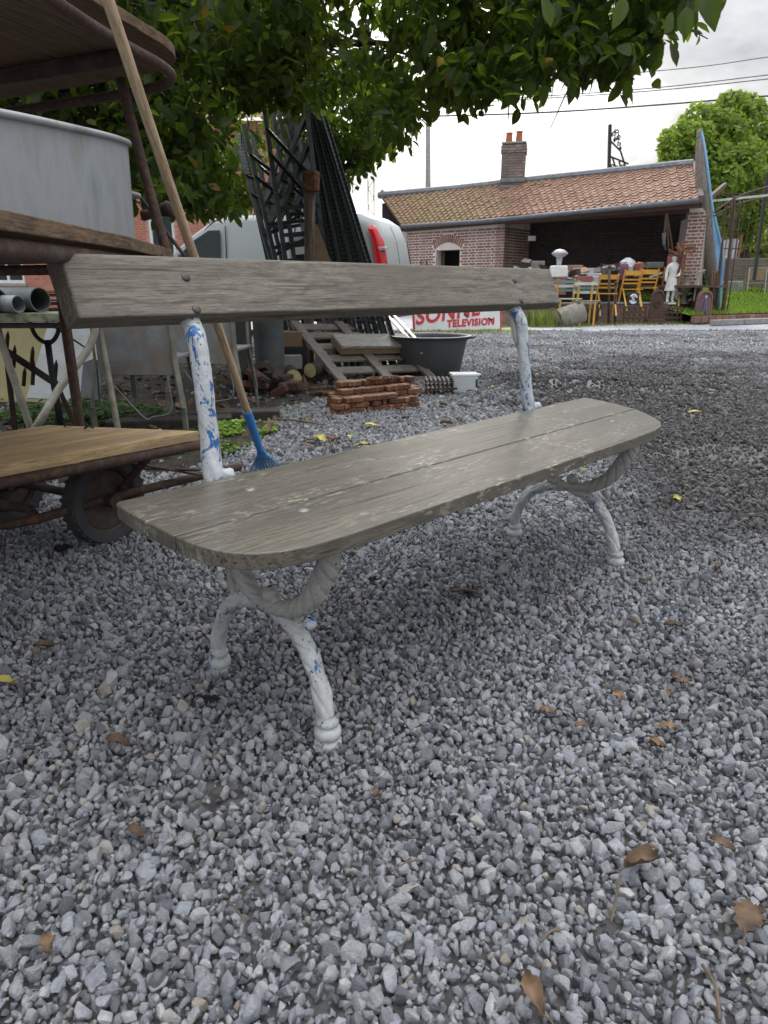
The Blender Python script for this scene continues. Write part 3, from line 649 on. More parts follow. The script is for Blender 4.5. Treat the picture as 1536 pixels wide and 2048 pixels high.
# ================================================================== GARDEN BROOM (leaf rake) leaning
b_top = at(215, 0, 1.74); b_bot = at(545, 973, 2.74)
dirv = (b_top-b_bot); LEN = dirv.length; dn = dirv.normalized()
broom = thing('leaf_rake', 'long pale wooden handled leaf rake with bright blue plastic head leaning against the trolley', 'rake', b_bot)
q = Vector((0, 0, 1)).rotation_difference(dn)
broom.rotation_mode = 'QUATERNION'; broom.rotation_quaternion = q
ferr = (at(492, 826, 1.0) - Vector((0, 0, CAMH))).normalized()
# distance along handle where it enters the blue socket
def along(px, py):
    best = min((abs(topx(b_bot+dn*(LEN*k/400))[1]-py), LEN*k/400) for k in range(401)); return best[1]
s_f = along(492, 828); s_n = along(520, 900); s_e = along(538, 950)
mb = MB(); mb.tube([(0.0015*math.sin(z*4), 0.001*math.cos(z*3), z) for z in np.linspace(s_f-0.02, LEN+0.35, 14)], 0.0135, 14); mb.build('handle', m_handle, broom, smooth=True, angle=50)
mb = MB(); mb.tube([(0, 0, s_f+0.012), (0, 0, s_f), (0, 0, (s_f+s_n)/2), (0, 0, s_n)], [0.0165, 0.0175, 0.0165, 0.013], 14); mb.tube([(0, 0, s_n+0.002), (0, 0, s_n-0.025), (0, 0, s_n-0.045)], [0.012, 0.016, 0.019], 14, flat=(1.15, 0.4), ref=(0, 1, 0)); mb.build('head', m_blue, broom, smooth=True, angle=50)
mb = MB()
for k in range(19):
    a = (k-9)/9*0.55; z0 = s_n-0.03; l = z0+0.0
    for s_ in (0,):
        p0 = Vector((math.sin(a)*0.035, 0.002+0.006*(k % 2), z0)); p1 = p0+Vector((math.sin(a)*l*0.72, 0.004, -l*math.cos(a)*0.8)); p2 = p1+Vector((math.sin(a)*0.02, -0.02, -0.02))
        mb.tube([p0, p1, p2], [0.0032, 0.0028, 0.002], 5)
mb.build('tine', m_blued, broom); 
mb = MB(); mb.tube([(-0.030, 0.004, s_n-0.058), (0, 0.008, s_n-0.062), (0.030, 0.004, s_n-0.058)], 0.0035, 6); mb.build('wire_band', m_darkiron, broom)

# ================================================================== TROLLEY (low, with wheels)
ZD = 0.36
tro = thing('platform_trolley', 'low flat trolley with a yellow plank deck, rusty tube frame and rubber tyred wheels', 'trolley', (-0.9, 2.0, 0))
def rel(p, o=(-0.9, 2.0, 0)): return (p[0]-o[0], p[1]-o[1], p[2]-o[2])
Rc = gz(397, 862, ZD); e1 = Vector((-0.66, -0.75, 0)).normalized()
Lc = gz(0, 932, ZD); e1 = (Lc-Rc); e1.z = 0; e1.normalize()
Bk = gz(98, 850, ZD)
perp = Vector((e1.y, -e1.x, 0))
if perp.y < 0: perp = -perp
wid = (Bk-Rc).dot(perp); skew = (Bk-Rc).dot(e1)
npl = 4
for k in range(npl):
    a0, a1 = k/npl, (k+1)/npl
    g = 0.0015
    A = Rc+perp*(wid*a0+g)+e1*(skew*a0); B = Rc+perp*(wid*a1-g)+e1*(skew*a1)
    C = B+e1*(1.7-skew*a1); D = A+e1*(1.7-skew*a0)
    # built with local x along the planks
    mb = MB(); ang = math.atan2(e1.y, e1.x); Mi = Matrix.Rotation(-ang, 3, 'Z')
    mb.prism([tuple((Mi @ (p-Rc)).xy) for p in (A, B, C, D)], -0.030, 0)
    o = mb.build('deck_plank', m_plank, tro, bevel=0.002, loc=rel(Rc), rot=(0, 0, ang))
def T(pts, r, name='frame_tube', mat=None, n=10, par=None, sm=0):
    pp = [Vector(rel(p)) for p in pts]
    if sm: pp = smooth_path(pp, sm)
    mb = MB(); mb.tube(pp, r, n); return mb.build(name, mat or m_rust, par or tro, smooth=True, angle=50)
zf = ZD-0.046
T([Rc+e1*0.0+Vector((0, 0, zf-ZD)), Rc+e1*1.65+Vector((0, 0, zf-ZD))], 0.0155)
T([Rc+perp*wid+e1*skew+Vector((0, 0, zf-ZD)), Rc+perp*wid+e1*1.65+Vector((0, 0, zf-ZD))], 0.0155)
T([Rc+e1*0.02+Vector((0, 0, zf-ZD)), Rc+perp*wid+e1*(skew+0.02)+Vector((0, 0, zf-ZD))], 0.0145)
# lower rail runs parallel below the deck, with uprights
l0 = gz(430, 945, 0.150); l1 = gz(240, 990, 0.150); l2 = gz(75, 1038, 0.150); l3 = gz(0, 1043, 0.15)
low = T([l0+(l0-l1)*0.3, l0, l1, l2, l2+(l2-l1).normalized()*0.06+Vector((-0.03, 0, 0)), l3+Vector((-0.25, 0.02, 0))], 0.0148)
T([l2, gz(60, 1018, 0.165), gz(0, 1000, 0.17)+Vector((-0.2, 0.05, 0))], 0.0148)
up = gz(237, 985, 0.15); up2 = Rc+e1*((up-Rc).dot(e1))+Vector((0, 0, zf-ZD)); T([up, up+(up2-up)*0.5, up2], 0.013)
mb = MB(); mb.bar(rel(gz(415, 952, 0.16)), rel(gz(255, 925, 0.25)), 0.03, 0.006); mb.bar(rel(gz(400, 940, 0.2)), rel(gz(240, 935, 0.20)), 0.02, 0.006); mb.build('brace', m_rustdark, tro)
# wheels
def wheel(c, ang, r=0.145, wd=0.055):
    M_ = Matrix.Rotation(ang, 3, 'Z') @ Matrix.Rotation(math.pi/2, 3, 'X')
    root = MB()
    pr = [(r*0.72, -wd*0.42), (r*0.80, -wd*0.5), (r*0.95, -wd*0.5), (r, -wd*0.3), (r, wd*0.3), (r*0.95, wd*0.5), (r*0.80, wd*0.5), (r*0.72, wd*0.42), (r*0.72, -wd*0.42)]
    root.lathe(pr, 40, rel(c), M=M_)
    for k in range(30):
        a = 2*math.pi*k/30
        for sgn in (-1, 1):
            p = Vector((math.cos(a)*(r-0.002), math.sin(a)*(r-0.002), sgn*wd*0.33))
            root.box(M_ @ p + Vector(rel(c)), (0.006, 0.012, wd*0.26), M_ @ Matrix.Rotation(a, 3, 'Z'))
    wo_ = root.build('wheel', m_tyre, tro, smooth=True, angle=35)
    mb = MB(); pr = [(0.001, 0.006), (r*0.12, 0.008), (r*0.55, -0.006), (r*0.66, -0.004), (r*0.68, 0.014), (r*0.73, 0.018), (r*0.74, -0.016)]
    mb.lathe(pr, 36, rel(c), M=M_); mb.lathe([(a_, -b_) for a_, b_ in pr], 36, rel(c), M=M_)
    h = mb.build('hub_disc', m_rim, wo_, smooth=True, angle=50)
    mb = MB(); d = M_ @ Vector((0, 0, 1)); mb.tube([Vector(rel(c))-d*0.05, Vector(rel(c))+d*0.05], 0.022, 12); mb.build('axle_cap', m_rust, wo_, smooth=True, angle=50)
wc = at(212, 1012, 2.09); wc.z = 0.148
wheel(wc, math.atan2(e1.y, e1.x)+R(14)); 
wheel(Vector((wc.x-0.42, wc.y+0.18, 0.148)), math.atan2(e1.y, e1.x)+R(14))
mb = MB(); mb.tube([rel(wc), rel((wc.x-0.6, wc.y+0.30, 0.148))], 0.014, 10); mb.build('axle', m_rustdark, tro, smooth=True)
for (px_, py_, dx_, dy_) in ((128, 853, 0.024, 0.012), (168, 858, 0.03, 0.006)):
    c = gz(px_, py_, ZD+0.004)
    mb = MB(); mb.tube(smooth_path([(0, 0, 0), (dx_*0.5, dy_*0.5, 0.009), (dx_, dy_, 0.001)], 4), [0.003, 0.006, 0.006, 0.006, 0.007, 0.006, 0.006, 0.005, 0.002], 7, flat=(1, .6))
    tag(mb.build('dropped_pod', m_rustdark, smooth=True, loc=c), 'small dark curled seed pod lying on the yellow deck, '+('left one' if px_ < 140 else 'right one'), 'seed pod', 'seed pods on the deck')

# ================================================================== TWO TIER RACK
rk = thing('tiered_rack', 'tall rusty tube rack carrying two brown plank platforms with rounded corners', 'rack', (-0.9, 1.8, 0))
def relr(p): return (p[0]+0.9, p[1]-1.8, p[2])
def rack_platform(pts, z, th, nname, nb, ang, mat_):
    """pts: outline; cut into boards running along direction ang"""
    Mi = Matrix.Rotation(-ang, 3, 'Z'); pl = [(Mi @ Vector((p[0], p[1], 0))).xy for p in pts]
    ys = [p.y for p in pl]; y0, y1 = min(ys), max(ys)
    base = bmesh.new(); vs = [base.verts.new((p.x, p.y, 0)) for p in pl]; base.faces.new(vs)
    for k in range(nb):
        a, b = y0+(y1-y0)*k/nb+0.002, y0+(y1-y0)*(k+1)/nb-0.002
        bm = base.copy()
        bmesh.ops.bisect_plane(bm, geom=bm.verts[:]+bm.edges[:]+bm.faces[:], plane_co=(0, a, 0), plane_no=(0, -1, 0), clear_outer=True)
        bmesh.ops.bisect_plane(bm, geom=bm.verts[:]+bm.edges[:]+bm.faces[:], plane_co=(0, b, 0), plane_no=(0, 1, 0), clear_outer=True)
        if not bm.faces: bm.free(); continue
        r_ = bmesh.ops.extrude_face_region(bm, geom=bm.faces[:])
        for v in [g for g in r_['geom'] if isinstance(g, bmesh.types.BMVert)]: v.co.z += th
        bmesh.ops.recalc_face_normals(bm, faces=bm.faces)
        me = bpy.data.meshes.new('board'); bm.to_mesh(me); bm.free(); me.materials.append(mat_)
        place(nname, me, rk, loc=relr((0, 0, z)), rot=(0, 0, ang), bevel=0.002)
    base.free()
top_out = smooth_path([(-0.70, 1.45, 0), (-0.655, 1.79, 0), (-0.617, 1.976, 0), (-0.583, 2.12, 0), (-0.592, 2.235, 0), (-0.68, 2.345, 0), (-0.999, 2.51, 0), (-1.326, 2.667, 0)], 4)
top_out = [tuple(p.xy) for p in top_out]+[(-1.7, 2.84), (-2.0, 2.0), (-1.9, 1.3)]
rack_platform(top_out, 1.405, 0.026, 'top_board', 6, R(70), m_plankd2)
top_rim = [(x, y, 1.392) for x, y in top_out[:30]]
ctr = Vector((-1.2, 1.9, 0))
mb = MB(); mb.tube([Vector(relr(p))+(ctr-Vector(p)).normalized()*0.035 for p in top_rim], 0.014, 10); mb.build('rim_tube', m_rust, rk, smooth=True)
mb = MB(); mb.tube([relr(gz(235, 115, 1.385)), relr(gz(0, 175, 1.385)+Vector((-0.3, 0.05, 0)))], 0.02, 10); mb.build('cross_tube', m_rustdark, rk, smooth=True)
mid_out = [(-0.505, 0.70), (-0.505, 0.971), (-0.52, 1.5), (-0.588, 2.03), (-0.64, 2.10), (-0.80, 2.21), (-1.16, 2.42), (-1.343, 2.51), (-1.8, 2.7), (-1.9, 0.7)]
rack_platform(mid_out, 0.868, 0.026, 'shelf_board', 6, R(88), m_plankd2)
mb = MB(); mb.tube(smooth_path([relr((x+0.025 if x < -0.7 else x-0.028, y-0.03, 0.848)) for x, y in [(-0.50, 0.7), (-0.515, 1.5), (-0.58, 2.02), (-0.65, 2.09), (-0.80, 2.20), (-1.16, 2.40), (-1.7, 2.64)]], 5), 0.017, 10); mb.build('rim_tube', m_rust, rk, smooth=True)
def post(a, b, r=0.0135, mat=None, name='post', mids=()):
    mb = MB(); mb.tube(smooth_path([relr(a)]+[relr(m_) for m_ in mids]+[relr(b)], 5), r, 10); return mb.build(name, mat or m_rust, rk, smooth=True)
pb = at(158, 850, 2.27); post((pb.x, pb.y, 0.0), (pb.x, pb.y, 0.84), 0.0135)
pa = at(330, 492, 2.2); pt = at(243, 165, 2.24); post(pa-(pt-pa)*0.08, pt+(pt-pa)*0.02, 0.0145, mids=(at(285, 330, 2.22),))
p2 = at(75, 235, 2.5); post((p2.x, p2.y, 0.0), (p2.x-0.02, p2.y, 1.33), 0.013, mids=((p2.x, p2.y, 0.9),))
post((-1.7, 0.9, 0), (-1.7, 0.9, 1.38), 0.0145); post((-0.80, 0.55, 0), (-0.80, 0.75, 0.84), 0.0145)
post(at(284, 432, 2.4), at(338, 418, 2.4), 0.016, name='stub_tube'); 
mb = MB(); c = Vector(relr(at(337, 418, 2.4))); mb.tube([c+Vector((-0.03, 0, -0.004)), c, c+Vector((0.012, 0, 0))], [0.016, 0.026, 0.022], 10); mb.build('stub_knob', m_rustdark, rk, smooth=True)
post(at(276, 388, 2.35), at(375, 520, 2.25), 0.006, m_rustdark, 'thin_brace')
# zinc tub on the shelf
tub = thing('zinc_tub', 'large oval zinc wash tub standing on the middle platform of the rack', 'tub', (-0.912, 1.475, 0.894))
def oval(n_, ax, ay, p_=2.9):
    return [(ax*math.copysign(abs(math.cos(2*math.pi*k/n_))**(2/p_), math.cos(2*math.pi*k/n_)), ay*math.copysign(abs(math.sin(2*math.pi*k/n_))**(2/p_), math.sin(2*math.pi*k/n_))) for k in range(n_)]
mb = MB(); nn = 64
rings = [(0.298, 0.615, 0.004), (0.303, 0.622, 0.0), (0.306, 0.625, 0.02), (0.312, 0.632, 0.246), (0.308, 0.628, 0.246), (0.300, 0.618, 0.02), (0.0, 0.0, 0.012)]
for ax, ay, z in rings:
    for x, y in oval(nn, max(ax, .001), max(ay, .001)): mb.v.append((x, y, z+(0.115*(y-0.5) if z > 0.1 else 0)))
for i in range(len(rings)-1):
    for k in range(nn):
        a = i*nn+k; b = i*nn+(k+1) % nn; mb.f.append((a, b, b+nn, a+nn))
mb.build('body', m_zinc, tub, smooth=True, angle=50)
mb = MB(); ov = oval(nn, 0.315, 0.635); mb.tube([(x, y, 0.250+0.115*(y-0.5)) for x, y in ov]+[(ov[0][0], ov[0][1], 0.250+0.115*(ov[0][1]-0.5))], 0.0065, 8); mb.build('rolled_rim', m_zinc, tub, smooth=True)
mb = MB(); mb.tube(smooth_path([(0.20, 0.57, 0.15), (0.22, 0.63, 0.145), (0.11, 0.66, 0.145), (0.08, 0.62, 0.15)], 5), 0.006, 8); mb.bar((0.15, 0.585, 0.10), (0.15, 0.605, 0.16), 0.06, 0.004); mb.build('handle', m_zinc, tub, smooth=True)

# ================================================================== TABLE WITH PIPES, behind the rack
tb = thing('trestle_table', 'mossy cream topped old table with folding tube legs carrying cut pipes', 'table', (-1.75, 3.3, 0))
def rt(p): return (p[0]+1.75, p[1]-3.3, p[2])
zt = 0.69
a0 = gz(126, 622, zt)
mb = MB(); mb.prism([rt((-3.1, 3.00, 0))[:2], rt((-1.36, 3.02, 0))[:2], rt((-1.36, 3.65, 0))[:2], rt((-3.1, 3.65, 0))[:2]], zt-0.038, zt); mb.build('table_top', m_green_old, tb, bevel=0.003)
mb = MB(); mb.bar(rt((-3.1, 3.03, zt-0.052)), rt((-1.38, 3.04, zt-0.052)), 0.02, 0.024); mb.build('apron', m_rustdark, tb)
def tleg(pts, r, m_): 
    mb = MB(); mb.tube(smooth_path([rt(p) for p in pts], 6), r, 10); mb.build('leg', m_, tb, smooth=True)
tleg([at(-10, 640, 3.05), at(8, 700, 3.07), at(62, 858, 3.15), gz(76, 905, 0)], 0.0165, m_cream)
tleg([at(182, 640, 3.10), at(190, 662, 3.10), at(172, 705, 3.08), at(120, 775, 3.0), at(72, 855, 2.92), gz(40, 905, 0)+Vector((0, 0.0, 0.02))], 0.0165, m_cream)
tleg([(-3.0, 3.1, zt-0.04), (-3.0, 3.2, 0)], 0.0165, m_cream); tleg([(-1.45, 3.58, zt-0.04), (-1.42, 3.6, 0)], 0.0165, m_cream)
mb = MB(); mb.tube([rt(at(90, 642, 3.3)), rt(at(172, 696, 3.12))], 0.004, 6); mb.build('stay_rod', m_rustdark, tb)
def pipe(c, d, L_, r, lab, wall=0.004, mat=None):
    d = Vector(d).normalized(); q_ = Vector((0, 0, 1)).rotation_difference(d).to_matrix()
    mb = MB(); mb.lathe([(r, 0), (r, L_), (r-wall, L_), (r-wall, 0), (r, 0)], 28, M=q_)
    o = mb.build('pipe', mat or m_zinc, smooth=True, angle=40, loc=c); tag(o, lab, 'pipe', 'pipes on the table')
c1 = at(80, 594, 3.08); c1.z = zt+0.052; pipe(c1, (-0.72, 0.34, 0), 0.9, 0.052, 'widest grey metal pipe lying on the mossy table, dark open mouth turned this way', mat=m_zincd)
c2 = at(36, 600, 3.02); c2.z = zt+0.036; pipe(c2, (-0.75, 0.30, 0), 0.7, 0.036, 'smaller grey pipe with a pale rim between the two wider pipes on the table')
c3 = at(-3, 594, 3.02); c3.z = zt+0.050; pipe(c3, (-0.75, 0.20, 0), 0.7, 0.048, 'pipe cut off by the left edge of the picture on the mossy table', mat=m_zincd)
for k in range(5):
    mb = MB(); mb.prism([(0, 0), (0.34, 0.05), (0.34, 0.33), (0, 0.28)], 0, 0.008)
    o = mb.build('roof_sheet', m_rustdark if k < 4 else m_redbox, loc=(-1.74+0.012*k, 3.22-0.01*k, zt+0.001+k*0.019), rot=(R(3 if k % 2 else -2)*0.3, R(-1.2), R(4*k-6)))
    tag(o, 'stack of thin rusty sheets lying at the right end of the mossy table', 'metal sheet', 'rusty sheets on the table')

# ---- forked cast iron post, harrow, boards behind the table
fk = thing('forked_iron_stand', 'black cast iron stand with a U shaped fork standing under the mossy table', 'stand', at(108, 790, 3.5))
o_ = at(108, 790, 3.5)
def rf_(p): return tuple(Vector(p)-o_)
mb = MB(); mb.tube(smooth_path([rf_(at(56, 636, 3.5)), rf_(at(72, 672, 3.5)), rf_(at(96, 686, 3.5)), rf_(at(113, 672, 3.5)), rf_(at(121, 640, 3.5))], 6), 0.011, 8); mb.build('fork', m_black, fk, smooth=True)
mb = MB(); mb.tube([rf_(at(95, 680, 3.5)), rf_(at(102, 735, 3.5)), rf_(at(110, 775, 3.5)), rf_(at(112, 790, 3.5)), rf_((at(112, 790, 3.5).x, 3.5, 0.02))], [0.016, 0.015, 0.019, 0.016, 0.02], 10); mb.build('stem', m_black, fk, smooth=True)
hr = thing('harrow_bar', 'dark toothed iron harrow bar slanting down under the mossy table', 'harrow', at(60, 750, 3.7)); h0 = at(60, 750, 3.7)
mb = MB(); mb.bar(at(12, 702, 3.6)-h0, at(115, 770, 3.8)-h0, 0.03, 0.03); mb.bar(at(12, 702, 3.6)-h0, Vector((-1.98, 3.6, 0))-h0, 0.02, 0.02); mb.bar(at(115, 770, 3.8)-h0, Vector((at(115, 770, 3.8).x+0.05, 3.85, 0))-h0, 0.02, 0.02); mb.build('bar', m_rustdark, hr)
for px_, t_, b_ in ((16, 662, 702), (30, 690, 735), (66, 692, 735), (68, 720, 770), (113, 720, 757), (50, 735, 772)):
    mb = MB(); a = at(px_, t_, 3.66)-h0; b = at(px_-3, b_, 3.66)-h0; mb.tube([b, b+(a-b)*0.75, a], [0.011, 0.011, 0.002], 4); mb.build('tooth', m_rustdark, hr)
def board(pxs, Y, th, mat, name, lab, cat='board', lean=0.15):
    """an upright board whose corners sit where the photo shows them, leaning slightly back, bottom on the ground"""
    P_ = [at(px_, py_, Y+lean*(1-(i in (2, 3))*1)) for i, (px_, py_) in enumerate(pxs)]
    c = sum(P_, Vector())/4; n_ = (P_[1]-P_[0]).cross(P_[3]-P_[0]).normalized()*th
    mb = MB(); mb.add([p-c for p in P_]+[p-c+n_ for p in P_], [(0, 1, 2, 3), (7, 6, 5, 4), (0, 4, 5, 1), (1, 5, 6, 2), (2, 6, 7, 3), (3, 7, 4, 0)])
    return tag(mb.build(name, mat, loc=c, bevel=0.002), lab, cat)
def ground_px(px_, Y): 
    p = at(px_, 700, Y); return topx(Vector((p.x, Y, 0.0)))[1]
board([(-60, 646), (128, 646), (140, ground_px(135, 4.9)), (-60, ground_px(-60, 4.9))], 4.9, 0.02, m_yellowboard, 'yellow_sheet', 'large yellowed panel standing upright behind the mossy table')
board([(95, 652), (192, 652), (200, ground_px(190, 4.5)-22), (52, ground_px(60, 4.5)-30)], 4.5, 0.02, m_whiteboard, 'pale_sheet', 'dirty pale blue-grey panel leaning in front of the yellowed panel')
board([(166, 725), (190, 716), (197, 800), (160, 795)], 4.4, 0.03, m_black, 'black_crate_side', 'small black board standing between white panel and steel chair')

# ---- old steel chairs standing with their backs to us
def steel_chair(loc, rz, lab, s=1.0):
    t = thing('steel_chair', lab, 'chair', loc, rz, 'old steel chairs'); w2, d2 = 0.205*s, 0.40*s
    mb = MB(); mb.prism([(-w2, -0.006), (w2, -0.006), (w2, 0), (-w2, 0)], 0.335, 0.80); mb.build('backrest', m_chairmetal, t, bevel=0.004)
    mb = MB(); mb.box((0, 0.2, 0.415), (2*w2-0.02, 0.38, 0.02)); mb.build('seat', m_chairmetal, t, bevel=0.004)
    for sx in (-1, 1):
        mb = MB(); mb.bar((sx*(w2+0.008), -0.005, 0.82), (sx*(w2+0.014), -0.008, 0.42), 0.032, 0.014); mb.bar((sx*(w2+0.014), -0.008, 0.425), (sx*(w2+0.05), -0.035, 0.16), 0.032, 0.014); mb.bar((sx*(w2+0.05), -0.035, 0.165), (sx*(w2+0.052), -0.03, 0), 0.030, 0.014); mb.build('leg', m_chairleg, t, bevel=0.002)
        mb = MB(); mb.bar((sx*(w2-0.03), 0.37, 0.41), (sx*(w2-0.005), 0.42, 0.14), 0.03, 0.012); mb.bar((sx*(w2-0.005), 0.42, 0.145), (sx*(w2), 0.42, 0), 0.03, 0.012); mb.build('leg', m_chairleg, t, bevel=0.002)
    mb = MB(); mb.tube(smooth_path([(-w2+0.02, 0.02, 0.33), (-0.03, 0.10, 0.09), (0.02, 0.12, 0.085), (0.14, 0.10, 0.13), (0.15, 0.05, 0.33)], 5), 0.003, 6); mb.build('loose_wire', m_silver, t)
    return t
ch1 = steel_chair((-1.355, 3.78, 0), R(-2), 'old steel chair seen from behind, nearest to the mossy table, rusty lower back edge')
ch2 = steel_chair((-1.13, 4.35, 0), R(-8), 'second old steel chair half hidden behind the blue flaked bench upright', 0.95)
for k, (x, y, l, rz) in enumerate(((-1.25, 3.95, 0.7, 12), (-0.95, 4.2, 0.6, 8), (-1.7, 4.1, 0.6, -6))):
    mb = MB(); mb.box((0, 0, 0.03), (l, 0.14, 0.06)); o = mb.build('old_sleeper', m_bark, loc=(x, y, 0.01), rot=(0, 0, R(rz)), bevel=0.008)
    tag(o, 'dark half rotten timber lying on the soil by the steel chairs, '+('middle one', 'rightmost one', 'leftmost one')[k], 'timber', 'rotten timbers')

# ---- bins and clutter under the tree
def cyl_bin(pxl, pxr, ytop, Y, mat, name, lab, cat='bin'):
    a = at(pxl, ytop, Y); b = at(pxr, ytop, Y); r = (b.x-a.x)/2; c = (a+b)/2
    mb = MB(); mb.lathe([(r*0.96, 0), (r, c.z-0.02), (r*1.03, c.z-0.01), (r*1.03, c.z), (r*0.97, c.z), (r*0.93, 0.02), (0.001, 0.02)], 32)
    tag(mb.build(name, mat, smooth=True, angle=40, loc=(c.x, Y+r, 0)), lab, cat)
cyl_bin(499, 562, 640, 5.7, m_zincd, 'zinc_drum', 'dull blue-grey metal drum standing behind the pile of brick rubble', 'drum')
cyl_bin(452, 497, 640, 5.45, M_basic('dark_green_drum_paint', (0.055, 0.065, 0.045), (0.04, 0.045, 0.035), 6, 0.7), 'green_drum', 'dark green drum behind the broom handle, left of the blue-grey drum', 'drum')
o = MB().tube([(0, 0, 0), (0, 0, 0.62)], 0.012, 8).build('thin_post', m_chairleg, smooth=True, loc=(at(497, 700, 5.3).x, 5.3, 0)); tag(o, 'thin khaki post between the two drums', 'post')
def crate(pxs, Y, dep, mat, lab, name='carton', rz=0, cat='box'):
    a = at(pxs[0], pxs[3], Y); b = at(pxs[1], pxs[2], Y); w_ = b.x-a.x; h_ = b.z-a.z
    mb = MB(); mb.box((0, dep/2, h_/2), (w_, dep, h_)); return tag(mb.build(name, mat, loc=((a.x+b.x)/2, Y, a.z), rot=(0, 0, rz), bevel=0.004), lab, cat)
g0 = ground_px(580, 6.0)
crate((560, 612, 694, g0+2), 6.15, 0.3, m_black, 'dark box standing under the cardboard carton beside the drum', 'dark_box')
crate((560, 604, 664, 694), 6.2, 0.25, m_card, 'brown cardboard carton sitting on the dark box behind the pallet', 'carton')
crate((566, 604, 712, 738), 5.9, 0.14, m_conc, 'grey block lying on its side behind the cut logs', 'grey_block', R(12), 'block')
def log(px_, py_, Y, r, L_, ang, lab):
    c = at(px_, py_, Y); c.z = max(c.z, r); d = Vector((math.sin(ang), math.cos(ang), 0)); q_ = Vector((0, 0, 1)).rotation_difference(d).to_matrix()
    t = thing('cut_log', lab, 'log', c, group='cut logs under the tree')
    mb = MB(); mb.lathe([(r, 0.002), (r*1.02, L_/2), (r, L_)], 20, M=q_, fn=lambda i, a: 1+0.03*math.sin(3*a)); mb.build('bark', m_bark, t, smooth=True)
    mb = MB(); mb.lathe([(r*0.97, 0), (r*0.5, -0.002), (0.001, -0.002)], 20, M=q_, fn=lambda i, a: 1+0.03*math.sin(3*a)); mb.build('cut_face', m_log, t)
log(587, 756, 5.45, 0.066, 0.35, R(-12), 'round pale cut log end facing this way in front of the pallet corner')
log(620, 741, 5.75, 0.060, 0.35, R(25), 'pale yellowish cut log behind the sloping pallet edge')
log(470, 752, 5.35, 0.05, 0.3, R(30), 'small log almost hidden behind the broom handle')
# rubble pile of broken bricks
rr = random.Random(5)
for k in range(34):
    px_ = 482+rr.random()*125; d = abs(px_-530)/75; lvl = rr.random()*(1-min(d, 1))*0.20
    p = gz(px_, 795-rr.random()*18, 0); mb = MB(); s_ = rr.uniform(0.7, 1.2); mb.box((0, 0, 0), (0.15*s_, 0.075, 0.05*s_))
    o = mb.build('broken_brick', m_rub, loc=(p.x, p.y+0.12*rr.random(), 0.03+lvl), rot=(rr.uniform(-.5, .5), rr.uniform(-.5, .5), rr.uniform(0, 3)), bevel=0.006)
    tag(o, 'broken dark red brick in the low rubble heap left of the pallet', 'brick', 'broken bricks in the rubble heap')
for k, (px_, py_, L_, a_) in enumerate(((655, 788, 0.26, 18), (590, 778, 0.5, 5), (640, 775, 0.3, -20), (690, 822, 0.10, 40))):
    p = gz(px_, py_, 0.02); mb = MB(); mb.tube([(-L_/2, 0, 0), (0, 0, 0.004), (L_/2, 0, 0)], 0.018, 7)
    tag(mb.build('rusty_bar', m_rust2 if k in (0, 3) else m_rust, smooth=True, loc=p, rot=(0, 0, R(a_))), 'short rusty bar on the soil, '+('brightest one pointing at the pallet foot', 'long dark one behind the rubble heap', 'short one just behind the brightest bar', 'tiny one beside the rusty stack')[k], 'bar', 'rusty bars on the soil')

# ================================================================== PALLET
p0 = gz(686, 779, 0.0); A_ = at(579, 645, 6.45)-p0; B_ = at(905, 690, 6.95)-p0
A_.normalize(); B_ = (B_-A_*B_.dot(A_)).normalized(); N_ = B_.cross(A_).normalized()
if N_.y > 0: N_ = -N_
Mp = Matrix((B_, A_, B_.cross(A_).normalized())).transposed()          # local x: across (slats), y: up the stringers, z: into the pallet
pal = thing('pallet', 'grey weathered wooden pallet leaning back with its stringers and slats showing', 'pallet', p0)
pal.rotation_mode = 'QUATERNION'; pal.rotation_quaternion = Mp.to_quaternion()
for x in (0.045, 0.5, 0.95):
    mb = MB(); mb.box((0, 0, 0), (1.12, 0.09, 0.024)); mb.build('stringer', m_pallet, pal, bevel=0.003, loc=(x, 0.56, 0.012), rot=(0, 0, R(90)))
for k, y in enumerate((0.10, 0.30, 0.50, 0.70, 0.90, 1.06)):
    mb = MB(); mb.box((0, 0, 0), (1.0, 0.10, 0.02)); mb.build('slat', m_pallet, pal, bevel=0.003, loc=(0.5, y, -0.011))
    if k % 2 == 0:
        for x in (0.045, 0.5, 0.95):
            mb = MB(); mb.box((0, 0, 0), (0.09, 0.1, 0.07)); mb.build('block', m_pallet, pal, bevel=0.003, loc=(x, y, -0.058))
bd = thing('bleached_crate', 'bleached pale plank box lying flat across the front of the leaning pallet', 'crate', p0); bd.rotation_mode = 'QUATERNION'; bd.rotation_quaternion = Mp.to_quaternion()
mb = MB(); mb.box((0.60, 0.60, 0.10), (0.78, 0.22, 0.025)); mb.build('lid_board', m_pallet_l, bd, bevel=0.003)
mb = MB(); mb.box((0.60, 0.51, 0.057), (0.77, 0.02, 0.06)); mb.box((0.60, 0.70, 0.057), (0.77, 0.02, 0.06)); mb.build('side_board', m_card, bd, bevel=0.002)
mb = MB(); mb.box((0.225, 0.605, 0.057), (0.02, 0.17, 0.06)); mb.build('end_board', m_card, bd, bevel=0.002)
for k, (a, b) in enumerate((((772, 628, 7.3), (818, 678, 6.6)), ((785, 628, 7.35), (826, 672, 6.7)))):
    p = at(*a); q_ = at(*b); q_ = q_+(q_-p)*0.5; c = (p+q_)/2
    tag(MB().bar(p-c, q_-c, 0.03, 0.012).build('thin_lath', m_handle, loc=c), 'thin pale lath leaning beside the pallet, '+('left one', 'right one')[k], 'lath', 'laths beside the pallet')

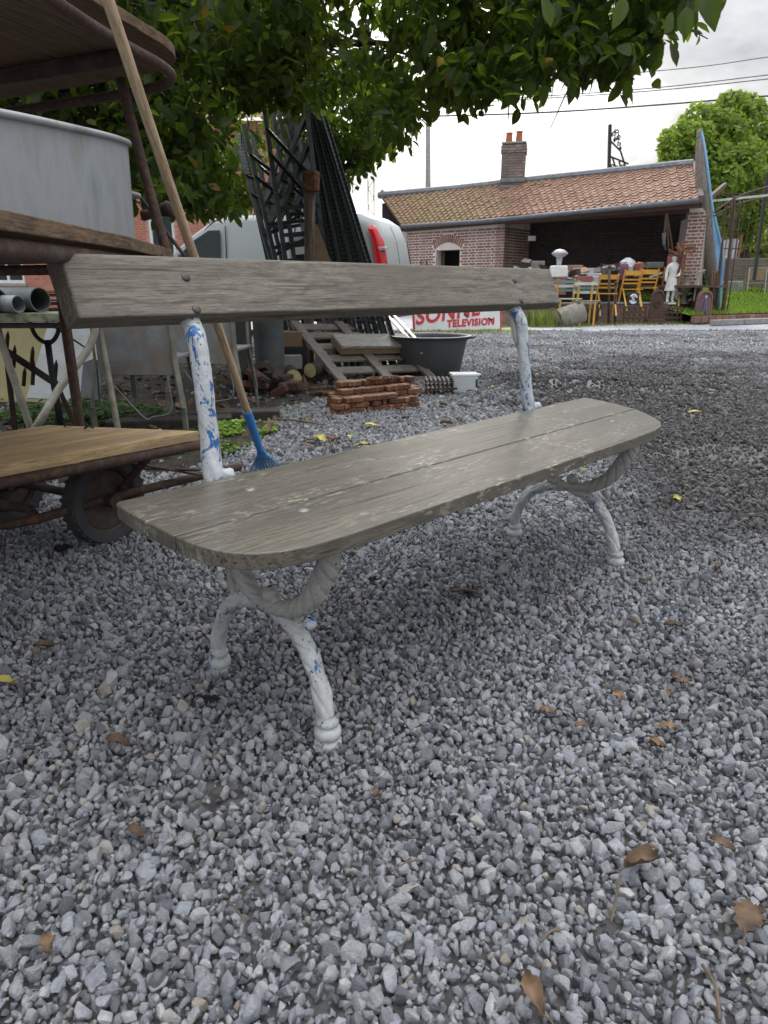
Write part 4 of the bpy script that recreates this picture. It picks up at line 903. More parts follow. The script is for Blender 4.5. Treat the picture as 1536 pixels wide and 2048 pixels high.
# ================================================================== GREY TUB, RUSTY STACK, PLASTIC BOX
tc_ = gz(862, 757, 0); rt_ = 0.365
t = thing('rubber_tub', 'large round dark grey rubber tub with a flared rim standing on the gravel', 'tub', (tc_.x, tc_.y+0.29, 0))
mb = MB(); mb.lathe([(0.001, 0.006), (0.27, 0.0), (0.285, 0.01), (0.345, 0.31), (0.36, 0.345), (0.385, 0.355), (0.388, 0.365), (0.36, 0.366), (0.335, 0.34), (0.27, 0.02), (0.001, 0.02)], 48)
mb.build('body', m_tub, t, smooth=True, angle=50)
for sx in (-1, 1):
    mb = MB(); mb.tube(smooth_path([(sx*0.33, -0.10, 0.345), (sx*0.41, -0.06, 0.352), (sx*0.41, 0.06, 0.352), (sx*0.33, 0.10, 0.345)], 5), 0.012, 8); mb.build('handle', m_tub, t, smooth=True)
# rusty cast blocks in rows
rr = random.Random(11)
def block_mesh(w_, d_, h_, curved):
    mb = MB()
    if curved:
        pr = [(d_/2*math.cos(a), d_/2*math.sin(a)) for a in [R(x_) for x_ in range(-90, 91, 22)]]
        pl = [(-w_/2, d_/2)]+[(-w_/2, -d_/2)]+[(w_/2-d_/2+x_*1.0, y_) for x_, y_ in pr]
        pl = [(-w_/2, d_/2), (-w_/2, -d_/2)]+[(w_/2-d_/2+px2, py2) for px2, py2 in pr]
    else: pl = [(-w_/2, -d_/2), (w_/2, -d_/2), (w_/2, d_/2), (-w_/2, d_/2)]
    mb.prism(pl, 0, h_); return mb
base = gz(672, 834, 0); endr = gz(864, 812, 0); ux = (endr-base); Ls = ux.length; ux.normalize(); uy = Vector((-ux.y, ux.x, 0))
for row, (off, x0, x1, lay) in enumerate(((0.0, 0.0, 0.62, 3), (0.10, 0.06, 0.66, 4), (0.21, 0.10, 0.74, 5))):
    for l in range(lay):
        if row == 0 and l == 2: x1_ = x1-0.18; x0_ = x0
        elif l >= 3: x0_, x1_ = x0+0.05, x1
        else: x0_, x1_ = x0, x1
        x = x0_+rr.uniform(-0.015, 0.015)
        while x < x1_:
            w_ = rr.choice((0.05, 0.065, 0.09, 0.12)); h_ = 0.036
            mb = block_mesh(w_-0.004, 0.085, h_-0.003, rr.random() < 0.45)
            p = base+ux*(x+w_/2)+uy*(off+rr.uniform(-0.012, 0.012)+0.04)
            o = mb.build('cast_block', m_rust2, loc=(p.x, p.y, 0.008+l*h_), rot=(0, 0, math.atan2(ux.y, ux.x)+rr.uniform(-0.12, 0.12)+(math.pi if rr.random() < 0.4 else 0)), bevel=0.005)
            tag(o, 'orange rusted block in the layered stack on the gravel before the tub', 'rusty block', 'rusted blocks in the stack')
            x += w_
for k in range(3):
    p = base+ux*(0.42+0.09*k)+uy*0.2; mb = MB(); mb.tube([(0.05*math.cos(a), 0.03*math.sin(a), 0) for a in [R(30*i) for i in range(13)]], 0.007, 6)
    tag(mb.build('rusty_ring', m_rust2, smooth=True, loc=(p.x, p.y, 0.008+0.036*5+0.006), rot=(0.1, 0, k)), 'small rusty ring lying on top of the rusted block stack', 'ring', 'rings on the stack')
ir = gz(880, 792, 0)
gr = thing('iron_grate_heap', 'dark rusty lattice grate lying between the rusty stack and the white box', 'grate', ir)
for k in range(4):
    for i in range(7):
        mb = MB(); mb.bar((-0.10+i*0.033, 0.0, 0.02+k*0.03), (-0.10+i*0.033, 0.20, 0.03+k*0.03), 0.012, 0.01); mb.build('grate_bar', m_rustdark, gr)
    mb = MB(); mb.bar((-0.11, 0.02+0.04*k, 0.012+k*0.03), (0.12, 0.02+0.04*k, 0.016+k*0.03), 0.014, 0.012); mb.build('cross_bar', m_rustdark, gr)
mb = MB(); mb.bar((-0.11, 0.0, 0.05), (0.13, -0.02, 0.06), 0.014, 0.014); mb.build('front_bar', m_rustdark, gr)
bx_ = gz(928, 788, 0)
t = thing('plastic_box', 'small translucent white plastic box with a lipped lid standing on the gravel', 'box', (bx_.x, bx_.y+0.05, 0), R(4))
mb = MB(); mb.box((0, 0.0, 0.07), (0.185, 0.13, 0.14), taper=1.08); mb.build('body', m_milky, t, bevel=0.012, seg=3)
mb = MB(); mb.box((0, 0, 0.148), (0.215, 0.155, 0.016)); mb.box((0.115, 0, 0.145), (0.03, 0.05, 0.012)); mb.build('lid', m_milky, t, bevel=0.005)
mb = MB(); mb.box((0.088, -0.0725, 0.085), (0.014, 0.003, 0.06)); mb.build('sticker', m_black, t)

# ================================================================== VAN
V0 = Vector((0.02, 11.0, 0)); side = Vector((-0.955, 0.296, 0)); rear = Vector((0.296, 0.955, 0))
van = thing('parked_van', 'white panel van parked in shade, its rear doors and red tail light showing', 'van', V0)
Mv = Matrix((side, rear, Vector((0, 0, 1)))).transposed()
van.rotation_mode = 'QUATERNION'; pass
# local frame: x forward along the body, y across (negative determinant handled by mirroring): use explicit transform instead
van.rotation_mode = 'XYZ'; van.rotation_euler = (0, 0, math.atan2(side.y, side.x))
# in this frame +x runs to the van's nose; the far side of the van lies at -y
def body_section(x):
    """half outline (depth d from near side 0 .. WID) at distance x from the rear"""
    return x
WID = 1.78
prof = [(0.04, 0.34), (0.0, 0.60), (0.02, 1.05), (0.10, 1.50), (0.22, 1.76), (0.42, 1.875), (1.2, 1.90), (2.6, 1.885), (2.95, 1.86), (3.35, 1.62), (3.95, 1.16), (4.45, 1.00), (4.66, 0.80), (4.70, 0.45), (4.62, 0.32)]
st = []
ny_ = 13
def width_at(z):  # tumblehome
    return 0.0 if z < 1.0 else 0.10*((z-1.0)/0.9)**2
vsx = []; mb = MB()
# shell: for every profile point a cross row from near side to far side, with rounded shoulders
us = [0, 0.015, 0.05, 0.11, 0.2, 0.35, 0.5, 0.65, 0.8, 0.89, 0.95, 0.985, 1.0]
cx, cz = 2.3, 0.9
for (x, z) in prof:
    for u in us:
        e_ = min(u, 1-u); k = 1-min(e_/0.11, 1); rnd = (1-math.sqrt(max(0, 1-k*k)))
        top = max(0, (z-1.0)/0.9)
        zz_ = z-0.11*rnd*top
        xx_ = x+(0.16*rnd if x < 0.5 else (-0.25*rnd if x > 4 else 0))
        y = -(u*WID); y = -(WID/2)+(y+WID/2)*(1-2*width_at(z)/WID)
        mb.v.append((xx_, y, zz_))
nu = len(us)
for i in range(len(prof)-1):
    for k in range(nu-1):
        a = i*nu+k; mb.f.append((a, a+1, a+nu+1, a+nu))
for s_ in (0, nu-1):
    # side walls: strips between the lower body line and the outline
    idx = [i*nu+s_ for i in range(len(prof))]; mb.f.append(tuple(idx))
mb.build('body', m_van, van, smooth=True, angle=38)
def sidepoly(name, pts, mat, y=0.004, th=0.008, par=None):
    mb = MB(); n = len(pts); mb.add([(x, y+width_off(z), z) for x, z in pts]+[(x, y-th+width_off(z), z) for x, z in pts], [tuple(range(n)), tuple(range(2*n-1, n-1, -1))]+[(i, (i+1) % n, n+(i+1) % n, n+i) for i in range(n)])
    return mb.build(name, mat, par or van)
def width_off(z): return -width_at(z)-0.0
cabw = sidepoly('cab_window', [(2.82, 1.22), (2.82, 1.66), (3.02, 1.66), (3.28, 1.52), (3.72, 1.18)], m_glass, 0.012, 0.02)
for x in (2.72, 3.85, 1.5): sidepoly('door_seam', [(x-0.008, 0.5), (x-0.008, 1.72 if x < 3 else 1.18), (x+0.008, 1.72 if x < 3 else 1.18), (x+0.008, 0.5)], m_seam, 0.006, 0.01)
mb = MB(); mb.box((3.45, 0.10, 1.22), (0.10, 0.16, 0.17)); mb.build('wing_mirror', m_black, van, bevel=0.03)
# tail light wraps round the rear corner
mb = MB()
tl = [(1.03, 0.0), (1.25, 0.0), (1.52, 0.02), (1.64, 0.08)]
for z in np.linspace(0.94, 1.66, 12):
    k = max(0, (z-1.35)/0.31)
    xr_ = np.interp(z, [p[1] for p in prof[:6]], [p[0] for p in prof[:6]])
    ww = 0.10*(1-0.85*k**2)
    off = -width_at(z)
    for (dx_, dy_) in ((0.085*(1-0.6*k)+0.03, 0.010), (0.06, 0.014), (0.02, 0.0), (-0.012, -ww*0.5), (-0.012, -ww*0.9)):
        mb.v.append((xr_+dx_+0.05*k, off+dy_, z))
nz = 12
for i in range(nz-1):
    for k in range(4): a = i*5+k; mb.f.append((a, a+1, a+6, a+5))
tlo = mb.build('tail_light', m_tail, van, smooth=True)
md = tlo.modifiers.new('t', 'SOLIDIFY'); md.thickness = 0.03
mb = MB(); mb.box((0.06, -0.030, 1.34), (0.14, 0.10, 0.05)); mb.build('lamp_band', m_silver, tlo, bevel=0.01)
mb = MB(); mb.box((0.055, -0.035, 0.97), (0.14, 0.12, 0.10)); mb.build('clear_lens', m_white, tlo, bevel=0.01)
# rear doors: seams and trim proud of the shell
def rear_x(z): return float(np.interp(z, [p[1] for p in prof[:6]], [p[0] for p in prof[:6]]))
for y_, name in ((-0.93, 'door_seam'), (-0.22, 'door_seam'), (-1.62, 'door_seam')):
    mb = MB()
    for z in np.linspace(0.65, 1.72, 14):
        xx = rear_x(z)-0.004+(0.10 if abs(y_+0.89) > 0.6 else 0)*max(0, (z-1.4))*0.8
        mb.v += [(xx, y_-0.008, z), (xx, y_+0.008, z), (xx+0.02, y_+0.008, z), (xx+0.02, y_-0.008, z)]
    for i in range(13):
        for k in range(4): a = i*4+k; b = i*4+(k+1) % 4; mb.f.append((a, b, b+4, a+4))
    mb.build(name, m_seam, van)
mb = MB(); mb.box((-0.05, -WID/2, 0.46), (0.20, WID+0.02, 0.26)); mb.build('rear_bumper', m_tub, van, bevel=0.05, seg=3)
mb = MB(); mb.box((rear_x(1.0)-0.01, -0.98, 1.02), (0.04, 0.16, 0.05)); mb.build('door_handle', m_black, van, bevel=0.01)
for x in (0.85, 3.85):
    for y in (-0.11, -WID+0.11):
        mb = MB(); Mx = Matrix.Rotation(math.pi/2, 3, 'X'); mb.lathe([(0.16, -0.1), (0.30, -0.11), (0.335, -0.07), (0.335, 0.07), (0.30, 0.11), (0.16, 0.1)], 28, (x, y, 0.335), M=Mx)
        w_ = mb.build('wheel', m_tyre, van, smooth=True, angle=40)
        mb = MB(); mb.lathe([(0.001, 0.09), (0.19, 0.08), (0.20, 0.10)], 20, (x, y, 0.335), M=Mx); mb.lathe([(0.001, -0.09), (0.19, -0.08), (0.20, -0.10)], 20, (x, y, 0.335), M=Mx); mb.build('rim', m_silver, w_)

# ================================================================== STEEL SHELVING LEANING UNDER THE TREE
def ladder(lab, a0, a1, b0, b1, Yt, Yb, rungs=6, xs=2, par=0.042):
    """an open shelving side frame: two uprights, rungs and crossed braces. a: left upright (top px, bottom px), b: right"""
    A0, A1 = at(*a0, Yt), at(*a1, Yb); B0, B1 = at(*b0, Yt+0.05), at(*b1, Yb+0.1)
    def ext(p, q):
        d = q-p; k = (p.z-0.0)/(p.z-q.z); return p+d*k
    A2, B2 = ext(A0, A1), ext(B0, B1)
    t = thing('steel_rack', lab, 'shelving frame', A2, group='steel shelving frames under the tree')
    r_ = lambda p: p-A2
    for p, q_ in ((A0, A2), (B0, B2)):
        mb = MB(); mb.bar(r_(p), r_(q_), par, par*0.7); mb.build('upright', m_darkiron, t)
    for k in range(rungs):
        s_ = 0.42+0.56*k/rungs
        p, q_ = A0.lerp(A2, s_), B0.lerp(B2, s_)
        mb = MB(); mb.bar(r_(p), r_(q_), 0.022, 0.035); mb.build('rung', m_darkiron, t)
    for (s0, s1) in ((0.13, 0.34), (0.22, 0.43)):
        mb = MB(); mb.bar(r_(A0.lerp(A2, s0)), r_(B0.lerp(B2, s1)), 0.05, 0.03); mb.build('brace', m_darkiron, t)
        mb = MB(); mb.bar(r_(A0.lerp(A2, s1))+Vector((0, 0.04, 0)), r_(B0.lerp(B2, s0-0.03))+Vector((0, 0.04, 0)), 0.06, 0.03); mb.build('brace', m_darkiron, t)
ladder('tallest open steel shelving frame with crossed braces leaning in front', (524, 186), (572, 530), (606, 168), (652, 530), 7.6, 6.9)
ladder('open steel shelving frame leaning just behind the tallest one, braces half hidden', (488, 250), (553, 530), (590, 232), (640, 530), 8.0, 7.2)
ladder('leftmost leaning steel shelving frame with a perforated upright against the van', (478, 300), (545, 530), (556, 222), (622, 530), 8.4, 7.5, rungs=6)
ladder('dark steel shelving frame wedged between the tallest one and the post bundle', (545, 215), (590, 530), (626, 200), (676, 530), 8.2, 7.5, rungs=7)
ladder('rearmost steel shelving frame, only its top and rungs showing behind the others', (505, 275), (566, 530), (575, 255), (634, 530), 8.7, 7.9, rungs=8)
def M_perf():
    m, t, bs, out = new_mat('perforated_steel'); v = mapping(t, (1, 1, 1))
    sx = t.nodes.new('ShaderNodeSeparateXYZ'); t.links.new(v, sx.inputs[0])
    def sn(o, f):
        a = t.nodes.new('ShaderNodeMath'); a.operation = 'MULTIPLY'; t.links.new(o, a.inputs[0]); a.inputs[1].default_value = f
        b = t.nodes.new('ShaderNodeMath'); b.operation = 'SINE'; t.links.new(a.outputs[0], b.inputs[0]); return b.outputs[0]
    hole = ramp(t, sn(sx.outputs[2], 2*math.pi/0.05), [(0.70, (0, 0, 0)), (0.72, (1, 1, 1))])
    col = mixc(t, hole, (0.045, 0.052, 0.056), (0.13, 0.145, 0.15)); t.links.new(col, bs.inputs['Base Color']); bs.inputs['Roughness'].default_value = 0.5; bs.inputs['Metallic'].default_value = 0.3; return m
m_perf = M_perf(); m_poststeel = M_basic('dull_grey_post_steel', (0.06, 0.068, 0.072), (0.10, 0.11, 0.115), 5, 0.5, 0.4, 0.05)
for k in range(11):
    f_ = k/10
    top = at(612+f_*34, 212+f_*16, 7.9-0.3*f_); bot = at(662+f_*78, 530, 7.1-0.25*f_)
    d = (bot-top); kk = top.z/(top.z-bot.z); g_ = top+d*kk; Lp = (top-g_).length
    mb = MB(); mb.prism([(0, 0), (0.035, 0), (0.035, 0.004), (0.004, 0.004), (0.004, 0.035), (0, 0.035)], 0, Lp)
    o = mb.build('shelving_post', m_perf if k % 3 == 1 else m_poststeel, loc=g_); o.rotation_mode = 'QUATERNION'; o.rotation_quaternion = Vector((0, 0, 1)).rotation_difference((top-g_).normalized()) @ Euler((0, 0, R(200+25*(k % 3)))).to_quaternion()
    tag(o, ('rightmost' if k == 10 else 'leftmost' if k == 0 else 'slotted')+' grey steel angle post in the leaning bundle beside the van tail light', 'steel post', 'steel posts leaning in a bundle')
for k in range(4):
    top = at(568+k*5, 216+3*k, 8.6); bot = at(600+k*6, 340, 8.2); d = bot-top; g_ = top+d*(top.z/(top.z-bot.z))
    mb = MB(); mb.bar(Vector((0, 0, 0)), top-g_, 0.05, 0.03)
    tag(mb.build('shelving_post', m_darkiron, loc=g_), 'dark steel post of the short bundle behind the crossed braces', 'steel post', 'steel posts behind the braces')
top = at(484, 268, 8.7); bot = at(545, 530, 7.7); g_ = top+(bot-top)*(top.z/(top.z-bot.z)); Lp = (top-g_).length
mb = MB(); mb.prism([(0, 0), (0.06, 0), (0.06, 0.004), (0.004, 0.004), (0.004, 0.04), (0, 0.04)], 0, Lp); o = mb.build('shelving_post', m_perf, loc=g_); o.rotation_mode = 'QUATERNION'; o.rotation_quaternion = Vector((0, 0, 1)).rotation_difference((top-g_).normalized()) @ Euler((0, 0, R(200))).to_quaternion()
tag(o, 'single perforated steel post standing left of all the shelving frames', 'steel post')
lp = at(615, 530, 6.7); ltop = at(622, 345, 6.75)
t = thing('old_wooden_post', 'thick upright wooden post, rusty brown at the top and bleached below, before the shelving', 'post', (lp.x, lp.y, 0))
mb = MB(); mb.tube([(-0.02, 0, 0), (0, 0, 0.6), (ltop.x-lp.x-0.03, 0, 1.2), (ltop.x-lp.x-0.01, 0, ltop.z-0.12)], [0.05, 0.05, 0.048, 0.055], 12, fn=lambda i, a: 1+0.08*math.sin(2*a+i)); mb.build('shaft', M_wood('post_wood', (0.30, 0.27, 0.22), (0.17, 0.11, 0.07), (0.07, 0.035, 0.025), along='Z', scale=0.6), t, smooth=True)
mb = MB(); mb.lathe([(0.075, -0.14), (0.082, 0.0), (0.07, 0.02), (0.001, 0.025)], 12, (ltop.x-lp.x, 0, ltop.z-0.02), fn=lambda i, a: 1+0.06*math.sin(5*a+i)); mb.build('rusty_cap', m_rust2, t)
board([(628, 448), (634, 448), (664, 528), (624, 528)], 6.9, 0.02, m_card, 'brown_board', 'brown triangular sheet of board wedged behind the wooden post')
board([(650, 454), (660, 454), (690, 532), (652, 532)], 7.4, 0.02, m_white, 'white_board', 'strip of white board between the shelving uprights')
board([(574, 466), (608, 464), (612, 528), (580, 528)], 8.6, 0.02, m_white, 'white_sheet', 'white sheet showing through the rungs of the shelving')

# ================================================================== BRICKWORK
BRICKMESH = {}
def brick_mesh(l, h, d, mat):
    k = (round(l, 3), round(h, 3), round(d, 3), mat.name)
    if k not in BRICKMESH:
        mb = MB(); mb.box((0, 0, 0), (l, d, h)); BRICKMESH[k] = mb.mesh('brick', mat)
    return BRICKMESH[k]
def bricks(par, O, U_, W_, Hh, mat, hole=None, bl_=0.23, bh_=0.050, jt=0.026, depth=0.03, proud=0.007, limit=300, see=None, flemish=True):
    """brick courses on the wall plane through O along U_; the largest ones in view are objects, the others one joined part"""
    U_ = Vector(U_).normalized(); Nn = Vector((U_.y, -U_.x, 0)); ang = math.atan2(U_.y, U_.x)
    cells = []; r = 0; z = jt
    while z+bh_ <= Hh:
        head = flemish and r % 2 == 1
        l = (bl_-jt)/2 if head else bl_
        x = jt-(l*0.5 if r % 2 else 0)
        while x < W_:
            x0, x1 = max(x, 0.0), min(x+l, W_)
            if hole:
                zc__ = z+bh_/2
                while x1-x0 > 0.03 and hole(x0, zc__) and not hole((x0+x1)/2, zc__): x0 += 0.01
                while x1-x0 > 0.03 and hole(x1, zc__) and not hole((x0+x1)/2, zc__): x1 -= 0.01
            if x1-x0 > 0.03 and not (hole and hole((x0+x1)/2, z+bh_/2)):
                cells.append((round(x0, 2), round(x1, 2), z))
            x += l+jt
        z += bh_+jt; r += 1
    def vis(c):
        p = O+U_*((c[0]+c[1])/2)+Vector((0, 0, c[2])); a, b = topx(p)
        s_ = -p.y
        if not (-5 < a < 1541 and -5 < b < 2053): s_ -= 1000
        if see and not see(a, b): s_ -= 500
        return -s_
    cells.sort(key=vis)
    rest = MB()
    for i, (x0, x1, z) in enumerate(cells):
        c = O+U_*((x0+x1)/2)+Vector((0, 0, z+bh_/2))+Nn*(proud-depth/2+random.uniform(-.002, .002))
        if i < limit:
            place('brick', brick_mesh(x1-x0, bh_, depth, mat), par, loc=c-Vector(par.location), rot=(0, 0, ang))
        else:
            rest.box(c-Vector(par.location), (x1-x0, depth, bh_), Matrix.Rotation(ang, 3, 'Z'))
    if rest.v: stuff(rest.build('brickwork', mat, par, fixn=False))
def wall_slab(name, par, O, U_, W_, z0, z1, th, mat, holes=()):
    """flat slab behind the brick faces with rectangular holes cut by building it in strips"""
    U_ = Vector(U_).normalized(); Nn = Vector((U_.y, -U_.x, 0)); mb = MB(); ang = math.atan2(U_.y, U_.x)
    xs = sorted(set([0, W_]+[h[0] for h in holes]+[h[1] for h in holes])); zs = sorted(set([z0, z1]+[h[2] for h in holes]+[h[3] for h in holes]))
    for a, b in zip(xs, xs[1:]):
        for c, d in zip(zs, zs[1:]):
            if any(h[0] <= a and b <= h[1] and h[2] <= c and d <= h[3] for h in holes): continue
            ctr_ = O+U_*((a+b)/2)+Vector((0, 0, (c+d)/2))-Nn*(th/2)
            mb.box(ctr_-Vector(par.location), (b-a, th, d-c), Matrix.Rotation(ang, 3, 'Z'))
    return mb.build(name, mat, par, fixn=False)

# ---- long open shed
FR = at(1392, 600, 17.05); FR.z = 0; FL = at(812, 600, 22.7); FL.z = 0
SU = (FR-FL); SW = SU.length; SU.normalize(); SN = Vector((SU.y, -SU.x, 0))
shed = thing('open_shed', 'long low brick shed with a clay tile roof, arched doorway and dark open bay', 'shed', FL)
def sx_of(px_):      # distance along the front at a picture column
    r_ = ray(px_, 560); o_ = -FL
    den = r_.x*SN.x+r_.y*SN.y; tt = (FL.x*SN.x+FL.y*SN.y)/den
    p = Vector((r_.x*tt, r_.y*tt, 0)); return (p-FL).dot(SU)
xc = sx_of(1004); xd0, xd1 = sx_of(871), sx_of(918); xp = sx_of(1361)
def arch(x, z, grow=0.0):
    if x < xd0-grow or x > xd1+grow: return False
    m_ = (xd0+xd1)/2; h_ = (xd1-xd0)/2
    return z < 1.83+0.20*(1-((x-m_)/h_)**2)+grow*1.0
front_h = 2.50
wall_slab('wall', shed, FL, SU, xc, 0, front_h, 0.30, m_mortar, [(xd0, xd1, 0, 1.83)])
bricks(shed, FL, SU, xc, front_h-0.1, m_brick_dark, hole=lambda x, z: arch(x, z, 0.01) or (arch(x, z-0.15, 0.10) and z > 1.83), limit=300, see=lambda a, b: b < 560)
# arch of headers on edge
for k in range(15):
    f_ = (k+0.5)/15; m_ = (xd0+xd1)/2; h_ = (xd1-xd0)/2+0.10; x = m_+(f_-0.5)*2*h_
    zc_ = 1.83+0.20*(1-((x-m_)/h_)**2)+0.12; tilt_ = -(x-m_)/h_*0.40
    me_ = brick_mesh(0.055, 0.22, 0.03, m_brick_dark)
    place('arch_brick', me_, shed, loc=SU*x+Vector((0, 0, zc_))+SN*(-0.004), rot=Euler((0, -tilt_*-1, 0)).to_matrix().to_4x4() and (0, tilt_*-1, math.atan2(SU.y, SU.x)))
# inner return wall at the bay, pillar, back wall, far gable, dark interior
IN = -SN
wall_slab('bay_side_wall', shed, FL+SU*xc, IN, 2.1, 0, 2.6, 0.24, m_mortar)
bricks(shed, FL+SU*(xc+0.0)+SN*0.0, IN, 2.0, 2.4, m_brick_dark, limit=0)
wall_slab('pillar', shed, FL+SU*xp, SU, SW-xp-0.02, 0, 2.52, 0.34, m_mortar)
bricks(shed, FL+SU*xp, SU, SW-xp-0.02, 2.5, m_brick_dark, limit=120, see=lambda a, b: b < 640)
RRx = at(1386, 330, 18.9); RLx = at(764, 392, 25.0); BR = Vector((RRx.x, RRx.y, 0)); BL_ = Vector((RLx.x, RLx.y, 0)); BU = (BR-BL_).normalized(); BW = (BR-BL_).length
wall_slab('back_wall', shed, BL_, BU, BW, 0, 3.45, 0.2, m_bay_shade)  # near-black colour stands in for the shade inside the bay
bricks(shed, BL_+BU*BW*0.3, BU, BW*0.7, 3.2, m_brick_shade, limit=0)
GE = (BR-FR).normalized(); wall_slab('gable_wall', shed, FR+GE*(BR-FR).length-SU*0.12, -GE, (BR-FR).length-0.5, 0, 2.4, 0.1, m_mortar)
wall_slab('gable_wall', shed, FL+SU*0.02, (BL_-FL), (BL_-FL).length, 0, 2.4, 0.2, m_mortar)
pass
mb = MB(); mb.bar(SU*(xc-0.3)+Vector((0, 0, 2.53))+SN*-0.12, SU*(SW-0.05)+Vector((0, 0, 2.53))+SN*-0.12, 0.2, 0.18); mb.build('lintel_beam', m_beam, shed)
mb = MB()
for k in range(9): x = xc+0.3+k*(SW-xc-0.5)/8; mb.bar(SU*x+Vector((0, 0, 2.55)), SU*x+IN*1.75+Vector((0, 0, 3.18)), 0.08, 0.1)
mb.build('rafter', m_beam, shed)
# roof as a bilinear patch (eave and ridge ends where the photo shows them)
eR = at(1399, 398, 16.85); eL = at(806, 452, 22.75); rR = at(1386, 330, 18.9); rL = at(764, 392, 25.0)
def roofp(u, v): return eL.lerp(eR, u).lerp(rL.lerp(rR, u), v)
mb = MB()
for i in range(2):
    for u, v in ((0, 0), (1, 0), (1, 1), (0, 1)): mb.v.append(tuple(roofp(u, v)-FL+Vector((0, 0, -0.03 if i == 0 else -0.10))))
mb.f += [(0, 1, 2, 3), (7, 6, 5, 4), (0, 4, 5, 1), (1, 5, 6, 2), (2, 6, 7, 3), (3, 7, 4, 0)]
mb.build('roof_deck', m_beam, shed)
back_dn = IN*1.2+Vector((0, 0, -0.7))
mb = MB(); mb.add([rL-FL, rR-FL, rR-FL+back_dn, rL-FL+back_dn], [(0, 1, 2, 3)]); mb.build('rear_roof', m_tile, shed)
NT, NR = 46, 13
tw = (eR-eL).length/NT
def tile_mesh():
    mb = MB(); xs = [-0.5, -0.36, -0.22, 0.0, 0.22, 0.36, 0.5]; hs = [0.0, 0.028, 0.004, -0.006, 0.0, 0.022, 0.012]
    L_ = 0.24
    for y, dz in ((0, 0.028), (L_, 0.0)):
        for x, h in zip(xs, hs): mb.v.append((x*tw*1.04, y, h+dz))
    for k in range(6): mb.f.append((k, k+1, k+8, k+7))
    o_ = len(mb.v)
    for x, h in zip(xs, hs): mb.v.append((x*tw*1.04, 0, h+0.002))
    for k in range(6): mb.f.append((o_+k+1, o_+k, k, k+1))
    return mb.mesh('roof_tile', m_tile)
TM = tile_mesh(); tiles = []
for r_ in range(NR):
    for k in range(NT):
        u = (k+0.5+(0.0))/NT; v = r_/NR
        tiles.append((roofp(u, 0.5).y+r_*0.05, u, v))
tiles.sort(); rest = MB()
exU = (eR-eL).normalized()
for i, (_, u, v) in enumerate(tiles):
    up_ = (rL.lerp(rR, u)-eL.lerp(eR, u)).normalized(); nn_ = exU.cross(up_).normalized(); xx = up_.cross(nn_)
    M3 = Matrix((xx, up_, nn_)).transposed()
    M3 = M3 @ Euler((R(random.uniform(-2, 2)), R(random.uniform(-2, 2)), R(random.uniform(-1.5, 1.5)))).to_matrix()
    p = roofp(u, v)-FL+Vector((0, 0, random.uniform(0, 0.012)))
    if i < 300:
        o = place('roof_tile', TM, shed, loc=p); o.rotation_euler = M3.to_euler()
    else:
        rest.add([M3 @ q.co + p for q in TM.vertices], [tuple(f.vertices) for f in TM.polygons])
stuff(rest.build('roof_tiling', m_tile, shed, fixn=False))
mb = MB(); mb.tube([rL-FL+Vector((-0.1, 0, 0.02)), roofp(.3, 1)-FL+Vector((0, 0, 0.0)), roofp(.6, 1)-FL+Vector((0, 0, 0.03)), rR-FL+Vector((0, 0, 0.03))], 0.10, 8, flat=(1, 1.1)); mb.build('ridge_cap', m_ridge, shed)
mb = MB(); mb.tube([eL-FL+SN*0.08+Vector((0, 0, -0.03)), roofp(.33, 0)-FL+SN*0.08+Vector((0, 0, -0.075)), roofp(.7, 0)-FL+SN*0.08+Vector((0, 0, -0.06)), eR-FL+SN*0.08+Vector((0, 0, -0.04))], 0.062, 10); mb.build('gutter', m_gutter, shed, smooth=True)
mb = MB(); mb.bar(roofp(0, 0)-FL+Vector((0, 0, -0.12)), roofp(1, 0)-FL+Vector((0, 0, -0.12)), 0.03, 0.12); mb.build('fascia', m_beam, shed)
mb = MB(); mb.bar(eR-FL+SU*0.03, rR-FL+SU*0.03, 0.10, 0.16); mb.build('verge', m_brick_chim, shed)
mb = MB(); mb.add([rL-FL+Vector((-0.15, -0.1, 0)), rL-FL+Vector((0.25, -0.3, -0.02)), rL-FL+Vector((0.0, -0.1, 0.20)), rL-FL+Vector((0.0, 0.3, 0.0))], [(0, 1, 2), (1, 3, 2), (3, 0, 2), (0, 3, 1)]); mb.build('ridge_end', m_ridge, shed)
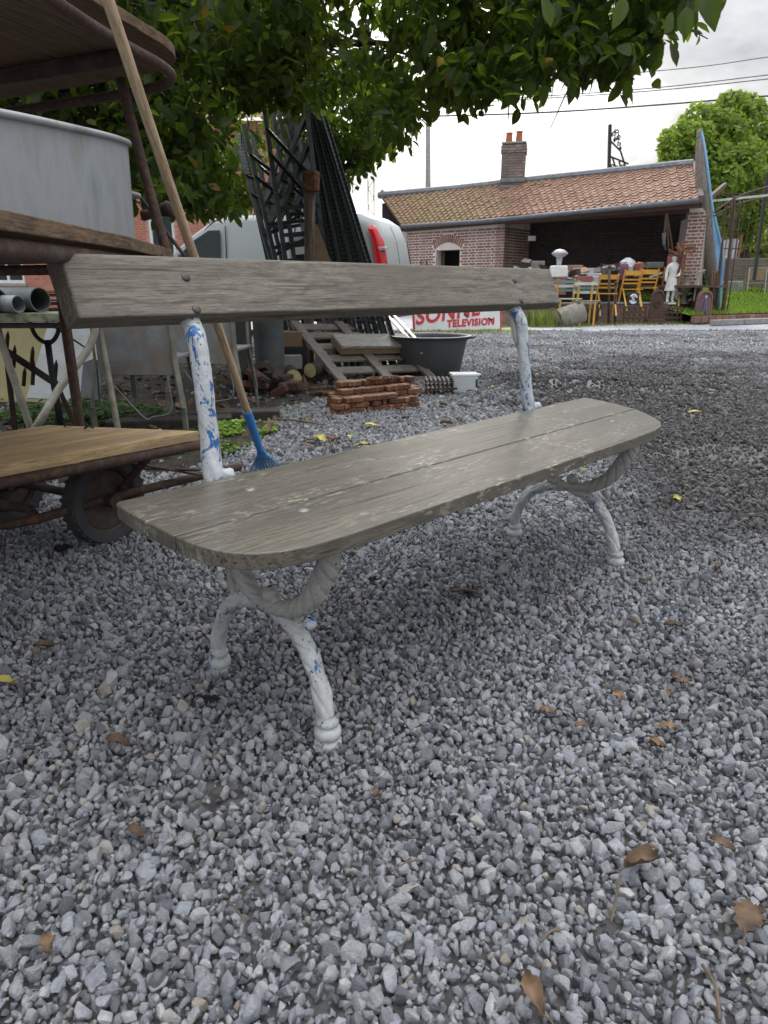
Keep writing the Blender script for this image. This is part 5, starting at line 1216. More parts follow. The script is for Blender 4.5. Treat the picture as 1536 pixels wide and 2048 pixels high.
# chimney
cbse = roofp(0.475, 1.0); uc = min((abs(topx(roofp(k/200, 1.0))[0]-1027), k/200) for k in range(201))[1]; cY = roofp(uc, 1.0).y-0.05; cp = at(1027, 330, cY)
cp = Vector((cp.x, cp.y, 0))
ch_top = at(1027, 290, cp.y).z; wch = (at(1053, 330, cp.y)-at(1002, 330, cp.y)).x
CA = math.atan2(SU.y, SU.x)+R(26)
mb = MB(); mb.box(cp-FL+Vector((0, 0, (3.2+ch_top)/2)), (wch*0.86, 0.5, ch_top-3.2), Matrix.Rotation(CA, 3, 'Z')); mb.build('chimney', m_mortar_g, shed)
chm = [o for o in bpy.data.objects if o.parent == shed and o.name.startswith('chimney')][0]
mb = MB(); Mc = Matrix.Rotation(CA, 3, 'Z'); ncr = 20
for r_ in range(ncr):
    z = 3.25+r_*0.069
    if z > ch_top-0.03: break
    ww = wch*0.86+ (0.05 if z > ch_top-0.30 else 0)
    for face in range(4):
        Mf = Mc @ Matrix.Rotation(face*math.pi/2, 3, 'Z'); Wf = ww if face % 2 == 0 else 0.5+(ww-wch*0.86); df = (0.5 if face % 2 == 0 else wch*0.86)+(ww-wch*0.86)
        x = -Wf/2-(0.05 if r_ % 2 else 0)
        while x < Wf/2:
            a_, b_ = max(x, -Wf/2), min(x+0.2, Wf/2)
            if b_-a_ > 0.03: mb.box(cp-FL+Mf @ Vector(((a_+b_)/2, -df/2-0.002, z+0.03)), (b_-a_, 0.02, 0.056), Mf)
            x += 0.213
stuff(mb.build('chimney_brickwork', m_brick_chim, chm, fixn=False))
mb = MB(); mb.box(cp-FL+Vector((0, 0, ch_top+0.02)), (wch*0.93, 0.58, 0.05), Mc); mb.build('chimney_cap', m_conc, chm, bevel=0.01)
for px_, h_ in ((1018, 0.26), (1038, 0.30)):
    c = at(px_, 285, cp.y-0.05); mb = MB(); mb.lathe([(0.10, 0), (0.085, h_*0.9), (0.095, h_*0.9), (0.095, h_), (0.07, h_), (0.07, 0)], 14, (c.x-FL.x, c.y-FL.y, ch_top+0.04)); mb.build('chimney_pot', m_pot, chm, smooth=True, angle=40)
mb = MB(); mb.box(cp-FL+Vector((0, 0, roofp(uc, 1.0).z+0.02)), (wch*0.95, 0.60, 0.10), Mc); mb.build('chimney_flashing', m_ridge, chm, bevel=0.02)
# window bars left of the door
for px_ in (843, 854): x = sx_of(px_); mb = MB(); mb.bar(SU*x+SN*0.05+Vector((0, 0, 0.9)), SU*x+SN*0.05+Vector((0, 0, 1.55)), 0.03, 0.03); mb.build('iron_bar', m_black, shed)
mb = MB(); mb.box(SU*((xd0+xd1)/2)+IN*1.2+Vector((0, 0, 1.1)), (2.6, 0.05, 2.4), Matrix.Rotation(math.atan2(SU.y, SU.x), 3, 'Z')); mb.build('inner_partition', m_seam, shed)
mb = MB(); mb.bar(SU*(xd0+0.05)+IN*0.3+Vector((0, 0, 0)), SU*(xd0+0.05)+IN*0.3+Vector((0, 0, 1.85)), 0.1, 0.1); mb.build('door_frame', m_beam, shed)

# ================================================================== BRICK HOUSE BEHIND THE VAN
HO = Vector((-15.5, 24.5, 0)); HU = Vector((1, -0.09, 0)).normalized()
house = thing('brick_house', 'red brick house with white windows seen through the foliage behind the van', 'house', HO)
HW = 12.6; HHt = 5.6
def hx(px_): 
    r_ = ray(px_, 500); Nn = Vector((HU.y, -HU.x, 0)); tt = (HO.x*Nn.x+HO.y*Nn.y)/(r_.x*Nn.x+r_.y*Nn.y); return (Vector((r_.x*tt, r_.y*tt, 0))-HO).dot(HU)
wz0 = at(330, 490, 23.9).z; wz1 = at(330, 425, 23.9).z
wins = [(hx(300), hx(352), 0.9, wz1), (hx(421), hx(448), 1.0, at(430, 442, 23.6).z), (hx(150), hx(205), 0.9, wz1), (hx(-30), hx(40), 0.9, wz1), (hx(445), hx(468), 3.3, 4.7), (hx(300), hx(340), 3.3, 4.7)]
wall_slab('wall', house, HO, HU, HW, 0, HHt, 0.3, m_mortar_r, wins)
bricks(house, HO, HU, HW, HHt-0.05, m_brick_red, hole=lambda x, z: any(a-0.03 < x < b+0.03 and c-0.03 < z < d+0.03 for a, b, c, d in wins), limit=300, see=lambda a, b: (270 < a < 520 and 380 < b < 520), flemish=False)
ha = math.atan2(HU.y, HU.x); HN = Vector((HU.y, -HU.x, 0)); Mh = Matrix.Rotation(ha, 3, 'Z')
for a, b, c, d in wins:
    ctr_ = HU*((a+b)/2)+Vector((0, 0, (c+d)/2))-HN*0.10; mb = MB()
    W2, H2 = b-a, d-c
    for cx_, cz_, w_, h_ in ((-W2/2+.05, 0, .1, H2), (W2/2-.05, 0, .1, H2), (0, H2/2-.05, W2-.2, .1), (0, -H2/2+.05, W2-.2, .1), (0, 0, .07, H2-.2)):
        mb.box(ctr_+Mh @ Vector((cx_, 0, cz_)), (w_, .08, h_), Mh)
    wf = mb.build('window', m_white, house)
    mb = MB(); mb.box(ctr_+Mh @ Vector((0, 0.03, 0)), (W2-.18, .02, H2-.18), Mh); mb.build('pane', m_glass, wf)
    mb = MB(); mb.box(ctr_+Mh @ Vector((0, -0.12, -H2/2-0.05)), (W2+.16, .14, .09), Mh); mb.build('sill', m_conc, wf)
    mb = MB(); mb.box(ctr_+Mh @ Vector((0, -0.10, H2/2+0.07)), (W2+.2, .04, .13), Mh); mb.build('lintel', m_white, wf)
mb = MB(); mb.add([Vector((-0.3, -0.4, HHt)), HU*HW+Vector((0.3, -0.4, HHt)), HU*HW+Vector((0.3, 4, HHt+2.8)), Vector((-0.3, 4, HHt+2.8))], [(0, 1, 2, 3)]); mb.build('roof', m_tile, house)
wall_slab('side_wall', house, HO+HU*HW, Vector((0.09, 1, 0)), 8, 0, HHt, 0.3, m_mortar_r)

# ================================================================== POLES, WIRES, LATTICE, ORNAMENT
def pole(pxt, pxb, Y, r, mat, name, lab, cat):
    a = at(*pxt, Y); b = at(*pxb, Y); c = Vector((b.x, Y, 0)); d = a-b; top_ = a
    return tag(MB().tube([(0, 0, 0), (top_-c)], [r*1.15, r*0.9], 8).build(name, mat, smooth=True, loc=c), lab, cat)
pole((856, 225), (861, 375), 31, 0.11, m_conc, 'utility_pole', 'grey utility pole rising behind the left part of the shed roof', 'pole')
ly = thing('lattice_mast', 'thin steel lattice mast on the skyline left of the shed roof', 'mast', at(742, 573, 40)); l0_ = at(742, 573, 40)
for s_ in (-6, 6): mb = MB(); mb.bar(Vector(at(742+s_, 360, 40))-l0_, Vector((at(742+s_, 573, 40).x, 40, 0))-l0_, 0.05, 0.05); mb.build('upright', m_darkiron, ly)
for k in range(5):
    s_ = 6*(-1)**k; mb = MB(); mb.bar(Vector(at(742+s_, 360+k*18, 40))-l0_, Vector(at(742-s_, 378+k*18, 40))-l0_, 0.03, 0.03); mb.build('brace', m_darkiron, ly)
for k, (pts, n_, lab) in enumerate((([(700, 236), (1090, 225), (1536, 192), (1800, 165)], 0.030, 'thick lowest overhead cable crossing the sky above the shed chimney'),
        ([(800, 214), (1250, 186), (1536, 158), (1800, 128)], 0.016, 'lower one of the close pair of thin wires in the middle of the sky'),
        ([(800, 210), (1250, 181), (1536, 150), (1800, 118)], 0.016, 'upper one of the close pair of thin wires in the middle of the sky'),
        ([(900, 172), (1335, 140), (1536, 114), (1800, 75)], 0.014, 'topmost thin wire crossing the sky at the upper right'))):
    pp = smooth_path([at(a, b, 31-0.004*(a-700)) for a, b in pts], 6)
    tag(MB().tube([p-pp[0] for p in pp], n_, 5).build('overhead_wire', m_seam, loc=pp[0]), lab, 'wire', 'wires across the sky')
# post with ironwork ornament behind the ridge
ob_ = at(1216, 573, 22.0); ob_.z = 0
orn = thing('ornamental_gate_post', 'tall black post with scrolled iron tracery showing above the shed ridge', 'gate post', ob_)
def og(px_, py_, Y=22.0): return at(px_, py_, Y)-ob_
mb = MB(); mb.bar(Vector((0, 0, 0)), og(1220, 249), 0.085, 0.085); mb.build('post', m_black, orn)
mb = MB()
for a, b in (((1221, 282), (1241, 302)), ((1241, 302), (1251, 334)), ((1218, 312), (1257, 328)), ((1225, 316), (1232, 338)), ((1238, 322), (1242, 338)), ((1249, 326), (1252, 345))): mb.bar(og(*a), og(*b), 0.04, 0.04)
mb.build('frame', m_black, orn)
mb = MB()
def curl(cx_, cy_, r_, a0, turns, wd=0.018):
    pts = []
    for i in range(14):
        s_ = i/13; a = a0+turns*2*math.pi*s_; rr_ = r_*(1-0.7*s_); pts.append(og(cx_+rr_*math.cos(a), cy_+rr_*math.sin(a)))
    mb.tube(pts, wd, 5)
for c in ((1228, 268, 5, 2, 1.1), (1234, 262, 5, 4, -1.2), (1238, 274, 5, 1, 1.2), (1230, 280, 4, 0, -1.1), (1239, 288, 4, 2, 1.0), (1241, 296, 3, 1, 1.1), (1224, 332, 4, 3, 1.2), (1234, 334, 4, 0, 1.2), (1245, 332, 3, 1, -1.2)): curl(*c)
for a, b in (((1222, 274), (1228, 262)), ((1229, 285), (1231, 262)), ((1236, 292), (1237, 266)), ((1241, 300), (1240, 286))): mb.tube([og(*a), og(*b)], 0.016, 5)
mb.build('scrollwork', m_black, orn)

# ================================================================== YARD ITEMS BEFORE THE SHED
def low_wall():
    A = gz(1010, 655, 0)+Vector((0, 0.45, 0)); B = gz(1388, 645, 0)+Vector((0, 0.35, 0)); U_ = B-A; W_ = U_.length
    t = thing('low_brick_wall', 'low brick wall in front of the open shed bay with things set on top', 'wall', A)
    wall_slab('core', t, A, U_, W_, 0, 0.42, 0.22, m_mortar_g)
    bricks(t, A, U_, W_, 0.41, m_brick_dark, limit=170, see=lambda a, b: b > 590)
    U_.normalize(); mb = MB(); mb.box(U_*(W_/2)+Vector((U_.y, -U_.x, 0))*-0.11+Vector((0, 0, 0.44)), (W_, 0.27, 0.04), Matrix.Rotation(math.atan2(U_.y, U_.x), 3, 'Z')); mb.build('coping', m_conc, t, bevel=0.005)
low_wall()
# sign
sg0 = gz(828, 664, 0); sg1 = gz(1001, 660, 0)
sU = sg1-sg0; sWd = sU.length; sU.normalize()
sign = thing('enamel_sign', 'white enamel shop sign with red lettering SONNE and TELEVISION propped on the ground', 'sign', sg0, rot=(R(-8), 0, math.atan2(sU.y, sU.x)))
mb = MB(); mb.box((sWd/2, 0, 0.40), (sWd, 0.03, 0.80)); mb.build('panel', m_signw, sign, bevel=0.004)
mb = MB()
for c, d in (((sWd/2, 0, 0.805), (sWd+0.03, 0.04, 0.025)), ((sWd/2, 0, 0.004), (sWd+0.03, 0.04, 0.02)), ((sWd+0.0, 0, 0.4), (0.03, 0.04, 0.82)), ((0.0, 0, 0.4), (0.03, 0.04, 0.82))): mb.box(c, d)
mb.build('red_edge', m_text, sign)
def text(par, s_, size, loc, rot, mat, shear=0.0, extr=0.004, bold=0.0, name='lettering', space=1.0):
    cu = bpy.data.curves.new(name, 'FONT'); cu.body = s_; cu.size = size; cu.extrude = extr; cu.shear = shear; cu.offset = bold; cu.space_character = space
    o = bpy.data.objects.new(name, cu); COL.objects.link(o); o.parent = par; o.location = loc; o.rotation_euler = rot; cu.materials.append(mat)
    me = bpy.data.meshes.new_from_object(o.evaluated_get(bpy.context.evaluated_depsgraph_get())); me.name = name
    bpy.data.objects.remove(o); return place(name, me, par, loc=loc, rot=rot)
text(sign, 'SONNE', 0.38, (0.03, -0.020, 0.13), (R(90), R(-7), 0), m_text, 0.25, 0.003, 0.010, space=1.08)
text(sign, 'TELEVISION', 0.175, (0.66, -0.020, 0.075), (R(90), R(-2), 0), m_text, 0.12, 0.003, 0.007, space=1.10)
for a_, b_ in (((1.02, -0.02, 0.31), (1.10, -0.02, 0.25)), ((1.52, -0.02, 0.22), (1.62, -0.02, 0.19))): mb = MB(); mb.bar(a_, b_, 0.012, 0.03); mb.build('black_mark', m_black, sign)
# yellow slatted folding chairs
def folding_chair(mat):
    t = thing('yellow_chair', 'x', 'chair', (0, 0, 0), 0, 'yellow slatted folding chairs')
    for sx in (-1, 1):
        mb = MB(); mb.bar((sx*0.20, 0.0, 0.86), (sx*0.20, -0.28, 0), 0.03, 0.02); mb.build('leg', mat, t)
        mb = MB(); mb.bar((sx*0.17, -0.12, 0.47), (sx*0.17, 0.26, 0), 0.03, 0.02); mb.build('leg', mat, t)
    for z, h_ in ((0.80, 0.10), (0.66, 0.035), (0.58, 0.035)): mb = MB(); mb.box((0, -0.008-0.28*(0.86-z)/0.86, z), (0.39, 0.015, h_)); mb.build('back_slat', mat, t)
    for k in range(6): mb = MB(); mb.box((0, 0.08-k*0.065+0.02, 0.455), (0.38, 0.045, 0.018)); mb.build('seat_slat', mat, t)
    return t
pc = folding_chair(m_yellow); first = True
for (px_, py_top, Y, rz, lab) in ((1222, 548, 15.2, 175, 'leftmost yellow slatted chair, behind the two rusty stakes'), (1272, 540, 15.6, 182, 'yellow slatted chair second from left, above the little black emblem plate'), (1304, 538, 15.9, 178, 'yellow slatted chair just left of the white statue'), (1352, 534, 16.35, 165, 'rightmost yellow slatted chair, right of the white statue')):
    t = pc if first else copy_tree(pc); first = False
    p = at(px_, py_top, Y+0.35); t.location = (p.x, Y+0.45, p.z-0.86); t.rotation_euler = (0, 0, R(rz)); t['label'] = lab
    t.location.z = max(t.location.z, 0.0)
# green and pale slatted bench table in front of the bay
def slatted(px0, px1, pyt, Y, nsl, lab, mats):
    a = at(px0, pyt, Y); b = at(px1, pyt, Y); W_ = (b-a).length; c = (a+b)/2; t = thing('slatted_garden_seat', lab, 'garden seat', (c.x, c.y, 0))
    for k in range(nsl):
        mb = MB(); mb.box((0, 0.03*k, a.z-0.055-0.085*k), (W_, 0.02, 0.06)); mb.build('slat', mats[k % 2], t)
    for k in range(3): mb = MB(); mb.box((0, -0.08-0.09*k, a.z-0.40), (W_, 0.07, 0.02)); mb.build('slat', mats[(k+1) % 2], t)
    for sx in (-1, 1): mb = MB(); mb.bar((sx*(W_/2-0.1), 0.06, 0.0), (sx*(W_/2-0.1), 0.02, a.z), 0.04, 0.03); mb.bar((sx*(W_/2-0.1), -0.28, 0), (sx*(W_/2-0.1), -0.28, a.z-0.4), 0.04, 0.03); mb.build('leg', m_yellow, t)
slatted(1108, 1160, 558, 15.35, 3, 'green slatted garden seat left of the yellow chairs, pale top rail', (m_greenslat, m_paleslat))
slatted(1150, 1196, 562, 15.15, 3, 'pale and green slatted garden seat just left of the yellow chairs', (m_paleslat, m_greenslat))
def blk(px0, px1, pt, pb, Y, dep, mat, name, lab, cat, rz=0, bev=0.01, taper=1.0):
    a = at(px0, pb, Y); b = at(px1, pt, Y); mb = MB(); mb.box((0, 0, (b.z-a.z)/2), (b.x-a.x, dep, b.z-a.z), taper=taper)
    return tag(mb.build(name, mat, loc=((a.x+b.x)/2, Y+dep/2, a.z), rot=(0, 0, rz), bevel=bev), lab, cat)
# work table inside the bay that carries the clutter
wt0 = at(1030, 560, 17.6); 
tbl = thing('stall_table', 'long dark trestle table inside the shed bay under the heaped metal wares', 'table', (4.9, 17.4, 0))
mb = MB(); mb.box((0.9, 0.4, 0.80), (4.8, 0.9, 0.05), Matrix.Rotation(R(-38), 3, 'Z')); mb.build('top', m_beam, tbl)
for k in (-1.8, 0.0, 1.8): mb = MB(); q_ = Matrix.Rotation(R(-38), 3, 'Z') @ Vector((k, 0, 0)); mb.box((0.9+q_.x, 0.4+q_.y, 0.39), (0.06, 0.6, 0.78)); mb.build('leg', m_beam, tbl)
# weighing scale
sc_ = thing('kitchen_scale', 'white weighing scale with a round metal pan, left end of the stall table', 'scale', at(1116, 555, 16.8))
s0_ = at(1116, 555, 16.8); wS = (at(1133, 555, 16.8)-at(1099, 555, 16.8)).x
mb = MB(); mb.box((0, 0, 0.13), (wS, 0.3, 0.26), taper=0.9); mb.build('body', m_white, sc_, bevel=0.03); mb = MB(); mb.box((0, 0, -0.19), (wS*0.9, 0.25, 0.38)); mb.build('plinth_box', m_redbox, sc_)
mb = MB(); mb.lathe([(0.05, 0.26), (0.07, 0.42), (0.06, 0.43), (0.17, 0.50), (0.19, 0.53), (0.10, 0.60), (0.001, 0.62)], 20); mb.build('pan', m_silver, sc_, smooth=True)
for (px0, px1, pt, pb, Y, mat, rz, name, lab, cat) in (
    (1150, 1188, 536, 548, 17.2, m_silver, 12, 'metal_tray', 'grey metal tray tilted upwards on the pile right of the scale', 'tray'),
    (1160, 1204, 546, 555, 16.9, m_silver, -4, 'metal_tray', 'flat light metal tray lying below the tilted one', 'tray'),
    (1186, 1202, 553, 570, 16.6, m_silver, 0, 'metal_pot', 'small light metal pot under the flat tray', 'pot'),
    (1152, 1186, 552, 570, 16.5, m_redbox, 0, 'wooden_box', 'low red-brown wooden box beside the metal pot', 'box'),
    (1138, 1166, 530, 550, 17.4, m_card, 8, 'basket_box', 'dark brown crate behind the tilted tray', 'crate'),
    (1344, 1374, 510, 536, 16.6, m_redbox, 0, 'red_box', 'faded red metal box standing beside the pillar behind the statue', 'box'),
    (1226, 1256, 538, 548, 17.1, m_gutter, 10, 'zinc_trough', 'low dark grey trough left of the grey draped heap', 'trough'),
    (1296, 1330, 524, 536, 17.0, m_zincd, -8, 'zinc_trough', 'long dull zinc trough to the left of the red box', 'trough'),
    (1048, 1090, 522, 560, 17.8, m_chairmetal, 0, 'grey_cabinet', 'pale grey cabinet door standing in the dark left end of the bay', 'cabinet')):
    blk(px0, px1, pt, pb, Y, 0.35, mat, name, lab, cat, R(rz), 0.01)
blk(1056, 1072, 472, 482, 19.5, 0.02, m_chairmetal, 'notice_plate', 'small pale plate hanging on the dark back wall of the bay', 'plate')
c = at(1254, 540, 17.2); tag(MB().lathe([(0.22, 0), (0.20, 0.10), (0.14, 0.2), (0.05, 0.27), (0.001, 0.28)], 12, fn=lambda i, a: 1+0.25*math.sin(2*a+0.7*i)+0.1*math.sin(5*a)).build('draped_heap', m_silver, smooth=True, loc=c), 'grey cloth draped heap peaking above the second yellow chair', 'heap')
c = at(1245, 560, 16.3); tag(MB().lathe([(0.09, 0), (0.10, 0.02), (0.085, 0.2), (0.10, 0.33), (0.06, 0.36), (0.001, 0.36)], 16).build('plum_can', m_purple, smooth=True, loc=c), 'plum coloured enamel can between the first two yellow chairs', 'can')
rr = random.Random(41)
for k in range(46):
    px_ = rr.uniform(1030, 1345); Y = rr.uniform(16.75, 17.6); py_ = 556-rr.random()*rr.random()*34; c = at(px_, py_, Y); r_ = rr.uniform(0.06, 0.16); kind = rr.choice(('bowl', 'pot', 'crate', 'tray')); mt = rr.choice((m_silver, m_zincd, m_rust, m_card, m_redbox, m_chairmetal, m_black, m_white, m_rustdark, m_stone))
    mb = MB()
    if kind == 'bowl': mb.lathe([(0.001, 0), (r_*.5, 0), (r_, r_*.6), (r_*.95, r_*.6), (r_*.45, 0.02), (0.001, 0.02)], 14)
    elif kind == 'pot': mb.lathe([(r_*.6, 0), (r_*.7, r_*1.2), (r_*.62, r_*1.3), (r_*.3, r_*1.35), (0.001, r_*1.5)], 14)
    elif kind == 'crate': mb.box((0, 0, r_*.5), (r_*2, r_*1.4, r_)); mb.box((0, 0, r_*1.02), (r_*2.06, r_*1.46, r_*.08))
    else: mb.box((0, 0, 0), (r_*2.6, r_*1.6, 0.015)); mb.box((0, -r_*.8, 0.02), (r_*2.6, 0.012, 0.04)); mb.box((0, r_*.8, 0.02), (r_*2.6, 0.012, 0.04))
    o = mb.build('salvage_'+kind, mt, smooth=kind in ('bowl', 'pot'), angle=40, loc=c, rot=(rr.uniform(-.3, .3), rr.uniform(-.35, .35), rr.uniform(0, 3)))
    tag(o, {'bowl': 'bowl among the salvage heaped in the open bay of the shed', 'pot': 'lidded pot among the salvage heaped in the open bay of the shed', 'crate': 'small crate among the salvage heaped in the open bay of the shed', 'tray': 'shallow tray among the salvage heaped in the open bay of the shed'}[kind], kind, 'salvage heaped in the shed bay')
# hanging horse tack and rusty flower ornament by the pillar
hg = thing('hanging_harness', 'worn brown harness hanging from the bay lintel beside the right pillar', 'harness', at(1333, 430, 17.1)); h_0 = at(1333, 430, 17.1)
for pts in ([(1333, 428), (1330, 455), (1328, 480), (1331, 500)], [(1334, 428), (1338, 455), (1342, 478), (1345, 500)], [(1333, 440), (1335, 470), (1337, 495)]):
    mb = MB(); mb.tube(smooth_path([at(a, b, 17.1)-h_0 for a, b in pts], 5), 0.022, 6); mb.build('strap', m_rust, hg)
mb = MB(); mb.tube([at(1328, 466, 17.1)-h_0, at(1328, 490, 17.1)-h_0], [0.05, 0.03], 8); mb.build('buckle_block', m_gutter, hg)
fl = thing('rusty_flower_ornament', 'curly rusty iron flower ornament in front of the right brick pillar', 'ornament', at(1365, 500, 16.5)); f0_ = at(1365, 500, 16.5)
rr = random.Random(3)
mb = MB()
for k in range(26):
    a = rr.uniform(0, 6.28); l = rr.uniform(0.08, 0.27); d = Vector((math.cos(a)*l*1.3, rr.uniform(-.15, .15), math.sin(a)*l*0.7)); s_ = Vector((-d.z, 0.05, d.x))*0.4
    mb.tube(smooth_path([(0, 0, 0), d*0.5+s_*0.5, d, d+s_*0.4-d*0.2], 4), 0.016, 5)
mb.build('iron_petals', m_rust2, fl)
mb = MB(); mb.tube([(0, 0, 0), (0.02, 0.1, -0.6)], 0.02, 6); mb.build('stem', m_rust, fl)
# stone roller and black basket
c = at(1138, 626, 14.95)
t = thing('stone_trough', 'old weathered stone trough lying tipped on the grass before the low wall', 'trough', (c.x, c.y, 0.20), rot=(R(6), R(-16), R(14)))
mb = MB(); Mx = Matrix.Rotation(math.pi/2, 3, 'Y'); mb.lathe([(0.001, -0.33), (0.19, -0.33), (0.225, -0.30), (0.235, 0.0), (0.225, 0.30), (0.19, 0.32), (0.001, 0.32)], 20, M=Mx, fn=lambda i, a: 1+0.05*math.sin(3*a+i)); mb.build('body', m_stone, t, smooth=True, angle=50)
mb = MB(); mb.lathe([(0.236, -0.31), (0.245, -0.29), (0.236, -0.27)], 20, M=Mx); mb.build('rim', m_rustdark, t)
c = gz(1181, 650, 0)
t = thing('black_basket', 'black rubber basket with two raised handles on the grass by the stakes', 'basket', (c.x, c.y+0.15, 0))
mb = MB(); mb.lathe([(0.001, 0.0), (0.14, 0.0), (0.19, 0.12), (0.21, 0.34), (0.195, 0.34), (0.175, 0.12), (0.001, 0.03)], 24); mb.build('body', m_black, t, smooth=True, angle=50)
for sx in (-1, 1): mb = MB(); mb.tube(smooth_path([(sx*0.19, -0.09, 0.33), (sx*0.21, -0.06, 0.47), (sx*0.21, 0.06, 0.47), (sx*0.19, 0.09, 0.33)], 5), 0.018, 7); mb.build('handle', m_black, t, smooth=True)
for px_, pt, lab in ((1219, 534, 'taller rusty iron stake with a knob standing right of the black basket'), (1232, 566, 'shorter rusty iron stake standing close to the taller one')):
    b_ = gz(px_-2, 649, 0); a_ = at(px_, pt, b_.y); mb = MB(); mb.tube([(0, 0, 0), a_-b_], 0.028, 8); mb.lathe([(0.001, -0.05), (0.045, -0.02), (0.045, 0.02), (0.001, 0.05)], 8, a_-b_); tag(mb.build('rusty_stake', m_rust, smooth=True, loc=b_), lab, 'stake', 'rusty stakes')
# plate with a white emblem
c = at(1266, 598, 14.9)
t = thing('emblem_plate', 'small black plate with a white curled S emblem under the yellow chairs', 'plate', c)
mb = MB(); mb.box((0, 0, 0), (0.24, 0.03, 0.24)); mb.build('board', m_black, t, bevel=0.004)
for sg_, a0 in ((1, 20), (-1, 200)):
    mb = MB(); mb.tube([(0.075*math.cos(R(a)), -0.018, 0.085*math.sin(R(a))) for a in range(a0, a0+140, 14)], 0.018, 6); mb.build('white_arc', m_white, t)
text(t, 'S', 0.16, (-0.045, -0.018, -0.055), (R(90), 0, 0), m_white, 0.1, 0.003, 0.004)
# openwork cast iron panels
def iron_panel(px0, px1, pt, pb, lab, mat=m_rust):
    a = gz((px0+px1)/2, pb, 0); hgt = at((px0+px1)/2, pt, a.y).z; W_ = (at(px1, pb, a.y)-at(px0, pb, a.y)).x
    t = thing('cast_iron_panel', lab, 'iron panel', a, group='openwork iron panels')
    for sx in (-1, 1): mb = MB(); mb.box((sx*(W_/2-0.02), 0, hgt/2), (0.035, 0.035, hgt)); mb.build('stile', mat, t)
    for z in (0.04, hgt*0.33, hgt*0.66, hgt-0.03): mb = MB(); mb.box((0, 0, z), (W_-0.06, 0.025, 0.03)); mb.build('rail', mat, t)
    n_ = max(3, int(W_/0.11)); mb = MB()
    for i in range(n_):
        x = -W_/2+W_*(i+0.5)/n_
        for z in (hgt*0.18, hgt*0.5, hgt*0.83):
            rr_ = min(W_/n_, hgt/3)*0.42; mb.tube([(x+rr_*math.cos(R(30*j)), 0, z+rr_*math.sin(R(30*j))) for j in range(13)], 0.012, 5)
    mb.build('ring_tracery', mat, t)
iron_panel(1244, 1290, 612, 648, 'low openwork rusty iron panel left of the round headed one'); iron_panel(1322, 1362, 614, 647, 'low openwork rusty iron panel under the white statue')
def stele(px0, px1, pt, pb, lab, mat, rope=False):
    a = gz((px0+px1)/2, pb, 0); a.y -= 0.05; hgt = at((px0+px1)/2, pt, a.y).z; W_ = (at(px1, pb, a.y)-at(px0, pb, a.y)).x
    t = thing('arched_iron_plaque', lab, 'plaque', a)
    r_ = W_*0.36; h_ = hgt-r_; poly = [(-r_*1.15, 0.1), (r_*1.15, 0.1), (r_, h_)]+[(r_*math.cos(R(x_)), h_+r_*math.sin(R(x_))) for x_ in range(15, 180, 15)]+[(-r_, h_)]
    mb = MB(); n = len(poly); mb.add([(x, 0.0, z) for x, z in poly]+[(x, 0.05, z) for x, z in poly], [tuple(range(n)), tuple(range(2*n-1, n-1, -1))]+[(i, n+i, n+(i+1) % n, (i+1) % n) for i in range(n)]); mb.build('plate', mat, t, bevel=0.004)
    mb = MB(); mb.tube([(x*0.88, -0.008, 0.1+(z-0.1)*0.94) for x, z in poly[2:]]+[(-r_*1.0, -0.008, 0.12)], 0.02, 6); mb.build('raised_rim', mat, t)
    mb = MB(); mb.box((0, 0.02, 0.055), (W_, 0.2, 0.11)); mb.build('foot', mat, t, bevel=0.008)
    if rope:
        mb = MB()
        for p_ in ([(0, h_+0.02), (-0.10, h_-0.12), (-0.13, h_-0.30)], [(0, h_+0.02), (0.0, h_-0.2), (-0.01, 0.16)], [(0.01, h_+0.02), (0.05, h_-0.25), (0.11, 0.15)]): mb.tube(smooth_path([(x, -0.02, z) for x, z in p_], 4), 0.008, 5)
        mb.build('blue_rope', M_basic('faded_blue_rope', (0.20, 0.24, 0.42), None, 5), t); mb = MB(); mb.lathe([(0.001, -0.05), (0.03, 0), (0.001, 0.05)], 8, (0, -0.03, h_+0.02)); mb.build('knot', m_silver, t)
    else:
        mb = MB()
        for r2 in (0.5, 0.28): mb.tube([(r_*r2*math.cos(R(20*j)), -0.01, h_*0.72+r_*r2*math.sin(R(20*j))) for j in range(19)], 0.014, 5)
        mb.build('raised_roundel', mat, t)
stele(1380, 1423, 580, 647, 'pinkish brown arched iron plaque with a blue rope, right of the statue', m_pink, True)
stele(1291, 1325, 578, 648, 'rusty round headed iron plaque with a raised roundel, left of the statue', m_rust)
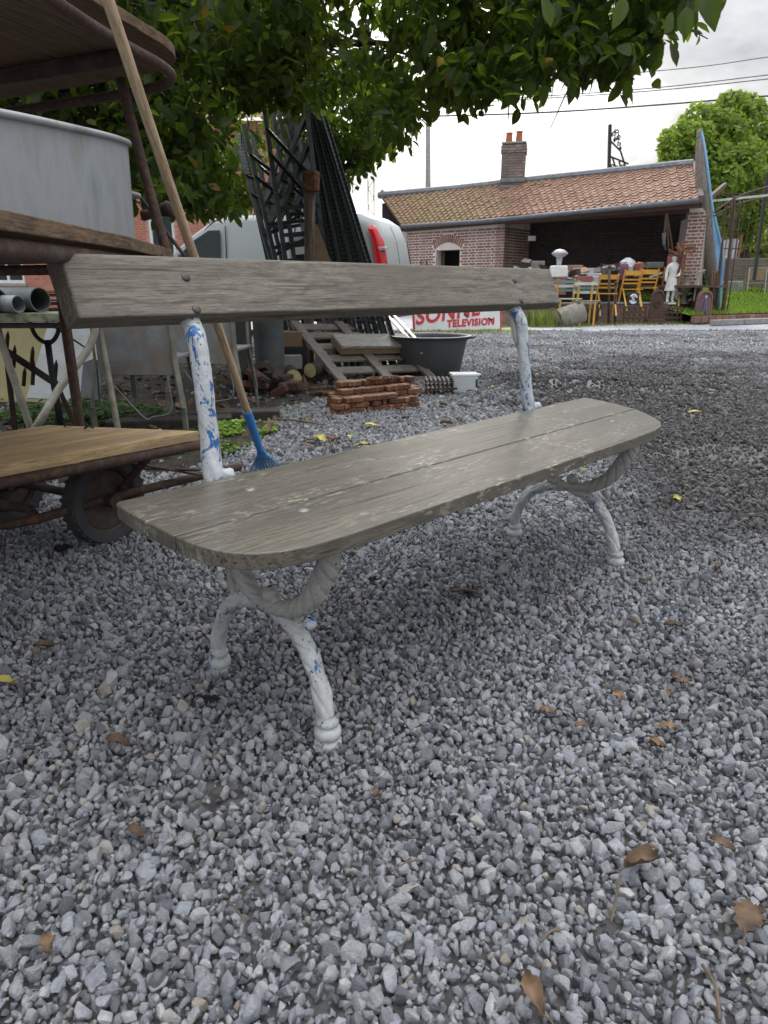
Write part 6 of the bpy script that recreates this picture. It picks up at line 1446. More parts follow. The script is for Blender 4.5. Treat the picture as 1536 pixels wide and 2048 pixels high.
# statue
sb = at(1338, 606, 16.62)
stt = thing('garden_statue', 'white plaster statue of a robed woman standing above the low wall', 'statue', sb)
Hs = at(1338, 511, 16.62).z-sb.z
def skin(name, verts, edges, rad, mat, par, sub=2, loc=(0, 0, 0)):
    me = bpy.data.meshes.new(name); me.from_pydata(verts, edges, []); o = bpy.data.objects.new(name, me); COL.objects.link(o); o.parent = par; o.location = loc
    m = o.modifiers.new('skin', 'SKIN'); m.use_smooth_shade = True
    for i, r_ in enumerate(rad): me.skin_vertices[0].data[i].radius = (r_, r_) if not isinstance(r_, tuple) else r_
    me.skin_vertices[0].data[0].use_root = True
    s2 = o.modifiers.new('sub', 'SUBSURF'); s2.levels = sub; s2.render_levels = sub; me.materials.append(mat); return o
h = Hs
V_ = [(0, 0, .50*h), (0, 0, .62*h), (0, 0, .74*h), (0, 0, .82*h), (0, 0, .86*h), (0, -.01*h, .90*h), (0, -.012*h, .95*h),
      (-.10*h, 0, .79*h), (-.135*h, .0, .65*h), (-.15*h, -.03*h, .50*h), (-.15*h, -.04*h, .455*h), (.10*h, 0, .79*h), (.14*h, 0, .68*h), (.12*h, -.06*h, .58*h), (.05*h, -.08*h, .57*h),
      (-.045*h, 0, .46*h), (-.05*h, -.01*h, .25*h), (-.05*h, .0, .05*h), (-.055*h, -.06*h, .02*h), (.045*h, 0, .46*h), (.06*h, -.02*h, .25*h), (.055*h, .0, .05*h), (.07*h, -.06*h, .02*h)]
E_ = [(0, 1), (1, 2), (2, 3), (3, 4), (4, 5), (5, 6), (3, 7), (7, 8), (8, 9), (9, 10), (3, 11), (11, 12), (12, 13), (13, 14), (0, 15), (15, 16), (16, 17), (17, 18), (0, 19), (19, 20), (20, 21), (21, 22)]
Rd = [.075*h, .06*h, .075*h, .06*h, .03*h, .045*h, .042*h, .045*h, .035*h, .028*h, .022*h, .045*h, .035*h, .028*h, .022*h, .055*h, .04*h, .03*h, .025*h, .055*h, .04*h, .03*h, .025*h]
skin('body', V_, E_, Rd, m_white, stt)
mb = MB(); mb.lathe([(.125*h, .26*h), (.115*h, .36*h), (.10*h, .50*h), (.075*h, .60*h), (.085*h, .66*h), (.105*h, .76*h), (.07*h, .815*h)], 36, sy=0.72, fn=lambda i, a: 1+(0.09 if i < 3 else 0.035)*math.sin(9*a+0.5*i)); mb.build('robe', m_white, stt, smooth=True)
mb = MB(); mb.lathe([(.001, .985*h), (.035*h, .98*h), (.052*h, .95*h), (.05*h, .92*h), (.035*h, .895*h)], 16, sy=1.05); mb.build('hair', m_white, stt, smooth=True)
mb = MB(); mb.box((0, 0, -0.012), (0.26, 0.2, 0.04)); mb.build('base', m_white, stt, bevel=0.01)
# pale stone scroll and fountain pieces
t = thing('stone_urn_fountain', 'mossy stone fountain urn with scrolls between the statue and the plaque', 'fountain', at(1366, 606, 16.75)); u0_ = at(1366, 606, 16.75)
mb = MB(); mb.lathe([(0.14, -0.02), (0.14, 0.02), (0.08, 0.05), (0.06, 0.15), (0.11, 0.22), (0.17, 0.34), (0.20, 0.36), (0.20, 0.39), (0.10, 0.38), (0.06, 0.44), (0.05, 0.60), (0.09, 0.62), (0.001, 0.66)], 18); mb.build('urn', m_stone, t, smooth=True, angle=40)
for sx in (-1, 1): mb = MB(); mb.tube(smooth_path([(sx*0.10, -0.05, 0.05), (sx*0.20, -0.05, 0.12), (sx*0.17, -0.05, 0.22), (sx*0.08, -0.05, 0.20)], 5), 0.025, 7); mb.build('scroll', m_white, t, smooth=True)
# pale easel and orange chair
t = thing('small_easel', 'pale folding wooden easel leaning left of the upright boat', 'easel', at(1398, 600, 16.4)); e0_ = at(1398, 600, 16.4)
for a, b in (((1387, 602), (1397, 545)), ((1408, 602), (1398, 545)), ((1391, 574), (1405, 570)), ((1392, 546), (1411, 540))): mb = MB(); mb.bar(at(*a, 16.4)-e0_, at(*b, 16.4)-e0_, 0.03, 0.03); mb.build('lath', m_cream, t)
t = thing('orange_rack', 'orange rusted frame standing against the foot of the upright boat', 'frame', at(1426, 595, 16.6)); e0_ = at(1426, 595, 16.6)
for a, b in (((1422, 600), (1424, 545)), ((1434, 600), (1434, 545)), ((1422, 545), (1436, 543)), ((1422, 578), (1434, 574))): mb = MB(); mb.bar(at(*a, 16.6)-e0_, at(*b, 16.6)-e0_, 0.045, 0.03); mb.build('bar', m_rust2, t)

# ================================================================== BOAT STOOD ON END
bb = at(1436, 616, 17.3); bt = at(1399, 263, 17.3); bb.z = max(0, bb.z-0.1)
boat = thing('upright_boat', 'long narrow wooden boat stood on end, grey hull outside and blue inside', 'boat', bb)
ax = (bt-bb); BL = ax.length; axn = ax.normalized(); sxv = Vector((1, 0, 0)); sxv = (sxv-axn*sxv.dot(axn)).normalized(); syv = axn.cross(sxv)
# sections: hull keel side faces left, open blue side faces right
secs = [(0.0, 0.05, 0.05), (0.06, 0.16, 0.12), (0.15, 0.24, 0.18), (0.30, 0.32, 0.26), (0.45, 0.34, 0.30), (0.6, 0.33, 0.30), (0.75, 0.29, 0.26), (0.87, 0.22, 0.20), (0.95, 0.14, 0.13), (1.0, 0.04, 0.04)]
bow = lambda s_: 0.30*math.sin(math.pi*s_)     # rocker of the keel, bulging left
mb = MB(); mi = MB(); na = 11
for s_, wdt, dep in secs:
    for k in range(na):
        a = math.pi*k/(na-1)          # half round
        o_ = axn*BL*s_-sxv*(bow(s_)*0.10)
        p = o_-sxv*(math.sin(a)*dep*0.62)+syv*(math.cos(a)*wdt*0.8)
        mb.v.append(tuple(p)); mi.v.append(tuple(o_+sxv*0.03-sxv*(math.sin(a)*dep*0.45)+syv*(math.cos(a)*wdt*0.72)))
for B_ in (mb, mi):
    for i in range(len(secs)-1):
        for k in range(na-1): a = i*na+k; B_.f.append((a, a+1, a+na+1, a+na))
mw = M_wood('grey_boat_planks', (0.34, 0.31, 0.26), (0.25, 0.22, 0.18), (0.12, 0.10, 0.08), along='Z', scale=0.5)
mbl = M_basic('boat_blue_paint', (0.14, 0.34, 0.56), (0.24, 0.46, 0.66), 3, 0.6)
h1 = mb.build('hull', mw, boat, smooth=True); sm = h1.modifiers.new('t', 'SOLIDIFY'); sm.thickness = 0.02
mi.build('inside', mbl, boat, smooth=True)
for k in (-1, 1):
    mb = MB(); pts = []
    for s_, wdt, dep in secs: pts.append(axn*BL*s_-sxv*(bow(s_)*0.10)+syv*(k*wdt*0.8)+sxv*(0.02+0.15*math.exp(-((s_-0.33)/0.16)**2)))
    mb.tube(smooth_path(pts, 4), 0.028, 6, flat=(1, 1)); mb.build('gunwale', mbl, boat, smooth=True)
    mb = MB(); n_ = len(secs)
    for s_, wdt, dep in secs:
        o_ = axn*BL*s_-sxv*(bow(s_)*0.10)+syv*(k*wdt*0.8)
        e_ = 0.02+0.15*math.exp(-((s_-0.33)/0.16)**2); mb.v += [tuple(o_), tuple(o_+sxv*e_)]
    for i in range(n_-1): a = 2*i; mb.f.append((a, a+1, a+3, a+2))
    mb.build('blue_side_board', mbl, boat)
mb = MB(); mb.box(axn*BL*0.985, (0.12, 0.14, 0.16)); mb.build('stem_block', m_stone, boat, bevel=0.03)

# ================================================================== RUSTY ARCH, FENCE, LAWN, KERB, WALL
t = thing('rusty_garden_arch', 'tall rusty iron garden arch of thin rods right of the upright boat', 'garden arch', gz(1450, 645, 0)); a0_ = gz(1450, 645, 0)
for pts, r_ in (([(1442, 648), (1452, 560), (1466, 440), (1468, 392)], 0.032), ([(1446, 645), (1458, 520), (1464, 400)], 0.022), ([(1430, 640), (1442, 520), (1452, 420), (1456, 405)], 0.02), ([(1428, 425), (1460, 402), (1500, 384), (1560, 368)], 0.02), ([(1428, 432), (1470, 410), (1540, 392)], 0.016), ([(1452, 640), (1474, 480), (1480, 400)], 0.016), ([(1436, 640), (1436, 560), (1446, 470)], 0.016), ([(1560, 368), (1575, 500), (1572, 645)], 0.03)):
    mb = MB(); mb.tube(smooth_path([at(a, b, 16.6+0.001*(a-1440))-a0_ for a, b in pts], 5), r_, 7); mb.build('rod', m_rust, t, smooth=True)
tag(MB().bar(Vector((0, 0, 0)), at(1540, 390, 18.5)-at(1422, 402, 18.5), 0.05, 0.05).build('pale_rail', m_paleslat, loc=at(1422, 402, 18.5)), 'thin pale horizontal rail behind the rusty arch', 'rail')
# kerb and lawn
K0 = gz(1428, 652, 0)+Vector((0, 0.1, 0)); K1 = gz(1900, 632, 0); kU = (K1-K0).normalized(); kN = Vector((-kU.y, kU.x, 0)); ka = math.atan2(kU.y, kU.x)
kb = thing('stone_kerb', 'grey stone kerb edging the raised lawn on the right', 'kerb', K0)
for k in range(10): mb = MB(); mb.box(kU*(0.5+k*1.0)+Vector((0, 0, 0.06)), (0.985, 0.14, 0.12), Matrix.Rotation(ka, 3, 'Z')); mb.build('kerb_stone', m_kerb, kb, bevel=0.012)
eb = thing('brick_edging', 'row of upright edging bricks behind the stone kerb', 'edging', K0+kN*0.5)
for k in range(40): mb = MB(); mb.box(kU*(0.12+k*0.24)+Vector((0, 0, 0.11)), (0.21, 0.10, 0.14), Matrix.Rotation(ka, 3, 'Z')); mb.build('brick', m_brick_dark, eb)
G0, G1 = K0+kN*0.6, K0+kN*0.6+kU*14; G2, G3 = G1+Vector((3, 5.2, 0.60)), G0+Vector((-0.6, 5.0, 0.60))
mb = MB(); ng_ = 12
for j in range(ng_+1):
    for i in range(ng_+1):
        p = G0.lerp(G1, i/ng_).lerp(G3.lerp(G2, i/ng_), j/ng_); p = Vector(p); p.z += 0.20+0.02*mn.noise(p*0.8); mb.v.append(tuple(p))
for j in range(ng_):
    for i in range(ng_): a = j*(ng_+1)+i; mb.f.append((a, a+1, a+ng_+2, a+ng_+1))
mlawn = M_basic('lawn_green', (0.12, 0.22, 0.03), (0.16, 0.28, 0.035), 6, 0.9, 0, 0.3)
structure(mb.build('lawn', mlawn, smooth=True))
def blades(name, fn_pts, n, hmin, hmax, mat, wid=0.006, lean=0.5, label=None):
    mb = MB(); rr = random.Random(hash(name) % 1000)
    for _ in range(n):
        p = fn_pts(rr)
        if p is None: continue
        hgt = rr.uniform(hmin, hmax); a = rr.uniform(0, 6.28); l = Vector((math.cos(a), math.sin(a), 0))*hgt*rr.uniform(0, lean); w_ = Vector((-math.sin(a), math.cos(a), 0))*wid*rr.uniform(0.6, 1.4)
        p = Vector(p); mid = p+l*0.35+Vector((0, 0, hgt*0.6)); tip = p+l+Vector((0, 0, hgt))
        mb.add([p-w_, p+w_, mid+w_*0.7, mid-w_*0.7, tip], [(0, 1, 2, 3), (3, 2, 4)])
    o = stuff(mb.build(name, mat, fixn=False)); 
    if label: o['label'] = label
    return o
def lawn_pt(rr):
    u, v = rr.random(), rr.random()**1.3; p = G0.lerp(G1, u*0.5).lerp(G3.lerp(G2, u*0.5), v); return (p.x, p.y, p.z+0.19)
blades('lawn_grass', lawn_pt, 16000, 0.05, 0.10, m_grass, 0.010, 0.4)
def strip_pt(rr):
    px_ = rr.uniform(1000, 1440); y_ = 649-(px_-1100)*0.012+rr.gauss(0, 2.2); p = gz(px_, y_+ (3 if px_ < 1180 else 0)*rr.random(), 0); return (p.x, p.y, 0)
blades('wall_foot_grass', strip_pt, 3600, 0.02, 0.07, m_grass_dull, 0.008, 0.7)
def tuft_pt(rr):
    px_ = rr.gauss(1090, 20); p = gz(px_, 652+rr.uniform(-1, 3), 0); return (p.x, p.y+rr.uniform(0, 0.5), 0)
blades('grass_tuft', tuft_pt, 900, 0.12, 0.42, m_grass_dull, 0.008, 0.6)
def sign_pt(rr):
    px_ = rr.uniform(820, 1060); p = gz(px_, 663+rr.gauss(0, 1.5), 0); return (p.x, p.y-0.1, 0)
blades('sign_foot_grass', sign_pt, 900, 0.02, 0.06, m_hedge, 0.008, 0.8)
# retaining wall behind the lawn with fence on top
RW = at(1380, 560, 22.6); RW.z = 0; rU = Vector((1, 0.05, 0)).normalized()
rw = thing('garden_wall', 'old brown brick garden wall behind the lawn', 'wall', RW); top_z = at(1480, 516, 22.6).z
wall_slab('core', rw, RW, rU, 9, 0, top_z, 0.3, m_mortar_g); bricks(rw, RW, rU, 9, top_z-0.02, m_brick_wall, limit=300, see=lambda a, b: a > 1430 and b < 590)
fn_ = thing('bar_fence', 'thin dark bar fence standing on top of the garden wall', 'fence', RW+Vector((0, 0.1, top_z)))
for k in range(42): mb = MB(); hh_ = 1.9; mb.bar(rU*(0.2+k*0.21), rU*(0.2+k*0.21)+Vector((0, 0, hh_)), 0.018, 0.018); mb.build('bar', m_rust, fn_)
for z in (0.28, 1.85): mb = MB(); mb.bar(rU*0+Vector((0, 0, z)), rU*9+Vector((0, 0, z)), 0.035, 0.03); mb.build('rail', m_rust, fn_)
t = tag(MB().bar(Vector((0, 0, 0)), at(1536, 345, 19.8)-at(1508, 560, 19.8), 0.07, 0.07).build('leaning_iron_post', m_black, loc=at(1508, 560, 19.8)-Vector((0, 0, 0))), 'black iron post leaning to the right before the garden wall', 'post')
blk(1456, 1478, 478, 516, 25.5, 1.2, m_silver, 'pale_shed', 'pale blue-white little building behind the bar fence', 'outbuilding'); blk(1479, 1486, 470, 516, 25.0, 0.2, m_redbox, 'brick_gate_pier', 'slim reddish pier beside the pale outbuilding', 'pier')
# garden chairs and stone block on the lawn
def lawn_chair(px_, Y, lab):
    p = at(px_, 596, Y); t = thing('folding_garden_chair', lab, 'chair', p, R(170), 'folding chairs on the lawn')
    for sx in (-1, 1): mb = MB(); mb.bar((sx*0.24, 0, 0.85), (sx*0.24, 0.15, 0), 0.03, 0.03); mb.build('leg', m_cream, t); mb = MB(); mb.bar((sx*0.22, 0, 0.42), (sx*0.22, -0.3, 0), 0.03, 0.03); mb.build('leg', m_cream, t)
    mb = MB(); mb.box((0, 0.02, 0.66), (0.42, 0.02, 0.30)); mb.build('backrest', m_card, t); mb = MB(); mb.box((0, -0.15, 0.43), (0.44, 0.36, 0.02)); mb.build('seat', m_cream, t)
    mb = MB(); mb.bar((-0.24, 0, 0.85), (0.24, 0, 0.85), 0.03, 0.03); mb.build('top_rail', m_cream, t)
lawn_chair(1507, 21.4, 'brown backed folding chair on the lawn against the garden wall'); lawn_chair(1549, 21.4, 'folding chair half cut off by the right edge of the picture')
blk(1452, 1488, 562, 590, 21.3, 0.5, m_chairmetal, 'stone_sink', 'pale grey stone sink on the lawn left of the folding chair', 'sink', 0, 0.03)

# ================================================================== BIG TREE OVERHEAD
rt_ = random.Random(21)
def leaf_mesh(L_, W_, seed, mat, droop=0.25, fold=0.25, wav=0.10):
    rr = random.Random(seed); mb = MB(); n = 6
    ws = [0.06, 0.60, 0.92, 1.0, 0.92, 0.58, 0.05]
    for i in range(n+1):
        t = i/n; y = t*L_; z = -droop*L_*t*t; w_ = ws[i]*W_/2*(1+rr.uniform(-wav, wav)*1.2)
        mb.v += [(-w_, y+rr.uniform(-.02, .02)*L_, z+fold*w_+rr.uniform(-.01, .01)*L_), (0, y, z), (w_, y+rr.uniform(-.02, .02)*L_, z+fold*w_+rr.uniform(-.01, .01)*L_)]
    for i in range(n):
        a = i*3; mb.f += [(a, a+1, a+4, a+3), (a+1, a+2, a+5, a+4)]
    return mb.mesh('leaf', mat)
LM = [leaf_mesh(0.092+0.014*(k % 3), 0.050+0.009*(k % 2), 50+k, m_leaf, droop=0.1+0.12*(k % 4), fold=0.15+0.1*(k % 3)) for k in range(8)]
LMV = [(np.array([v.co[:] for v in m_.vertices]), [tuple(p.vertices) for p in m_.polygons]) for m_ in LM]
bx = [-400, 0, 60, 120, 280, 350, 430, 520, 600, 700, 755, 800, 860, 900, 960, 1010, 1060, 1100, 1150, 1200, 1250, 1300, 1340, 1372, 1390, 1420]
by = [330, 290, 260, 330, 410, 418, 425, 445, 420, 368, 340, 292, 262, 245, 205, 228, 215, 165, 150, 190, 175, 105, 85, 40, -20, -300]
def ybound(px_): return float(np.interp(px_, bx, by))-float(np.interp(px_, [300, 700, 850, 1100, 1400], [22, 26, 44, 48, 42]))
def yrange(px_): return (float(np.interp(px_, [-400, 300, 700, 900, 1400], [4.2, 4.2, 4.6, 4.2, 4.0])), float(np.interp(px_, [-400, 300, 700, 900, 1400], [8.4, 8.0, 7.2, 6.8, 6.0])))
TB = Vector((-3.5, 5.3, 0))
tree = thing('broadleaf_tree', 'large broadleaf tree whose low leafy boughs hang over the yard and the van', 'tree', TB)
mb = MB(); mb.tube(smooth_path([(0, 0, -0.05), (0.03, 0.02, 0.5), (-0.02, 0.05, 1.1), (0.06, 0, 1.7), (0.1, -0.05, 2.5)], 4), lerp_list([0.30, 0.24, 0.22, 0.21, 0.17], 0, 17), 16, fn=lambda i, a: 1+0.06*math.sin(5*a+i*.3)); mb.build('trunk', m_bark, tree, smooth=True)
limbs = []
for k, pts in enumerate((
    [(-3.45, 5.3, 1.6), (-2.7, 5.2, 2.2), (-1.8, 5.1, 2.6), (-0.9, 5.0, 2.75), (0.1, 4.9, 2.75), (1.2, 4.8, 2.6), (2.2, 4.7, 2.45)],
    [(-3.45, 5.3, 1.8), (-2.7, 5.6, 2.4), (-1.7, 5.8, 2.75), (-0.6, 5.6, 2.95), (0.5, 5.3, 2.9), (1.2, 5.0, 2.7)],
    [(-3.45, 5.3, 1.6), (-2.9, 5.9, 2.2), (-2.3, 6.5, 2.5), (-1.3, 6.9, 2.7), (-0.3, 6.8, 2.75), (0.3, 6.6, 2.7)],
    [(-3.4, 5.3, 2.2), (-2.6, 4.6, 2.9), (-1.6, 4.2, 3.3), (-0.4, 3.8, 3.4), (0.8, 3.5, 3.2), (1.8, 3.2, 2.9)],
    [(-3.4, 5.3, 2.4), (-2.6, 5.4, 3.2), (-1.5, 5.2, 3.5), (-0.2, 4.9, 3.5), (1.0, 4.6, 3.2)],
    [(-3.4, 5.2, 2.2), (-3.0, 4.5, 2.7), (-2.5, 3.8, 2.9), (-1.6, 3.4, 3.0)],
    [(-3.5, 5.4, 1.4), (-3.4, 6.2, 1.8), (-2.9, 7.0, 1.9), (-2.3, 7.4, 1.9)],
    [(-3.4, 5.3, 1.9), (-2.6, 5.2, 2.1), (-2.0, 5.3, 2.15), (-1.6, 5.4, 2.1)])):
    pp = smooth_path([Vector(p)+Vector((rt_.uniform(-.05, .05), rt_.uniform(-.05, .05), rt_.uniform(-.05, .05))) for p in pts], 7)
    r0 = (0.10, 0.09, 0.08, 0.085, 0.09, 0.07, 0.07, 0.05)[k]
    mb = MB(); mb.tube([p-TB for p in pp], [r0*(1-i/len(pp))**0.9+0.008 for i in range(len(pp))], 9, fn=lambda i, a: 1+0.1*math.sin(3*a+i)); mb.build('branch', m_bark, tree, smooth=True); limbs += pp
limbs_np = np.array([tuple(p) for p in limbs])
clusters = []; tries = 0
while len(clusters) < 2900 and tries < 60000:
    tries += 1
    if len(clusters) % 5 == 4:        # sprays along the hanging outer edge
        px_ = rt_.uniform(250, 1395); py_ = ybound(px_)-abs(rt_.gauss(0, 26))-12
    else:
        px_ = rt_.uniform(-350, 1400); yb = ybound(px_); py_ = yb-10-(yb+760)*rt_.random()**1.25
    y0_, y1_ = yrange(px_)
    if 440 < px_ < 765 and py_ > 175: y0_, y1_ = 8.7, 10.3
    Y = rt_.uniform(y0_, y1_)
    if py_ < -40 and rt_.random() < 0.45: continue
    p = at(px_, py_, Y)
    if p.z > 4.6: continue
    g_ = mn.noise((px_*0.010, py_*0.014, Y*0.5))
    if g_ < -0.28: continue
    clusters.append(p)
for _ in range(900):
    px_ = rt_.uniform(60, 640); py_ = rt_.uniform(-20, ybound(px_) if px_ < 450 else 190); p = at(px_, py_, rt_.uniform(5.2, 8.6))
    if p.z < 4.6: clusters.append(p)
for _ in range(420):
    px_ = rt_.uniform(560, 790); py_ = rt_.uniform(130, ybound(px_)+14); p = at(px_, py_, rt_.uniform(8.2, 10.3)); clusters.append(p)
twigs = MB(); inst = []
for c in clusters:
    d = limbs_np-np.array(c); j = int(np.argmin((d**2).sum(1))); q_ = Vector(limbs_np[j])
    mid = (q_+c)/2+Vector((rt_.uniform(-.12, .12), rt_.uniform(-.12, .12), 0.12+rt_.uniform(0, .15)))
    ln = (c-q_).length
    if ln < 0.5 and rt_.random() < .7:
        s_ = smooth_path([q_, mid, c], 4); twigs.tube([p-TB for p in s_], [0.012*min(1, ln)+0.002, 0.009, 0.008, 0.006, 0.005, 0.004, 0.004, 0.003, 0.002][:len(s_)], 4)
    dirn = Vector((rt_.gauss(0.3, .7), rt_.gauss(-0.2, .7), rt_.uniform(-1.1, 0.0))).normalized(); n_ = rt_.randint(8, 14); sp_ = rt_.uniform(0.16, 0.30)
    for i in range(n_):
        s_ = i/n_; p = c+dirn*(s_-0.4)*sp_*1.4+Vector((rt_.gauss(0, .035), rt_.gauss(0, .035), rt_.gauss(0, .03)))
        az = rt_.uniform(0, 6.28); pitch = R(rt_.uniform(-80, -5)) if rt_.random() < .75 else R(rt_.uniform(-10, 45))
        inst.append((p, az, pitch, rt_.uniform(-0.8, 0.8), rt_.randrange(8), rt_.uniform(0.6, 1.1)))
def visible(p, m=20):
    a, b = topx(p); return -m < a < 1536+m and -m < b < 2048
for _ in range(330):
    q_ = limbs[rt_.randrange(len(limbs))]; a = rt_.uniform(0, 6.28); d = Vector((math.cos(a), math.sin(a), rt_.uniform(-.35, .25))); pts = [q_]; l_ = rt_.uniform(.5, 1.5)
    for i in range(5): d = (d+Vector((rt_.gauss(0, .3), rt_.gauss(0, .3), rt_.gauss(-.06, .2)))).normalized(); pts.append(pts[-1]+d*l_/5)
    if min(p.z for p in pts) < 1.75: continue
    s_ = smooth_path(pts, 3); twigs.tube([p-TB for p in s_], [0.013*(1-i/len(s_))+0.002 for i in range(len(s_))], 5)
stuff(twigs.build('twigs', m_bark, tree, fixn=False))
# a few leaves hang low and close at the top of the picture
for px_, py_, Y, sc_ in ((1085, 25, 1.95, 1.0), (1400, -14, 1.5, 1.1), (1345, 60, 2.3, 1.0), (1372, 48, 2.35, 1.05), (1340, 120, 2.4, 1.0), (1250, 30, 2.3, 0.95)):
    inst.append((at(px_, py_-35, Y*1.25), rt_.uniform(2.4, 3.8), R(rt_.uniform(-80, -55)), rt_.uniform(-.6, .6), rt_.randrange(8), sc_*0.95))
inst.sort(key=lambda q_: (0 if visible(q_[0], 0) else 1, q_[0].length))
buf_v = []; buf_f = []; off = 0
for i, (p, az, pitch, roll, mi_, s_) in enumerate(inst):
    M3 = Euler((pitch, roll, az), 'XYZ').to_matrix()
    if i < 300:
        o = place('leaf', LM[mi_], tree, loc=p-TB, rot=M3.to_euler()); o.scale = (s_, s_, s_)
    else:
        vv, ff = LMV[mi_]; A = (np.array(M3) @ (vv*s_).T).T+np.array(p-TB); buf_v.append(A)
        buf_f += [tuple(x+off for x in f) for f in ff]; off += len(vv)
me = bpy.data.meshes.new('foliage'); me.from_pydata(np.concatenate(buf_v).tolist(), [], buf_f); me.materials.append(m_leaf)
stuff(place('foliage', me, tree)); print('leaves', len(inst))

# ================================================================== TREE BEHIND THE GARDEN WALL, HEDGE, IVY
def leaf_cloud(name, par, lobes, n, size, mat, origin, flat=1.0, seed=1):
    rr = random.Random(seed); mb = MB()
    tot = sum(l[3]**2 for l in lobes)
    for (cx_, cy_, cz_, r_) in lobes:
        for _ in range(int(n*r_**2/tot)):
            d = Vector((rr.gauss(0, 1), rr.gauss(0, 1), rr.gauss(0, 1))).normalized(); rad = r_*(1-abs(rr.gauss(0, 0.16)))*(1+0.20*mn.noise(d*2.3+Vector((cx_, cy_, cz_))))
            p = Vector((cx_, cy_, cz_))+Vector((d.x*rad, d.y*rad, d.z*rad*flat))
            a = Vector((rr.gauss(0, 1), rr.gauss(0, 1), rr.gauss(0, .6))).normalized(); b = a.cross(d+Vector((rr.gauss(0, .5), rr.gauss(0, .5), rr.gauss(0, .5)))).normalized(); s_ = size*rr.uniform(.6, 1.3)
            mb.add([p-a*s_*.5, p+b*s_*.32, p+a*s_*.5, p-b*s_*.32], [(0, 1, 2, 3)])
    o = mb.build(name, mat, par, fixn=False)
    return stuff(o) if par else o
def lobe(px_, py_, Y, rp):    # blob given by picture position and radius in pixels
    p = at(px_, py_, Y); return (p.x, p.y, p.z, rp/F*Y*1.0)
T0 = at(1475, 573, 27.5); T0.z = 0
ft = thing('garden_tree', 'bright green bushy tree standing behind the garden wall at the right', 'tree', T0)
L_ = [lobe(*a) for a in ((1465, 225, 27.5, 34), (1400, 255, 27, 40), (1360, 290, 26.5, 38), (1440, 275, 27, 48), (1500, 260, 27.8, 45), (1350, 320, 26.3, 30), (1410, 330, 26.4, 52), (1470, 340, 26.6, 55), (1530, 320, 27.5, 55), (1585, 350, 28, 60), (1440, 400, 26.6, 48), (1500, 410, 26.8, 52), (1550, 400, 27.5, 45), (1455, 445, 27, 36), (1490, 465, 27.2, 32), (1375, 370, 27, 36), (1455, 360, 25.6, 28), (1400, 275, 25.9, 26), (1455, 205, 27.6, 18), (1500, 215, 28, 22))]
L_ = [(a-T0.x, b-T0.y, c, d) for a, b, c, d in L_]
leaf_cloud('crown', ft, L_, 24000, 0.20, m_leaf_far, T0)
mb = MB(); mb.tube([(0, 0, 0), (0.05, 0, 1.5), (0, 0, 3.0), (0.1, 0, 5.5)], [0.24, 0.2, 0.16, 0.05], 10)
for a in ((-1.6, 0, 5), (1.4, 0.3, 5.2), (-0.6, -0.5, 4.4), (0.8, -.6, 6.0)): mb.tube([(0, 0, 2.4), (a[0]*.5, a[1]*.5, 3.6), a], [0.11, 0.08, 0.03], 7)
mb.build('trunk', m_bark, ft, smooth=True)
H0 = at(1530, 573, 33); H0.z = 0
hd = tag(leaf_cloud('hedge', None, [(a-H0.x, b-H0.y, c, d) for a, b, c, d in [lobe(*q_) for q_ in ((1500, 500, 33, 22), (1530, 490, 33, 26), (1570, 485, 33, 32), (1480, 520, 33, 18), (1620, 480, 33, 34))]], 6000, 0.2, m_hedge, H0), 'yellow green hedge far behind the bar fence at the right edge', 'hedge'); hd.location = H0
I0 = at(1392, 573, 18.2); I0.z = 0
iv = thing('climbing_ivy', 'dark green climbing plant between the brick pillar and the upright boat', 'climber', I0)
leaf_cloud('leaves', iv, [(a-I0.x, b-I0.y, c, d) for a, b, c, d in [lobe(*q_) for q_ in ((1392, 440, 18.2, 11), (1390, 480, 18.2, 13), (1392, 520, 18.2, 15), (1396, 560, 18, 16), (1400, 600, 17.8, 18), (1420, 620, 17.8, 12))]], 3500, 0.09, m_ivy, I0)
mb = MB(); mb.tube([(0, 0, 0), (0.1, 0, 1.5), (0, 0, 2.6)], 0.02, 6); mb.build('stem', m_bark, iv)
# darker bushes beyond the yard, left of the shed and far right
for k, (x, y, r_, lab) in enumerate(((-24, 33, 4.0, 'dark green bush mass far behind the brick house on the left'), (22, 40, 4.5, 'distant tree beyond the hedge outside the right edge'))):
    b_ = thing('distant_tree', lab, 'tree', (x, y, 0)); leaf_cloud('crown', b_, [(0, 0, r_, r_), (r_*.8, 0, r_*.7, r_*.8), (-r_*.8, .5, r_*.75, r_*.8)], 7000, 0.35, m_leaf_far, b_.location, seed=9+k); mb = MB(); mb.tube([(0, 0, 0), (0, 0, r_)], 0.3, 8); mb.build('trunk', m_bark, b_)

# ================================================================== WEEDS, LITTER, DRY LEAVES, TWIGS
def weed_patch(name, cx_, cy_, rx, ry, n, hmax, mat, lab, seed=4, sz=0.016):
    rr = random.Random(seed); mb = MB()
    for _ in range(n):
        a = rr.uniform(0, 6.28); q_ = rr.random()**0.5; x = cx_+math.cos(a)*rx*q_; y = cy_+math.sin(a)*ry*q_
        if mn.noise((x*6, y*6, 7)) < -0.15: continue
        h = rr.uniform(0.004, hmax*(1-0.6*q_)); s_ = rr.uniform(.6, 1.3)*sz; a = rr.uniform(0, 6.28); t_ = rr.uniform(-.5, .5)
        u_ = Vector((math.cos(a), math.sin(a), t_)); v_ = Vector((-math.sin(a), math.cos(a), rr.uniform(-.5, .5)))
        p = Vector((x, y, h+0.01)); mb.add([p-u_*s_, p+v_*s_*.6, p+u_*s_, p-v_*s_*.6], [(0, 1, 2, 3)])
    o = stuff(mb.build(name, mat, fixn=False)); o['label'] = lab; return o
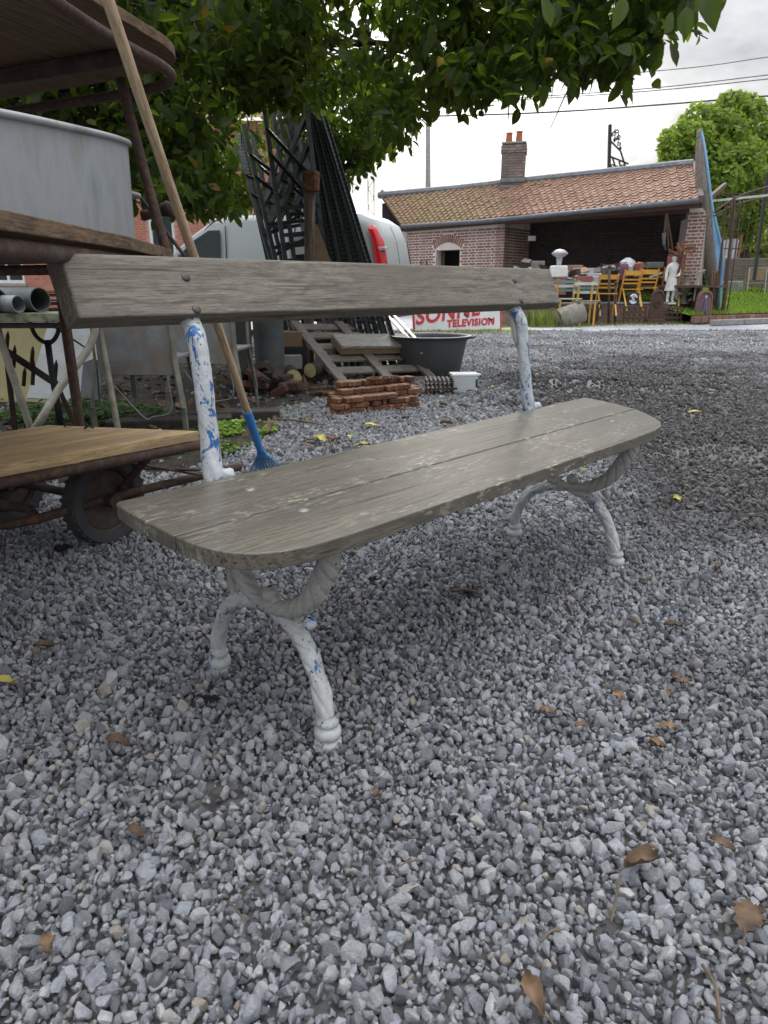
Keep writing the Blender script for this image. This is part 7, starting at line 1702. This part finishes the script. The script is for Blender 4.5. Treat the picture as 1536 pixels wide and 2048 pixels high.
c = gz(480, 866, 0); weed_patch('weeds', c.x-0.03, c.y, 0.24, 0.22, 2300, 0.065, m_weed2, 'bright green low weeds on the soil behind the broom head')
c = gz(400, 900, 0); weed_patch('weeds', c.x-0.05, c.y, 0.35, 0.16, 1400, 0.03, m_weed, 'sparse weeds by the trolley', 6, 0.012)
c = gz(120, 850, 0); weed_patch('weeds', c.x+0.1, c.y+0.1, 0.5, 0.3, 2600, 0.16, m_ivy, 'dark green plants under the mossy table', 8, 0.02)
c = gz(560, 830, 0); weed_patch('weeds', c.x, c.y, 0.5, 0.25, 420, 0.02, m_weed, 'scattered small weeds in the gravel', 9, 0.010)
c = gz(790, 742, 0); weed_patch('weeds', c.x+0.1, c.y+0.4, 0.3, 0.15, 300, 0.10, m_weed2, 'bright weeds behind the tub', 12, 0.02)
# loose leaf litter on the soil: far too many to count
rr = random.Random(31); mb = MB(); LMd = [leaf_mesh(0.07, 0.04, 90+k, m_dryleaf, droop=-0.3, fold=0.5, wav=.3) for k in range(5)]; LD = [(np.array([v.co[:] for v in m_.vertices]), [tuple(p.vertices) for p in m_.polygons]) for m_ in LMd]
for _ in range(900):
    x, y = rr.uniform(-4, -0.1), rr.uniform(2.7, 7.5)
    if not in_poly(x, y, SOIL) and rr.random() < .93: continue
    M3 = Euler((rr.uniform(-.5, .5), rr.uniform(-.5, .5), rr.uniform(0, 6.28))).to_matrix(); vv, ff = rr.choice(LD); mb.add([Vector(v) for v in ((np.array(M3) @ (vv*rr.uniform(.6, 1.1)).T).T+np.array((x, y, 0.032)))], ff)
o = stuff(mb.build('leaf_litter', m_dryleaf, fixn=False)); o['label'] = 'brown fallen leaves scattered over the soil under the tree'
def crumpled(L_, W_, seed, mat, curl=0.6):
    rr = random.Random(seed); mb = MB(); nx_, ny_2 = 6, 9
    for j in range(ny_2+1):
        t = j/ny_2; w_ = W_*0.5*(math.sin(math.pi*min(1, t*0.93+0.04))**0.6)*(1+rr.uniform(-.4, .3))
        for i in range(nx_+1):
            s_ = (i/nx_-0.5)*2; x = s_*w_; z = curl*W_*0.5*abs(s_)**1.5*(0.6+0.5*rr.random())+0.10*W_*mn.noise((s_*2, t*4, seed))+0.12*L_*math.sin(t*2.6)
            mb.v.append((x*(1-0.25*curl*abs(s_)), t*L_, z))
    for j in range(ny_2):
        for i in range(nx_): a = j*(nx_+1)+i; mb.f.append((a, a+1, a+nx_+2, a+nx_+1))
    return mb
def dry(px_, py_, L_, W_, rz, lab, mat=None, seed=1, curl=0.6, stalk=True, grp=None, z=0.028):
    p = gz(px_, py_, z); t = thing('fallen_leaf', lab, 'leaf', p, R(rz), grp)
    mb = crumpled(L_, W_, seed, mat, curl); mb.v = [(x, y-L_/2, z_) for x, y, z_ in mb.v]; mb.build('blade', mat or m_dryleaf, t, smooth=True, fixn=False)
    if stalk: mb = MB(); mb.tube(smooth_path([(0, -L_/2+0.004, 0.004), (0.006, -L_*0.75, 0.008), (0.0, -L_*1.05, 0.0)], 4), 0.0011, 5); mb.build('stalk', m_twig, t)
dry(1282, 1730, 0.055, 0.032, -75, 'long crisp brown leaf with a curled toothed edge in the lower right gravel', seed=3, curl=1.1)
dry(1496, 1838, 0.050, 0.042, -42, 'brown veined leaf with a long stalk near the bottom right edge', seed=5, curl=.35)
dry(1064, 1996, 0.050, 0.030, 15, 'crumpled brown leaf half buried at the bottom centre of the gravel', seed=7, curl=.9)
dry(95, 1890, 0.030, 0.022, 30, 'small reddish brown leaf scrap at the lower left', seed=8)
dry(270, 1668, 0.034, 0.026, 60, 'pale brown torn leaf in the gravel left of the front leg', seed=9)
dry(6, 1366, 0.045, 0.028, 80, 'yellow leaf cut off by the left edge of the picture', m_yelleaf, 10)
dry(88, 1295, 0.045, 0.03, 95, 'brown curled leaf at the left, above the yellow leaf', seed=11)
dry(235, 1488, 0.05, 0.03, 70, 'dark brown leaf scrap below the rear left bench foot', seed=12)
dry(1444, 1692, 0.035, 0.02, 50, 'small rusty leaf scrap right of the crisp brown leaf', seed=13)
dry(1310, 1487, 0.03, 0.02, 20, 'tiny orange leaf scrap right of centre', seed=14)
dry(750, 1586, 0.02, 0.015, 20, 'tiny orange leaf bit below the front bench foot', seed=15)
dry(1305, 880, 0.11, 0.04, 80, 'long brown leaf lying behind the right end of the seat', seed=16)
dry(1352, 1000, 0.05, 0.035, 10, 'yellowish brown leaf on the gravel right of the right bench leg', m_yelleaf, 17)
dry(1392, 826, 0.10, 0.06, 100, 'pale yellow green leaf on the far gravel right of the seat end', m_yelleaf, 18, curl=.2)
dry(740, 853, 0.10, 0.07, 70, 'pale yellow leaf lying in front of the rusty block stack', m_yelleaf, 19, curl=.3)
dry(640, 880, 0.11, 0.07, 30, 'yellow green leaf among brown ones behind the bench seat', m_yelleaf, 20, curl=.4)
dry(1165, 940, 0.04, 0.03, 30, 'small bright green leaf under the bench, before the right leg', m_weed2, 22, curl=.3, stalk=False)
dry(1250, 868, 0.03, 0.02, 30, 'tiny yellow leaf stuck by the right front seat edge', m_yelleaf, 23, curl=.3, stalk=False)
dry(410, 1010, 0.04, 0.025, 30, 'small brown leaf beside the trolley wheel', seed=24)
rr = random.Random(77)
for k in range(34):
    px_, py_ = rr.uniform(590, 1010), rr.uniform(770, 905)
    if px_ > 760 and py_ > 850: continue
    dry(px_, py_, rr.uniform(.05, .09), rr.uniform(.03, .05), rr.uniform(0, 360), 'brown fallen leaf on the gravel between the bench and the rusty stack', m_dryleaf if rr.random() < .9 else m_yelleaf, 100+k, curl=rr.uniform(.3, .9), stalk=False, grp='fallen leaves behind the bench')
for k in range(22):
    px_, py_ = rr.uniform(1050, 1530), rr.uniform(700, 1500)
    if px_ < 1330 and 780 < py_ < 1150: continue
    dry(px_, py_, rr.uniform(.02, .045), rr.uniform(.012, .025), rr.uniform(0, 360), 'small brown leaf scrap on the open gravel right of the bench', m_dryleaf, 200+k, curl=.6, stalk=False, grp='leaf scraps on the open gravel')
def clump(px_, py_, r_, lab):
    p = gz(px_, py_, 0.015); rr = random.Random(int(px_)); mb = MB()
    for _ in range(26):
        d = Vector((rr.gauss(0, 1), rr.gauss(0, 1), rr.uniform(0, .7)))*r_*.45; mb.tube(smooth_path([d*0.1, d*0.7+Vector((0, 0, r_*.25)), d], 3), 0.0022, 4)
    mb.lathe([(r_*.5, 0), (r_*.45, r_*.3), (0.001, r_*.42)], 9, fn=lambda i, a: 1+0.3*math.sin(3*a+i)); tag(mb.build('dark_clod', m_black2, loc=p), lab, 'clod')
clump(420, 1400, 0.019, 'black crumbly clod on the gravel below the rear left bench foot')
clump(745, 1160, 0.014, 'small dark clod under the bench seat'); clump(935, 1185, 0.020, 'dark twiggy clod under the middle of the bench')
clump(1285, 1050, 0.018, 'dark clod right of the right front bench leg'); clump(120, 1100, 0.03, 'dark clod left of the trolley wheel')
def stick(a, b, r_, lab, mid=0.0):
    A_, B_ = gz(*a, 0.024), gz(*b, 0.026); m_ = (A_+B_)/2+Vector((mid, 0, 0.008)); tag(MB().tube(smooth_path([(0, 0, 0), m_-A_, B_-A_], 5), r_, 6).build('twig', m_twig, smooth=True, loc=A_), lab, 'twig')
stick((1222, 1845), (1242, 1752), 0.0016, 'short pale stalk below the crisp brown leaf'); stick((1080, 1885), (1120, 1860), 0.0018, 'short brown twig left of the pale stalk')
stick((1405, 1930), (1440, 2040), 0.0022, 'thin greenish stem near the bottom right corner', 0.004); stick((455, 1805), (492, 1850), 0.0015, 'thin curved brown stem in the lower left gravel')
stick((780, 1745), (850, 1720), 0.0013, 'thin pale straw in the gravel at the lower centre'); stick((905, 1182), (965, 1188), 0.004, 'dark twig under the middle of the seat')
stick((545, 838), (650, 850), 0.006, 'thin bare stick behind the broom head'); stick((1405, 985), (1440, 960), 0.002, 'thin pale stalk right of the bench')
